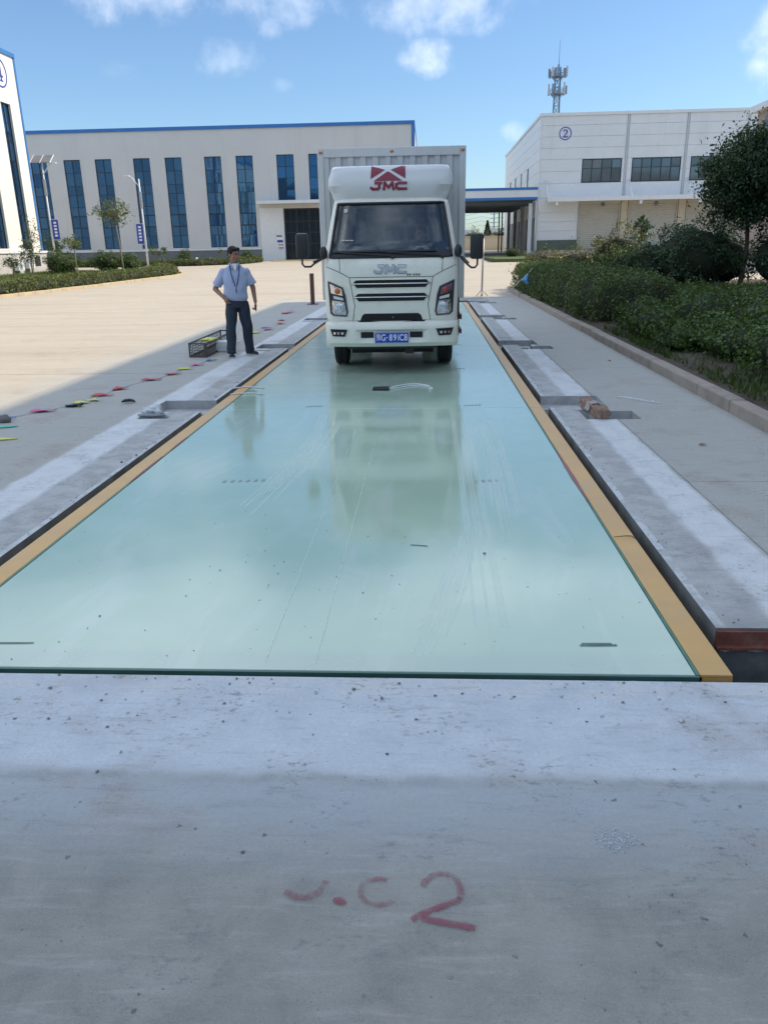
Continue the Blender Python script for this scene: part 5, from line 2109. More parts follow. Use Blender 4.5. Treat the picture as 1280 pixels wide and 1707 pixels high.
# brand letters as thick strokes
def strokes(mb, lines, w, fn, d0, d1):
    for ln in lines:
        for a, b in zip(ln[:-1], ln[1:]):
            a2, b2_ = Vector(a), Vector(b)
            d = (b2_ - a2).normalized()
            nn = Vector((-d.y, d.x)) * w / 2
            e = d * w * .46
            mb.prism([tuple(a2 - e + nn), tuple(b2_ + e + nn), tuple(b2_ + e - nn), tuple(a2 - e - nn)], d0 - random.uniform(0, .0006), d1, fn)


LET = {'J': [[(.46, 1), (.95, 1)], [(.78, .96), (.78, .30), (.62, .06), (.22, .06), (.05, .24)]],
       'M': [[(.08, .05), (.16, 1), (.50, .30), (.84, 1), (.94, .05)]],
       'C': [[(.95, .95), (.30, .95), (.08, .74), (.08, .26), (.30, .05), (.95, .05)]]}


def brand(fn, x0, z0, w, h, sw, mat, name, root, d0, d1):
    cw = w / 3.25
    for i, ch_ in enumerate('JMC'):
        mb = MB()
        ox = x0 + i * cw * 1.125
        strokes(mb, [[(ox + p[0] * cw, z0 + p[1] * h) for p in ln] for ln in LET[ch_]], sw, fn, d0, d1)
        loc(root, mb, name, mat)


ff = lambda a, b, d: (a, front_y(a, b) + d, b)
brand(ff, -.215, 1.338, .41, .085, .028, M['letter'], 'brand_letter', truck, -.012, .0)
brand(ff, -.2175, 1.3355, .415, .09, .033, M['dark'], 'letter_backing', truck, -.004, .001)
mb = MB()
for q in range(5):
    x = .21 + q * .034 + (.012 if q > 1 else 0)
    mb.prism([(x, 1.298), (x + .026, 1.298), (x + .026, 1.322), (x, 1.322)], -.003, 0, ff)
loc(truck, mb, 'model_script', M['plinth'])

# wipers
for (x0, x1, z1, xe) in ((-.02, -.72, 1.60, 0), (.62, -.06, 1.595, 0)):
    mb = MB()
    p = [(x0 + (.06 if x0 > 0 else .04), front_y(x0, 1.535) - .02, 1.538), (x0 * .6 + x1 * .4, front_y(x1 * .5, 1.57) - .03, 1.575), (x1, front_y(x1, z1) - .016, z1)]
    mb.tube(p, [.012, .009, .006], 6)
    mb.tube([(x0 - .02, front_y(x0, 1.60) - .014, 1.600), ((x0 + x1) / 2, front_y((x0 + x1) / 2, 1.60) - .014, 1.604), (x1 - .05, front_y(x1 - .05, 1.595) - .014, 1.595)], .008, 6)
    mb.ell((x0 + (.06 if x0 > 0 else .04), front_y(x0, 1.535) - .018, 1.532), (.03, .02, .022), 10, 6)
    loc(truck, mb, 'wiper', M['dark'], True)
# stickers on the glass
mb = MB()
f_s = lambda u, v, d: (u, front_y(u, v) - .006 + d, v)
ring(mb, f_s, -.60, 2.125, .016, .024, -.001, .0, 16)
mb.prism([(-.612 , 2.118), (-.588, 2.118), (-.588, 2.131), (-.612, 2.131)], -.001, 0, f_s)
loc(truck, mb, 'windscreen_sticker', M['white_print'])
mb = MB()
for q in range(3):
    mb.prism([(-.65 + q * .055, 1.742), (-.605 + q * .055, 1.742), (-.605 + q * .055, 1.757), (-.65 + q * .055, 1.757)], -.001, 0, f_s)
loc(truck, mb, 'dash_card', M['plinth_pale'])

# roof deflector
DZ = [2.252, 2.30, 2.36, 2.44, 2.52, 2.61, 2.655, 2.685, 2.700, 2.705]
DF = [.535, .505, .480, .472, .488, .515, .54, .585, .70, .95]
DW = [.765, .780, .805, .842, .838, .812, .797, .785, .762, .68]
rings = []
for z, fy, w in zip(DZ, DF, DW):
    r_ = []
    for t in (1, .66, .33, .08):
        r_.append(Vector((-w - .02 * (t > .2), fy + .34 + (1.50 - fy - .34) * t, z)))
    for q in [s_ * u_ for s_, U_ in ((-1, (1, .995, .98, .95, .92, .88, .82, .75, .66, .55, .42, .28, .14)), (1, (0, .14, .28, .42, .55, .66, .75, .82, .88, .92, .95, .98, .995, 1))) for u_ in U_]:
        t = abs(q)
        dent = .055 * math.exp(-((abs(q) - .90) / .10) ** 2) * math.exp(-((z - 2.36) / .06) ** 2) - .012 * math.exp(-(q / .5) ** 2) * math.exp(-((z - 2.5) / .12) ** 2)
        r_.append(Vector((q * w, fy + .34 * (1 - (1 - t ** 11) ** (1 / 11)) + .035 * t * t + dent, z)))
    for t in (.08, .33, .66, 1):
        r_.append(Vector((w + .02 * (t > .2), fy + .34 + (1.50 - fy - .34) * t, z)))
    rings.append(r_)
mb = MB()
mb.loft(rings)
df = loc(truck, mb, 'roof_deflector', M['defl'], True, 30)
def defl_y(x, z):
    w = float(np.interp(z, DZ, DW)); fy = float(np.interp(z, DZ, DF)); q = x / w; t = abs(q)
    return fy + .34 * (1 - (1 - t ** 11) ** (1 / 11)) + .035 * t * t - .012 * math.exp(-(q / .5) ** 2) * math.exp(-((z - 2.5) / .12) ** 2)
fd = lambda a, b, d: (a, defl_y(a, b) + d, b)
ox = -.03
for poly in ([(-.26, 2.690), (-.03, 2.622), (-.262, 2.478)], [(.20, 2.690), (-.03, 2.622), (.202, 2.478)],):
    pass
mb = MB()
def grid_plate(poly_fn, n, m_, off):
    v, f = [], []
    for j in range(m_ + 1):
        for i in range(n + 1):
            a, b = poly_fn(i / n, j / m_)
            v.append((a, defl_y(a, b) - off, b))
    for j in range(m_):
        for i in range(n):
            a = j * (n + 1) + i
            f.append((a, a + 1, a + n + 2, a + n + 1))
    mb.add(v, f)
def quad(p00, p10, p11, p01):
    return lambda s, t: tuple((np.array(p00) * (1 - s) + np.array(p10) * s) * (1 - t) + (np.array(p01) * (1 - s) + np.array(p11) * s) * t)
# red emblem: left and right wings above, a blunt peak below, parted by white lines
cx, zc, HW = -.030, 2.618, .232
grid_plate(quad((cx - HW, 2.515), (cx - HW, 2.515), (cx - .035, zc + .012), (cx - HW + .012, 2.682)), 8, 8, .004)
grid_plate(quad((cx + HW, 2.515), (cx + HW, 2.515), (cx + .035, zc + .012), (cx + HW - .002, 2.695)), 8, 8, .004)
grid_plate(quad((cx - HW + .04, 2.490), (cx + HW - .04, 2.490), (cx + .012, zc - .012), (cx - .012, zc - .012)), 10, 6, .004)
loc(df, mb, 'emblem', M['logo_red'])
brand(fd, -.262, 2.385, .475, .080, .034, M['logo_red'], 'emblem_letter', df, -.012, .001)
mb = MB()
mb.box(-.66, .66, .62, .90, 2.24, 2.30)
loc(truck, mb, 'deflector_gap_shade', M['black'])  # dark strip standing in for the shaded gap under the deflector

# mirrors on bent arms
for s, (x0, x1, z0, z1) in ((-1, (-1.245, -1.075, 1.535, 1.85)), (1, (1.04, 1.215, 1.49, 1.81))):
    mb = MB()
    mb.box(x0, x1, .035, .115, z0, z1, .034)
    mr = loc(truck, mb, 'mirror', M['dark'], True, 30)
    mb = MB()
    mb.box(x0 + .02, x1 - .02, .1155, .119, z0 + .03, z1 - .03)
    loc(mr, mb, 'mirror_glass', M['mirror'])
    mb = MB()
    xi, xo = s * .85, (x0 + x1) / 2 + s * .01
    mb.tube([(xi, .16, 1.56), (xi + s * .06, .12, 1.525), (xi + s * .16, .09, z0 - .065), (xi + s * .21, .08, z0 - .105), (xo - s * .03, .075, z0 - .105), (xo, .075, z0 - .07), (xo, .075, z0 + .04)], .0135, 8)
    mb.tube([(xi, .20, 1.545), (xi + s * .10, .12, 1.52), (xi + s * .18, .09, z0 - .05)], .011, 6)
    loc(mr, mb, 'mirror_arm', M['dark'], True)
    mb = MB()
    mb.ell((s * .89, .15, 1.60), (.05, .05, .085), 12, 8)
    mb.tube([(s * .86, .17, 1.56), (s * .89, .15, 1.60)], .02, 6)
    loc(truck, mb, 'blind_spot_mirror', M['dark'], True)

# cab interior
mb = MB()
v, f = [], []
prof = [(.20, 1.47), (.26, 1.545), (.40, 1.56), (.52, 1.52), (.55, 1.30), (.50, 1.0)]
for x in (-.80, -.3, .1, .25, .55, .80):
    for (y, z) in prof:
        v.append((x, y, z + (.035 if .2 < x < .6 and y > .3 else 0)))
for i in range(5):
    for j in range(len(prof) - 1):
        a = i * len(prof) + j
        f.append((a, a + 1, a + len(prof) + 1, a + len(prof)))
mb.add(v, f)
loc(truck, mb, 'dashboard', M['dark'], True, 40)
mb = MB()
mb.box(-.82, .82, 1.52, 1.56, .8, 2.2)
loc(truck, mb, 'rear_wall', M['seat'])
for x in (-.42, .0, .43):
    mb = MB()
    mb.box(x - .20, x + .20, .95, 1.42, 1.0, 1.16, .05)
    mb.box(x - .20, x + .20, 1.30, 1.46, 1.12, 1.68, .05)
    mb.box(x - .12, x + .12, 1.33, 1.44, 1.70, 1.90, .04)
    loc(truck, mb, 'seat', M['seat'], True, 40)
mb = MB()
cw_ = Vector((.40, .62, 1.60))
pts = []
ax = Vector((0, -.45, .55)).normalized()
e1 = Vector((1, 0, 0)); e2 = ax.cross(e1)
for q in range(29):
    t = 2 * math.pi * q / 28
    pts.append(cw_ + (e1 * math.cos(t) + e2 * math.sin(t)) * .205)
mb.tube(pts, .016, 7)
for t in (.1, math.pi - .1, -math.pi / 2):
    mb.tube([cw_, cw_ + (e1 * math.cos(t) + e2 * math.sin(t)) * .2], .013, 6)
mb.ell(cw_, (.06, .05, .05), 10, 6)
loc(truck, mb, 'steering_wheel', M['dark'], True)

# cargo box
bx0, bx1, by0, by1, bz0, bz1 = -1.095, 1.085, 1.76, 5.95, .90, 3.045
mb = MB()
def corr(u0, u1, period, depth, fn):
    us, u = [], u0
    while u < u1 - 1e-6:
        for a, d in ((0, 0), (.40, 0), (.52, 1), (.88, 1)):
            if u + a * period < u1:
                us.append((u + a * period, d * depth))
        u += period
    us.append((u1, 0))
    v, f = [], []
    for a, d in us:
        v += [fn(a, bz0 + .1, d), fn(a, bz1 - .12, d)]
    for i in range(len(us) - 1):
        f.append((2 * i, 2 * i + 2, 2 * i + 3, 2 * i + 1))
    mb.add(v, f)
corr(bx0 + .09, bx1 - .09, .182, .028, lambda a, z, d: (a, by0 + .012 + d, z))
loc(truck, mb, 'box_front_panel', M['boxskin'])
for x, s in ((bx0, 1), (bx1, -1)):
    mb = MB()
    corr(by0 + .09, by1 - .09, .182, .028, lambda a, z, d: (x + s * (.012 + d), a, z))
    loc(truck, mb, 'box_side_panel', M['boxskin'])
mb = MB()
mb.box(bx0 + .05, bx1 - .05, by0 + .05, by1, bz1 - .05, bz1 - .012)
mb.box(bx0 + .05, bx1 - .05, by0 + .05, by1, bz0 + .01, bz0 + .06)
mb.box(bx0 + .05, bx1 - .05, by1 - .04, by1, bz0 + .06, bz1 - .05)
loc(truck, mb, 'box_body', M['boxskin'])
mb = MB()
for x in (bx0, bx1 - .09):
    for y in (by0, by1 - .09):
        mb.box(x, x + .09, y, y + .09, bz0, bz1 - .001, .008)
for y in (by0 - .004, by1 - .086):
    mb.box(bx0 + .0905, bx1 - .0905, y, y + .09, bz1 - .125, bz1, .008)
    mb.box(bx0 + .0905, bx1 - .0905, y, y + .09, bz0 - .001, bz0 + .10, .008)
for x in (bx0 - .003, bx1 - .087):
    mb.box(x, x + .09, by0 + .0905, by1 - .0905, bz1 - .125, bz1 - .0005)
    mb.box(x, x + .09, by0 + .0905, by1 - .0905, bz0 - .001, bz0 + .10)
loc(truck, mb, 'box_frame', M['boxframe'])
mb = MB()
for x in (bx0 + .05, bx1 - .05, 0):
    mb.ell((x, by0 - .004, bz1 - .06), (.03, .014, .02), 10, 6)
loc(truck, mb, 'marker_lamp', M['amber'], True)

# chassis, wheels, guards
mb = MB()
for s in (-1, 1):
    mb.box(s * .36 - .04, s * .36 + .04, .35, 5.8, .52, .70)
for y in (1.9, 2.8, 3.8, 4.8, 5.6):
    mb.box(-.32, .32, y, y + .08, .55, .68)
    mb.box(-1.0, 1.0, y, y + .07, .705, .895)
mb.box(-.26, .26, .45, 1.5, .38, .98)
mb.box(-.58, .58, .55, 1.02, .235, .42)  # black shield and flap boxes added to darken the view underneath
mb.box(-.62, .62, 1.45, 1.75, .20, .60)
mb.box(-.98, .98, 3.95, 3.99, .22, .70)
mb.box(-.55, .55, 1.10, 1.26, .30, .40)
mb.tube([(-.8, 4.55, .38), (.8, 4.55, .38)], .10, 10)
mb.ell((0, 4.55, .38), (.18, .18, .18), 12, 8)
loc(truck, mb, 'chassis', M['black'])
mb = MB()
mb.box(-.60, .60, .12, .36, .34, .46)
mb.box(.18, .30, .22, .30, .26, .42)
loc(truck, mb, 'underride_bar', M['dark'])
def wheel(x, y, r_, w):
    mb = MB()
    prof = [(-.5, .62), (-.5, .86), (-.44, .96), (-.32, 1.0), (-.14, 1.0), (-.13, .965), (-.05, .965), (-.04, 1.0), (.04, 1.0), (.05, .965), (.13, .965), (.14, 1.0), (.32, 1.0), (.44, .96), (.5, .86), (.5, .62)]
    rings = []
    n = 36
    for a, q in prof:
        rings.append([(x + a * w, y + r_ * q * math.cos(2 * math.pi * k / n), r_ + r_ * q * math.sin(2 * math.pi * k / n)) for k in range(n)])
    mb.loft(rings, cap=False)
    wh = loc(truck, mb, 'wheel', M['rubber'], True, 30)
    mb = MB()
    s = 1 if x > 0 else -1
    rings = []
    for a, q in ((.5, .62), (.40, .60), (.10, .50), (.12, .28), (.30, .24), (.32, .0001)):
        rings.append([(x + s * a * w, y + r_ * q * math.cos(2 * math.pi * k / 24), r_ + r_ * q * math.sin(2 * math.pi * k / 24)) for k in range(24)])
    mb.loft(rings, cap=False)
    rings = [[(x - s * a * w, y + r_ * q * math.cos(2 * math.pi * k / 24), r_ + r_ * q * math.sin(2 * math.pi * k / 24)) for k in range(24)] for a, q in ((.5, .62), (.3, .55), (.1, .2), (.1, .0001))]
    mb.loft(rings, cap=False)
    loc(wh, mb, 'rim', M['steel'], True, 40)
for s in (-1, 1):
    wheel(s * .765, 1.17, .358, .205)
    wheel(s * .84, 4.55, .358, .205)
    wheel(s * .60, 4.55, .358, .205)
    mb = MB()
    n = 14
    v, f = [], []
    for q in range(n + 1):
        a = math.pi * (.02 + .96 * q / n)
        for xx in (.62, .872):
            for rr in (.43, .45):
                v.append((s * xx, 1.17 + rr * math.cos(a), .358 + rr * math.sin(a)))
    for q in range(n):
        b = q * 4
        f += [(b, b + 4, b + 6, b + 2), (b + 1, b + 3, b + 7, b + 5), (b + 2, b + 6, b + 7, b + 3), (b, b + 1, b + 5, b + 4)]
    mb.add(v, f)
    loc(truck, mb, 'wheel_arch', M['black'])
    # red-brown side guard rails hanging below the box
    mb = MB()
    for z in (.34, .56):
        mb.box(*sorted((s * 1.07, s * 1.04)), 1.95, 3.8, z, z + .07)
    for y in (2.05, 2.9, 3.7):
        mb.box(*sorted((s * 1.035, s * 1.005)), y, y + .05, .30, .895)
    loc(truck, mb, 'side_guard', M['redprimer'])
    mb = MB()
    mb.box(s * .80 - .28, s * .80 + .28, 5.15, 5.17, .22, .60)
    loc(truck, mb, 'mud_flap', M['dark'])
mb = MB()
mb.box(-.98, -.42, 2.1, 2.9, .42, .72, .04)
loc(truck, mb, 'battery_box', M['dark'])
mb = MB()
mb.box(.45, 1.0, 2.1, 3.1, .40, .76, .06)
loc(truck, mb, 'fuel_tank', M['steel'], True, 30)

# ---------------------------------------------------------------- people
def remesh(mb, name, mat, parent, voxel=.007, smooth=2, wrinkle=0., wscale=9., seed=0.):
    """union of overlapping limbs grown into one continuous surface"""
    me = bpy.data.meshes.new('tmp')
    me.from_pydata(mb.v, [], mb.f)
    bm = bmesh.new(); bm.from_mesh(me); bmesh.ops.recalc_face_normals(bm, faces=bm.faces); bm.to_mesh(me); bm.free()
    o = bpy.data.objects.new('tmp', me)
    COL.objects.link(o)
    md = o.modifiers.new('r', 'REMESH')
    md.mode = 'VOXEL'; md.voxel_size = voxel; md.use_smooth_shade = True
    if smooth:
        sm = o.modifiers.new('s', 'SMOOTH'); sm.factor = .5; sm.iterations = smooth
    dg = bpy.context.evaluated_depsgraph_get()
    m2 = bpy.data.meshes.new_from_object(o.evaluated_get(dg))
    bpy.data.objects.remove(o)
    m2.name = name
    if wrinkle:
        n = len(m2.vertices)
        co = np.empty(n * 3); no = np.empty(n * 3)
        m2.vertices.foreach_get('co', co); m2.vertices.foreach_get('normal', no)
        co, no = co.reshape(-1, 3), no.reshape(-1, 3)
        a = np.sin(co[:, 2] * wscale * 5 + np.sin(co[:, 0] * wscale * 2.2 + seed) * 2.4 + np.sin(co[:, 1] * wscale * 1.7) * 1.5)
        b = np.sin(co[:, 2] * wscale * 2.1 + co[:, 0] * wscale * 3.1 + seed)
        co = co + no * ((a * .6 + b * .4) * wrinkle)[:, None]
        m2.vertices.foreach_set('co', co.reshape(-1))
    m2.polygons.foreach_set('use_smooth', [True] * len(m2.polygons))
    m2.materials.clear(); m2.materials.append(mat)
    o = bpy.data.objects.new(name, m2)
    return link(o, parent, True)


def seg(mb, p0, p1, r0, r1, n=12, flat=1.):
    """tapered limb with rounded ends"""
    p0, p1 = Vector(p0), Vector(p1)
    mb.tube([p0, p0.lerp(p1, .33), p0.lerp(p1, .66), p1], [r0, r0 * .67 + r1 * .33, r0 * .33 + r1 * .67, r1], n, flat=flat)
    mb.ell(p0, (r0, r0, r0), n, 8)
    mb.ell(p1, (r1, r1, r1), n, 8)


def zloft(mb, secs, n=20):
    """(cx, cy, z, rx, ry) rounded-box sections"""
    rings = []
    for cx, cy, z, rx, ry in secs:
        r_ = []
        for k in range(n):
            t = 2 * math.pi * k / n
            c, s = math.cos(t), math.sin(t)
            r_.append((cx + rx * math.copysign(abs(c) ** .8, c), cy + ry * math.copysign(abs(s) ** .8, s), z))
        rings.append(r_)
    mb.loft(rings)


def hand(mb, wrist, d, palm_n, size=1., curl=.5, thumb_side=1, spread=.012):
    """palm with four bent fingers and a thumb; d = direction of the fingers, palm_n = palm normal"""
    w = Vector(wrist); d = Vector(d).normalized(); n = Vector(palm_n).normalized()
    s = d.cross(n).normalized() * thumb_side
    k = size
    mb.tube([w, w + d * .045 * k, w + d * .085 * k], [.024 * k, .036 * k, .034 * k], 10, flat=.45, ref=n)
    for i, (off, L) in enumerate(((.028, .070), (.0095, .080), (-.0095, .074), (-.028, .058))):
        b = w + d * .080 * k + s * off * k
        c1 = curl * (.55 + .12 * i)
        d1 = (d * math.cos(c1) + n * math.sin(c1)).normalized()
        d2 = (d * math.cos(c1 * 2.1) + n * math.sin(c1 * 2.1)).normalized()
        p1 = b + d1 * L * .45 * k
        p2 = p1 + d2 * L * .38 * k
        p3 = p2 + (d * math.cos(c1 * 2.7) + n * math.sin(c1 * 2.7)).normalized() * L * .22 * k
        mb.tube([b - d * .02 * k, b, p1, p2, p3], [.0095 * k, .0098 * k, .009 * k, .0082 * k, .006 * k], 8)
    b = w + d * .025 * k + s * .026 * k
    t1 = (d * .75 + s * .62 + n * .25).normalized()
    t2 = (d * .9 + s * .15 + n * .45).normalized()
    mb.tube([b - t1 * .01, b + t1 * .032 * k, b + t1 * .032 * k + t2 * .036 * k], [.013 * k, .011 * k, .0075 * k], 8)


def head(mb, c, rot, hair_mb=None, k=1.):
    """skull, jaw, nose, ears, brow; c = head centre, facing -Y before rot"""
    c = Vector(c)
    P = lambda x, y, z: c + rot @ (Vector((x, y, z)) * k)
    E = lambda x, y, z, r: mb.ell(P(x, y, z), [q * k for q in r], 16, 10, rot)
    E(0, .012, .028, (.073, .092, .086))
    E(0, -.012, -.030, (.062, .072, .075))
    E(0, -.040, -.082, (.036, .036, .028))
    E(0, -.060, -.052, (.034, .025, .022))
    E(.036, -.052, -.022, (.024, .022, .022)); E(-.036, -.052, -.022, (.024, .022, .022))
    E(0, -.072, .024, (.045, .016, .012))
    mb.tube([P(0, -.078, .020), P(0, -.096, -.010), P(0, -.102, -.022), P(0, -.085, -.032)], [.008 * k, .010 * k, .014 * k, .010 * k], 8)
    E(.012, -.088, -.024, (.009, .010, .008)); E(-.012, -.088, -.024, (.009, .010, .008))
    E(0, -.082, -.052, (.022, .010, .006)); E(0, -.080, -.063, (.019, .010, .007))
    for s in (-1, 1):
        mb.ell(P(s * .074, .014, -.004), (.010 * k, .020 * k, .032 * k), 10, 8, rot)
    if hair_mb is not None:
        H = lambda x, y, z, r: hair_mb.ell(P(x, y, z), [q * k for q in r], 18, 12, rot)
        H(0, .022, .050, (.079, .094, .080))
        H(0, .045, .010, (.076, .072, .075))
        H(.030, -.052, .088, (.045, .035, .026)); H(-.028, -.054, .084, (.045, .034, .024))
        H(.066, .0, .042, (.016, .045, .036)); H(-.066, .0, .042, (.016, .045, .036))
    return P


def face_bits(P, rot, root, k=1.):
    for s in (-1, 1):
        mb = MB()
        mb.ell(P(s * .029, -.0795, .002), (.011 * k, .006 * k, .0055 * k), 10, 6, rot)
        loc(root, mb, 'eye', M['white_print'], True)
        mb = MB()
        mb.ell(P(s * .029 , -.0845, .002), (.0055 * k, .003 * k, .0052 * k), 10, 6, rot)
        mb.tube([P(s * .016, -.083, .0075), P(s * .029, -.0855, .0095), P(s * .042, -.080, .0065)], .002 * k, 5)
        loc(root, mb, 'iris', M['hair'], True)
        mb = MB()
        mb.tube([P(s * .012, -.088, .026), P(s * .030, -.088, .032), P(s * .048, -.078, .026)], [.0035 * k, .0042 * k, .002 * k], 6)
        loc(root, mb, 'eyebrow', M['hair'], True)
    mb = MB()
    mb.tube([P(-.022, -.083, -.057), P(-.008, -.0925, -.0565), P(.008, -.0925, -.0565), P(.022, -.083, -.057)], [.002 * k, .0035 * k, .0035 * k, .002 * k], 6)
    loc(root, mb, 'mouth', mk('lips', (.22, .085, .07), .5) if 'lips' not in bpy.data.materials else bpy.data.materials['lips'], True)


# ---- the man standing beside the pit
man = empty('person', (-3.075, 12.80, 0), 'man in pale blue short sleeved shirt and navy trousers standing left of the pit', 'person', rz=R(14))
rz = lambda a: Matrix.Rotation(R(a), 3, 'Z')
hr = Matrix.Rotation(R(38), 3, 'Z') @ Matrix.Rotation(R(6), 3, 'X')
body = MB(); hair = MB()
# joints: x right as seen, -y towards the camera
hipL, hipR = (-.085, .0, .90), (.085, .0, .90)
kneeL, ankL = (-.125, -.035, .49), (-.150, -.06, .085)
kneeR, ankR = (.130, .02, .49), (.150, .17, .085)
shL, shR = (-.182, .0, 1.333), (.182, .0, 1.333)
elL, wrL = (-.330, .06, 1.075), (-.205, -.10, .945)
elR, wrR = (.268, .02, 1.085), (.290, -.05, .865)
zloft(body, [(0, 0, .86, .15, .105), (0, 0, .98, .145, .10), (0, -.01, 1.10, .15, .105), (0, -.005, 1.25, .165, .108), (0, .0, 1.33, .155, .088), (0, .005, 1.41, .075, .055)])
seg(body, (0, .012, 1.40), (0, -.004, 1.52), .056, .052)
P = head(body, (0, -.012, 1.590), hr, hair, 1.04)
for sh, el, wr in ((shL, elL, wrL), (shR, elR, wrR)):
    seg(body, sh, el, .050, .041)
    seg(body, el, wr, .042, .028)
hand(body, wrL, (.45, -.35, -.75), (.75, .5, .1), 1.0, .75, 1)
hand(body, wrR, (.02, -.12, -1), (-.9, -.2, .1), 1.0, .85, -1)
for hp_, kn, an in ((hipL, kneeL, ankL), (hipR, kneeR, ankR)):
    seg(body, hp_, kn, .078, .052)
    seg(body, kn, an, .050, .038)
    fx_ = (.0, -.08) if an is ankL else (.051, -.061)
    seg(body, an, (an[0] + fx_[0], an[1] + fx_[1], .05), .034, .030)
remesh(body, 'body', M['skin'], man, .0062, 2)
remesh(hair, 'hair', M['hair'], man, .006, 1, .002, 22)
face_bits(P, hr, man, 1.04)
sh_ = MB()
zloft(sh_, [(-.01, -.005, .890, .165, .122), (-.012, -.010, .93, .188, .140), (-.012, -.012, 1.00, .192, .142), (-.01, -.015, 1.10, .188, .140), (0, -.01, 1.22, .192, .134), (0, 0, 1.30, .198, .118), (0, .004, 1.355, .186, .102), (0, .006, 1.40, .142, .086), (0, .006, 1.43, .100, .074), (0, .005, 1.455, .07, .062)])
for sh, el in ((shL, elL), (shR, elR)):
    a, b = Vector(sh), Vector(el)
    e = a.lerp(b, .80)
    sh_.ell(a, (.056, .060, .054), 14, 9)
    sh_.tube([a.lerp(b, -.03), a.lerp(b, .3), e], [.056, .066, .080], 14)
remesh(sh_, 'shirt', M['shirt'], man, .0075, 2, .0075, 6, 1.2)
mb = MB()
for s in (-1, 1):
    mb.add([(s * .002 + .01, -.086, 1.395), (s * .060, -.055, 1.470), (s * .085, -.055, 1.425), (s * .045, -.105, 1.375)], [(0, 1, 2, 3)])
    mb.add([(s * .060, -.055, 1.470), (s * .066, .03, 1.482), (s * .090, .03, 1.445), (s * .085, -.055, 1.425)], [(0, 1, 2, 3)])
    mb.add([(s * .066, .03, 1.482), (0, .075, 1.485), (0, .082, 1.445), (s * .090, .03, 1.445)], [(0, 1, 2, 3)])
co = loc(man, mb, 'collar', M['shirt'], True)
so = co.modifiers.new('s', 'SOLIDIFY'); so.thickness = .006
mb = MB()
mb.add([(-.042, -.066, 1.458), (.042, -.066, 1.458), (.028, -.105, 1.388), (.004, -.122, 1.335), (-.016, -.106, 1.388)], [(0, 1, 2, 3, 4)])
loc(man, mb, 'undershirt', M['collar_in'])
mb = MB()
for s in (-1, 1):
    mb.tube([(s * .062, -.02, 1.475), (s * .075, -.09, 1.415), (s * .060, -.142, 1.30), (s * .030, -.155, 1.18), (.0, -.158, 1.08)], .0075, 6, flat=.35, ref=(0, -1, .2))
mb.tube([(0, -.158, 1.09), (0, -.160, 1.02)], .009, 6)
loc(man, mb, 'lanyard', M['lanyard'], True)
mb = MB()
for z in (1.28, 1.20, 1.12, 1.04, .97):
    mb.ell((.012, -.1525 - (.008 if z < 1.2 else 0), z), (.006, .004, .006), 8, 5)
loc(man, mb, 'shirt_button', M['collar_in'], True)
tro = MB()
zloft(tro, [(0, .0, .78, .165, .118), (0, 0, .84, .168, .125), (0, -.004, .90, .163, .124), (0, -.004, .945, .160, .120)])
for s, hp_, kn, an in ((-1, hipL, kneeL, ankL), (1, hipR, kneeR, ankR)):
    h_ = Vector(hp_) + Vector((0, 0, -.03)); k_ = Vector(kn); a_ = Vector(an) + Vector((0, -.008, -.022))
    tro.tube([h_, h_.lerp(k_, .5), k_, k_.lerp(a_, .45), k_.lerp(a_, .85), a_ + Vector((0, -.01, 0))], [.100, .097, .086, .080, .075, .080], 16)
remesh(tro, 'trousers', M['trousers'], man, .0075, 2, .008, 4, 2.)
mb = MB()
rings = []
for dz, o in ((-.017, 0), (-.017, .006), (.017, .006), (.017, 0)):
    rings.append([(.166 * math.copysign(abs(math.cos(t)) ** .8, math.cos(t)) * (1 + o * 2), -.004 + .127 * math.copysign(abs(math.sin(t)) ** .8, math.sin(t)) * (1 + o * 2), .925 + dz) for t in np.linspace(0, 2 * math.pi, 28, endpoint=False)])
mb.loft(rings, cap=False)
bl = loc(man, mb, 'belt', M['belt'], True, 30)
mb = MB()
mb.box(-.022, .022, -.142, -.134, .908, .942, .003)
loc(bl, mb, 'buckle', M['chrome'])
for an, yaw in ((ankL, 0), (ankR, 40)):
    rr = Matrix.Rotation(R(yaw), 3, 'Z')
    q = lambda x, y, z: Vector((an[0], an[1], 0)) + rr @ Vector((x, y, z))
    mb = MB()
    rings = []
    for y, w, h in ((.075, .022, .050), (.06, .036, .082), (.02, .042, .098), (-.04, .044, .085), (-.10, .049, .060), (-.15, .046, .046), (-.185, .028, .036)):
        rings.append([q(w * math.cos(t), y, .018 + max(0, h * math.sin(t))) for t in np.linspace(-.25, math.pi + .25, 13)])
    mb.loft(rings)
    sho = loc(man, mb, 'shoe', M['shoe'], True, 50)
    mb = MB()
    pts2 = [(.075, .024), (.05, .040), (0, .045), (-.05, .046), (-.10, .051), (-.15, .047), (-.188, .026)]
    pl_ = [(w, y) for y, w in pts2] + [(-w, y) for y, w in reversed(pts2)]
    mb.prism(pl_, .001, .021, lambda a, b, d: q(a, b, d))
    loc(sho, mb, 'sole', M['sole'])
ph_ = MB()
ph_.box(-2.782, -2.760, 12.728, 12.793, .735, .825, .004)
ph_.tube([(-2.772, 12.763, .80), (-2.757, 12.723, .72)], .006, 6)
tag(ph_.build('phone', M['dark']), 'small dark gadget in the right hanging hand of the standing man', 'gadget')

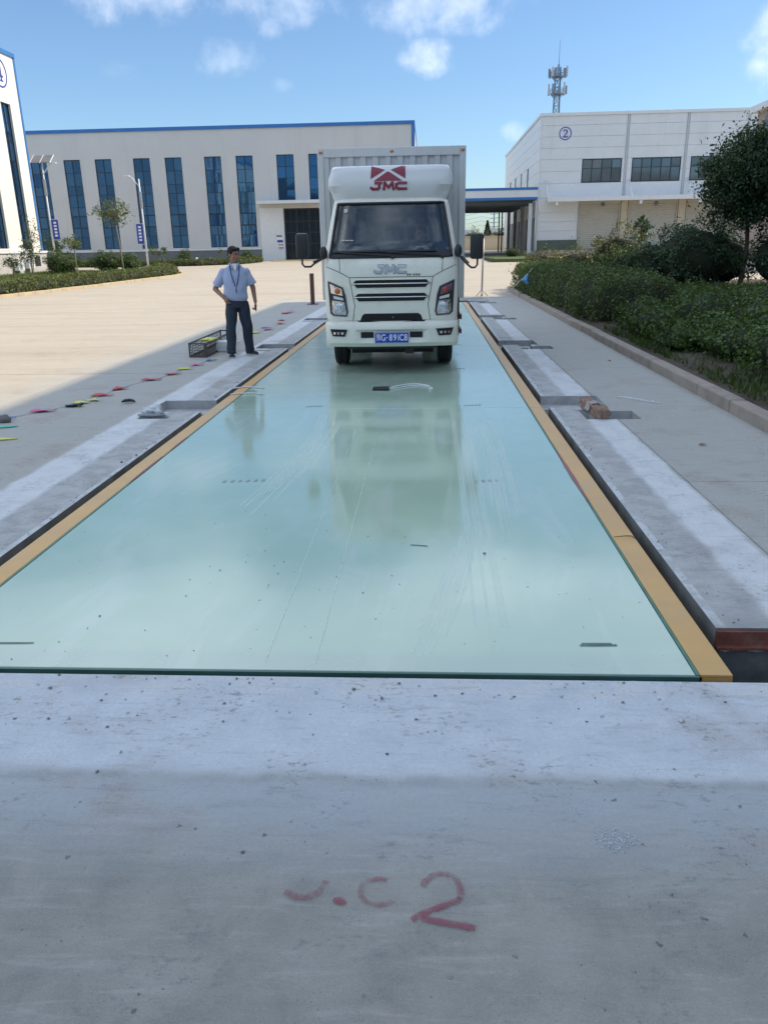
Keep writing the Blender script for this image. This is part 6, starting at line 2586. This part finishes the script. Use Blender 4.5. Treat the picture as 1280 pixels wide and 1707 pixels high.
# ---- the driver behind the windscreen
drv = bpy.data.objects.new('person', None)
COL.objects.link(drv)
DM = truck.matrix_basis @ Matrix.Translation((.42, 1.12, 1.16))
drv.matrix_basis = DM
tag(drv, 'driver in a white shirt behind the windscreen at the steering wheel', 'person')
body = MB(); hair = MB()
zloft(body, [(0, .05, .0, .16, .12), (0, .05, .15, .15, .11), (0, .04, .32, .165, .105), (0, .03, .44, .16, .09), (0, .02, .50, .09, .06)])
seg(body, (0, .02, .48), (0, .0, .60), .054, .052)
hd_ = Matrix.Rotation(R(-8), 3, 'Z')
P = head(body, (-.02, -.01, .665), hd_, hair)
for s, wr in ((-1, (-.19, -.42, .44)), (1, (.12, -.40, .50))):
    seg(body, (s * .175, .03, .43), (s * .27, -.14, .24), .046, .036)
    seg(body, (s * .27, -.14, .24), wr, .036, .026)
    hand(body, wr, (-.05 * s, -.85, .35), (-s * .2, -.2, -.9), 1., 1.0, -s)
for s in (-1, 1):
    seg(body, (s * .09, .04, .0), (s * .14, -.42, .05), .08, .055)
    seg(body, (s * .14, -.42, .05), (s * .14, -.50, -.34), .05, .04)
remesh(body, 'body', M['skin'], drv, .008, 2)
remesh(hair, 'hair', M['hair'], drv, .008, 1)
face_bits(P, hd_, drv)
sh_ = MB()
zloft(sh_, [(0, .05, -.02, .178, .135), (0, .05, .15, .175, .13), (0, .04, .32, .19, .125), (0, .03, .43, .18, .105), (0, .025, .48, .11, .078), (0, .02, .51, .075, .062)])
for s in (-1, 1):
    a, b = Vector((s * .175, .03, .43)), Vector((s * .27, -.14, .24))
    sh_.ell(a, (.065, .065, .06), 12, 8)
    sh_.tube([a, a.lerp(b, .85)], [.064, .070], 12)
remesh(sh_, 'shirt', M['shirt_white'], drv, .009, 2, .004, 7)
tr_ = MB()
for s in (-1, 1):
    tr_.tube([(s * .08, .08, .0), (s * .14, -.42, .05)], [.10, .075], 12)
    tr_.tube([(s * .14, -.42, .06), (s * .14, -.50, -.32)], [.07, .06], 12)
remesh(tr_, 'trousers', M['trousers'], drv, .010, 2)

# ---------------------------------------------------------------- small things around the pit
# long wire cage lying on the slab
cg = empty('wire_cage', (-3.85, 13.75, 0), 'long rusty wire cage lying on the concrete beside the man', 'cage')
A0, A1 = Vector((-3.90, 12.70, 0)), Vector((-3.62, 12.66, 0))
dv = Vector((-.03, 2.15, 0)); H_ = .235
def cage_pt(s, t, z):
    return A0.lerp(A1, s) + dv * t + Vector((0, 0, z))
mb = MB()
for t in (0, 1):
    for s in (0, 1):
        mb.bar(cage_pt(s, t, 0), cage_pt(s, t, H_), .022)
    for z in (.012, H_ - .012):
        mb.bar(cage_pt(0, t, z), cage_pt(1, t, z), .02)
for s in (0, 1):
    for z in (.012, H_ - .012):
        mb.bar(cage_pt(s, 0, z), cage_pt(s, 1, z), .02)
mb.bar(cage_pt(1, 0, 0), cage_pt(1, 0, H_), .042)
loc2 = lambda root, mb, name, mat, smooth=False: mb.build(name, mat, root, smooth=smooth)
loc2(cg, mb, 'frame', M['cage'])
mb = MB()
for q in range(5):
    z = .03 + q * .042
    mb.bar(cage_pt(0, 0, z), cage_pt(1, 0, z), .007)
    for s in (0, 1):
        mb.bar(cage_pt(s, 0, z), cage_pt(s, 1, z), .007)
for q in range(6):
    mb.bar(cage_pt(q / 5, 0, .0), cage_pt(q / 5, 0, H_), .007)
    mb.bar(cage_pt(q / 5, 0, .008), cage_pt(q / 5, 1, .008), .006)
for q in range(23):
    for s in (0, 1):
        mb.bar(cage_pt(s, q / 22, 0), cage_pt(s, q / 22, H_), .007)
    mb.bar(cage_pt(0, q / 22, .006), cage_pt(1, q / 22, .006), .006)
tag(loc2(cg, mb, 'wire_mesh', M['cage']), kind='stuff')
mb = MB()
mb.box(-3.80, -3.60, 12.95, 13.40, .225, .250, .008)
mb.box(-3.78, -3.66, 12.93, 13.10, .2505, .262, .005)
tag(mb.build('folded_flag', M['f_yellow'], smooth=True), 'yellow green folded flag cloth lying on the wire cage', 'cloth')
mb = MB()
bm = bmesh.new()
bmesh.ops.create_cube(bm, size=1)
bmesh.ops.subdivide_edges(bm, edges=bm.edges[:], cuts=5, use_grid_fill=True)
for v in bm.verts:
    p = v.co.copy()
    k_ = 1 - .12 * (abs(p.x) + abs(p.y)) * (p.z > .3)
    v.co = Vector((p.x * .25 * k_ - 3.515, p.y * .30 * k_ + 13.52, (p.z + .5) * .17 + .002)) + Vector((math.sin(p.z * 9 + p.y * 5) * .006, math.sin(p.x * 8) * .008, math.sin(p.x * 11 + p.y * 7) * .006 * (p.z > 0)))
mb.bm(bm)
tag(mb.build('foam_block', M['foam'], smooth=True), 'white foam pack between the wire cage and the man', 'package')

# bunting: a cord with pennants lying on the slab
def bunting(label, pts, flags, fl_size=.19):
    root = empty('bunting', (pts[0][0], pts[0][1], 0), label, 'bunting')
    mb = MB()
    P3 = [(x, y, .006 + .002 * math.sin(i * 1.7)) for i, (x, y) in enumerate(pts)]
    mb.tube(P3, .0045, 5)
    mb.build('cord', M['cord'], root)
    for (x, y, ang, col, L, w) in flags:
        a = R(ang)
        d = Vector((math.cos(a), math.sin(a), 0)); n = Vector((-d.y, d.x, 0))
        b = Vector((x, y, .010))
        v, f = [], []
        m_ = 5
        for i in range(m_ + 1):
            t = i / m_
            for k in (-1, 0, 1):
                p = b + d * (L * t) + n * (k * w / 2 * (1 - t * .96))
                p.z += .014 * abs(math.sin(t * 3.1 + x * 7 + k)) * (1 - .3 * abs(k)) + .003
                v.append(p)
        for i in range(m_):
            for k in (0, 1):
                c = i * 3 + k
                f.append((c, c + 1, c + 4, c + 3))
        mb = MB(); mb.add(v, f)
        o = mb.build('pennant', M['f_' + col], root, smooth=True)
        so = o.modifiers.new('s', 'SOLIDIFY'); so.thickness = .0015
    return root


bunting('string of coloured pennants lying along the left slab from the picture edge to the cage',
        [(-4.75, 7.1), (-4.55, 7.75), (-4.32, 8.15), (-4.16, 8.45), (-4.05, 8.80), (-3.97, 9.25), (-3.98, 9.75), (-3.84, 10.15), (-3.70, 10.55), (-3.62, 11.0), (-3.57, 11.5), (-3.50, 12.1), (-3.46, 12.5)],
        [(-4.62, 7.85, 8, 'blue', .26, .20), (-4.36, 8.24, 5, 'pink', .27, .20), (-4.10, 8.72, 0, 'yellow', .20, .20), (-3.98, 8.90, -25, 'yellow', .16, .16), (-4.08, 9.20, 5, 'red', .26, .22), (-3.99, 9.66, 8, 'red', .18, .26),
         (-3.86, 10.36, 0, 'red', .26, .20), (-3.70, 10.84, 0, 'red', .22, .20), (-3.68, 11.34, 0, 'yellow', .22, .20), (-3.60, 11.75, -4, 'pink', .20, .16), (-3.50, 12.25, 4, 'blue', .17, .16)])
bunting('tangled end of the pennant string lying on the slab behind the man',
        [(-3.55, 13.9), (-3.62, 15.2), (-3.64, 16.4), (-3.55, 17.0), (-3.46, 18.4), (-3.60, 19.3), (-3.8, 20.6), (-3.95, 21.7), (-3.85, 23.2)],
        [(-3.70, 16.5, 5, 'yellow', .2, .45), (-3.55, 17.15, 0, 'pink', .2, .35), (-3.52, 18.5, 8, 'red', .18, .4), (-3.66, 19.4, 0, 'red', .17, .4), (-3.98, 21.6, 8, 'red', .3, .5), (-3.9, 22.0, 4, 'pink', .2, .4), (-3.72, 17.6, 0, 'sky', .22, .3)])
for (x, y, ang, col, lb) in ((-4.42, 7.42, 12, 'green', 'loose green pennant at the left picture edge by the grey stone'), (-4.15, 6.90, 8, 'yellow', 'loose yellow pennant nearest the camera at the left picture edge')):
    a = R(ang)
    mb = MB()
    mb.prism([(x, y - .07), (x + .30 * math.cos(a), y + .30 * math.sin(a)), (x - .02, y + .09)], .012, .005, lambda u, v, d: (u, v, d))
    tag(mb.build('pennant', M['f_' + col]), lb, 'pennant')

mb = MB()
mb.tube([(-3.53, 8.70, .02), (-3.50, 8.72, .030), (-3.45, 8.75, .032), (-3.41, 8.75, .026), (-3.38, 8.73, .018)], [.010, .026, .028, .022, .010], 8, flat=.7)
tag(mb.build('rubber_offcut', M['dark'], smooth=True), 'curved black rubber offcut lying on the left slab', 'offcut')
gl = MB()
base = Vector((-4.03, 8.52, .016))
gl.tube([base + Vector((-.07, -.02, 0)), base, base + Vector((.055, .02, .004))], [.026, .036, .030], 10, flat=.5)
for q in range(4):
    b = base + Vector((.05, .02 - .018 * q + .03, .004))
    gl.tube([b, b + Vector((.035, .012 - .008 * q, .012)), b + Vector((.06, .004 - .012 * q, .002))], [.011, .011, .008], 6)
gl.tube([base + Vector((.0, -.02, 0)), base + Vector((.03, -.055, .008))], [.012, .009], 6)
tag(gl.build('work_glove', M['dark'], smooth=True), 'dark crumpled work glove beside the pink pennant', 'glove')
mb = MB()
bm = bmesh.new()
bmesh.ops.create_icosphere(bm, subdivisions=3, radius=1)
for v in bm.verts:
    k_ = 1 + .14 * math.sin(v.co.x * 4 + 1) * math.sin(v.co.y * 5) + .07 * math.sin(v.co.z * 9)
    v.co = Vector((v.co.x * .075 * k_ - 4.40, v.co.y * .055 * k_ + 7.72, max(-.03, v.co.z * .045 * k_) + .03))
mb.bm(bm)
tag(mb.build('stone', M['stone'], smooth=True), 'grey stone on the slab at the left picture edge', 'stone')
# crumpled sack and tool by the first left recess
mb = MB()
bm = bmesh.new()
bmesh.ops.create_icosphere(bm, subdivisions=4, radius=1)
for v in bm.verts:
    p = v.co.copy()
    k_ = 1 + .22 * math.sin(p.x * 5 + p.y * 3) + .16 * math.sin(p.y * 9 + p.z * 4) + .10 * math.sin(p.x * 14 + p.z * 11)
    v.co = Vector((-2.93 + p.x * .11 * k_ + p.z * .03, 8.05 + p.y * .10 * k_, max(-.01, p.z * .085 * k_) + .012))
mb.bm(bm)
tag(mb.build('crumpled_sack', M['film'], smooth=True), 'crumpled pale plastic sack at the corner of the first left recess', 'sack')
mb = MB()
mb.tube([(-3.06, 7.97, .012), (-2.98, 7.93, .020), (-2.86, 7.92, .018), (-2.76, 7.95, .012)], [.012, .018, .016, .008], 8)
mb.tube([(-3.09, 8.02, .010), (-2.95, 7.99, .014), (-2.82, 7.99, .012)], [.008, .012, .008], 8)
tag(mb.build('rag', M['bag_grey'], smooth=True), 'twisted grey rag in front of the crumpled sack', 'rag')

# broken brick wrapped in cloth over the right recess
br_ = MB()
bm = bmesh.new()
bmesh.ops.create_cube(bm, size=1)
bmesh.ops.subdivide_edges(bm, edges=bm.edges[:], cuts=6, use_grid_fill=True)
R1 = Matrix.Translation((1.70, 7.93, .062)) @ Matrix.Rotation(R(-78), 4, 'Z') @ Matrix.Rotation(R(6), 4, 'Y')
for v in bm.verts:
    p = v.co.copy()
    n_ = Vector((math.sin(p.y * 13 + p.z * 7), math.sin(p.x * 11 + p.z * 9), math.sin(p.x * 9 + p.y * 12))) * .008
    v.co = Vector((p.x * .50, p.y * .115, p.z * .10)) + n_
br_.bm(bm, R1)
tag(br_.build('brick', M['brick'], smooth=True), 'rough red brick propped over the first right recess', 'brick')
mb = MB()
bm = bmesh.new()
bmesh.ops.create_grid(bm, x_segments=14, y_segments=18, size=1)
for v in bm.verts:
    p = v.co.copy()
    a = p.y * 1.75
    rad = .078 + .008 * math.sin(p.x * 9 + p.y * 5) + .006 * math.sin(p.y * 11)
    v.co = Vector((p.x * .055 * (1 + .25 * math.sin(p.y * 3)) - .02, rad * math.sin(a), rad * .86 * math.cos(a) - .004))
mb.bm(bm, R1)
cl = mb.build('cloth', M['cloth'], smooth=True)
so = cl.modifiers.new('s', 'SOLIDIFY'); so.thickness = .003
tag(cl, 'dusty cloth strip wrapped round the red brick', 'cloth')

mb = MB()
mb.tube([(2.14, 8.86, .006), (2.22, 8.74, .022), (2.34, 8.62, .020), (2.44, 8.53, .010), (2.52, 8.47, .005)], .0065, 6)
mb.tube([(2.44, 8.53, .010), (2.47, 8.60, .012)], .005, 5)
tag(mb.build('wire', M['cord'], smooth=True), 'bent pale wire on the slab right of the brick', 'wire')
# cable with a dark plug lying on the deck in front of the truck
cb = empty('cable', (-.5, 9.5, 0), 'white cable with flat black connector lying on the deck before the truck', 'cable')
mb = MB()
mb.box(-.675, -.47, 9.42, 9.58, .002, .026, .006)
loc2(cb, mb, 'connector', M['dark'])
mb = MB()
mb.tube([(-.47, 9.50, .012), (-.40, 9.66, .012), (-.26, 9.82, .008), (-.12, 9.84, .008), (.0, 9.72, .008), (.06, 9.50, .008), (.02, 9.36, .008)], .010, 6)
mb.tube([(-.47, 9.47, .012), (-.38, 9.56, .010), (-.22, 9.70, .008), (-.08, 9.74, .008), (.03, 9.62, .008)], .007, 6)
loc2(cb, mb, 'lead', M['cord'], True)
mb = MB()
mb.tube([(-2.44, 9.63, .010), (-2.30, 9.70, .012), (-2.15, 9.68, .010), (-2.06, 9.62, .008)], .010, 6)
mb.tube([(-2.38, 9.20, .010), (-2.25, 9.24, .012), (-2.10, 9.26, .010), (-1.98, 9.18, .008)], .009, 6)
tag(mb.build('cable', M['cord'], smooth=True), 'two short white cable ends crossing the left side beam', 'cable')

# brown steel post with base plate beyond the man
pp = empty('steel_post', (-3.63, 25.2, 0), 'short brown steel post on a base plate left of the truck', 'post')
mb = MB()
mb.box(-3.69, -3.57, 25.14, 25.26, .012, .94, .006)
mb.build('post_tube', M['brownpost'], pp)
mb = MB()
mb.box(-3.80, -3.46, 25.03, 25.37, .0, .0118)
mb.build('base_plate', M['brownpost'], pp)
mb = MB()
for sx in (-1, 1):
    for sy in (-1, 1):
        mb.tube([(-3.63 + sx * .13, 25.2 + sy * .13, .012), (-3.63 + sx * .13, 25.2 + sy * .13, .04)], .018, 6)
mb.build('bolt', M['galv'], pp)
# thin pole on a tripod foot by the right bed corner
fp = empty('flag_pole', (1.88, 28.2, 0), 'thin grey pole on small tripod foot right of the truck', 'pole')
mb = MB()
mb.tube([(1.88, 28.2, .0), (1.90, 28.2, 1.90)], [.035, .028], 8)
mb.build('pole', M['galv'], fp, smooth=True)
mb = MB()
for a in (20, 140, 260):
    mb.tube([(1.88, 28.2, .22), (1.88 + .22 * math.cos(R(a)), 28.2 + .22 * math.sin(R(a)), .01)], .014, 6)
mb.build('tripod_foot', M['galv'], fp, smooth=True)
# light blue pennant hanging in the hedge
pn = empty('pennant', (3.18, 26.8, .2), 'light blue pennant hanging on a cord at the far end of the clipped hedge', 'pennant')
mb = MB()
v = [(3.06, 26.75, .60), (3.30, 26.75, .80), (3.42, 26.7, .30), (3.24, 26.68, .55)]
mb.add([(3.05, 26.7, .58), (3.26, 26.66, .78), (3.40, 26.7, .34), (3.22, 26.62, .58)], [(0, 1, 3), (0, 3, 2), (3, 1, 2)])
o = mb.build('flag', M['f_sky'], pn)
so = o.modifiers.new('s', 'SOLIDIFY'); so.thickness = .004
mb = MB()
mb.tube([(2.78, 26.8, .30), (3.05, 26.72, .58), (3.26, 26.68, .78), (3.42, 26.8, .95)], .007, 5)
mb.build('cord', M['cord'], pn)

# crumbs of mortar and grit strewn along the slab edges and over the apron
def crumbs(name, n, fn, mat, label, s0=.002, s1=.007):
    mb = MB()
    for q in range(n):
        x, y, z = fn()
        r_ = random.uniform(s0, s1) * (1 + 1.2 * (random.random() < .06))
        a = [random.uniform(.6, 1.3) * r_ for _ in range(6)]
        mb.add([(x + a[0], y, z + r_ * .4), (x - a[1], y, z + r_ * .4), (x, y + a[2], z + r_ * .4), (x, y - a[3], z + r_ * .4), (x + r_ * .2, y, z + r_ * 1.1), (x, y, z - .001)],
               [(0, 2, 4), (2, 1, 4), (1, 3, 4), (3, 0, 4), (2, 0, 5), (1, 2, 5), (3, 1, 5), (0, 3, 5)])
    tag(mb.build(name, mat, origin=(0, 0, 0)), label, 'debris', kind='stuff')


M['crumb'] = mk('crumb', (.20, .205, .20), .95, var=.5, scale=90)
M['crumb_pale'] = mk('crumb_pale', (.50, .51, .50), .95, var=.3, scale=90)
def edge_pt():
    s = random.random()
    if s < .4:
        return (1.31 + abs(random.gauss(0, .07)), random.uniform(3.25, 12), 0)
    if s < .7:
        return (-2.47 - abs(random.gauss(0, .07)), random.uniform(4, 12), 0)
    return (random.uniform(-1.9, 1.2), 2.735 - abs(random.gauss(0, .22)), 0)
crumbs('concrete_crumbs', 150, edge_pt, M['crumb'], 'grey concrete crumbs strewn along the edges of the pit', .003, .009)
crumbs('concrete_crumbs', 240, edge_pt, M['crumb_pale'], 'pale mortar crumbs strewn along the edges of the pit', .002, .008)
cl_ = [(random.uniform(-1.2, 1.2), random.uniform(1.3, 2.7)) for _ in range(16)]
def apr_pt():
    if random.random() < .5:
        c = random.choice(cl_)
        return (c[0] + random.gauss(0, .05), c[1] + random.gauss(0, .03), 0)
    return (random.uniform(-1.7, 1.4), random.uniform(1.0, 2.7), 0)
crumbs('grit', 130, apr_pt, M['crumb'], 'fine dark grit scattered over the near apron', .001, .0035)
crumbs('deck_grit', 110, lambda: (random.uniform(-2.2, 1.05), 2.85 + abs(random.gauss(0, 1.4)), .001), M['beam'], 'tiny dark specks of grit on the near part of the green deck', .0015, .005)
tw_ = MB()
tw_.tube([(1.10, 4.36, .006), (1.16, 4.35, .016), (1.205, 4.36, .012), (1.225, 4.33, .004)], [.002, .003, .0035, .002], 5)
tag(tw_.build('twig', M['bark'], smooth=True), 'short dark twig lying on the right ochre side beam', 'twig')
# a dry leaf or two blown on the slabs
for (x, y, a, lb) in ((2.35, 6.6, .4, 'dry brown leaf on the right slab, nearer the camera'), (2.7, 11.8, 1.9, 'dry brown leaf on the right slab, beyond the brick')):
    mb = MB()
    c, s = math.cos(a), math.sin(a)
    P_ = lambda u, v, z: (x + u * c - v * s, y + u * s + v * c, z)
    mb.add([P_(-.05, 0, .012), P_(0, .022, .018), P_(.05, 0, .010), P_(0, -.022, .016), P_(0, 0, .006)], [(0, 4, 1), (1, 4, 2), (2, 4, 3), (3, 4, 0)])
    tag(mb.build('dry_leaf', M['brick']), lb, 'leaf')
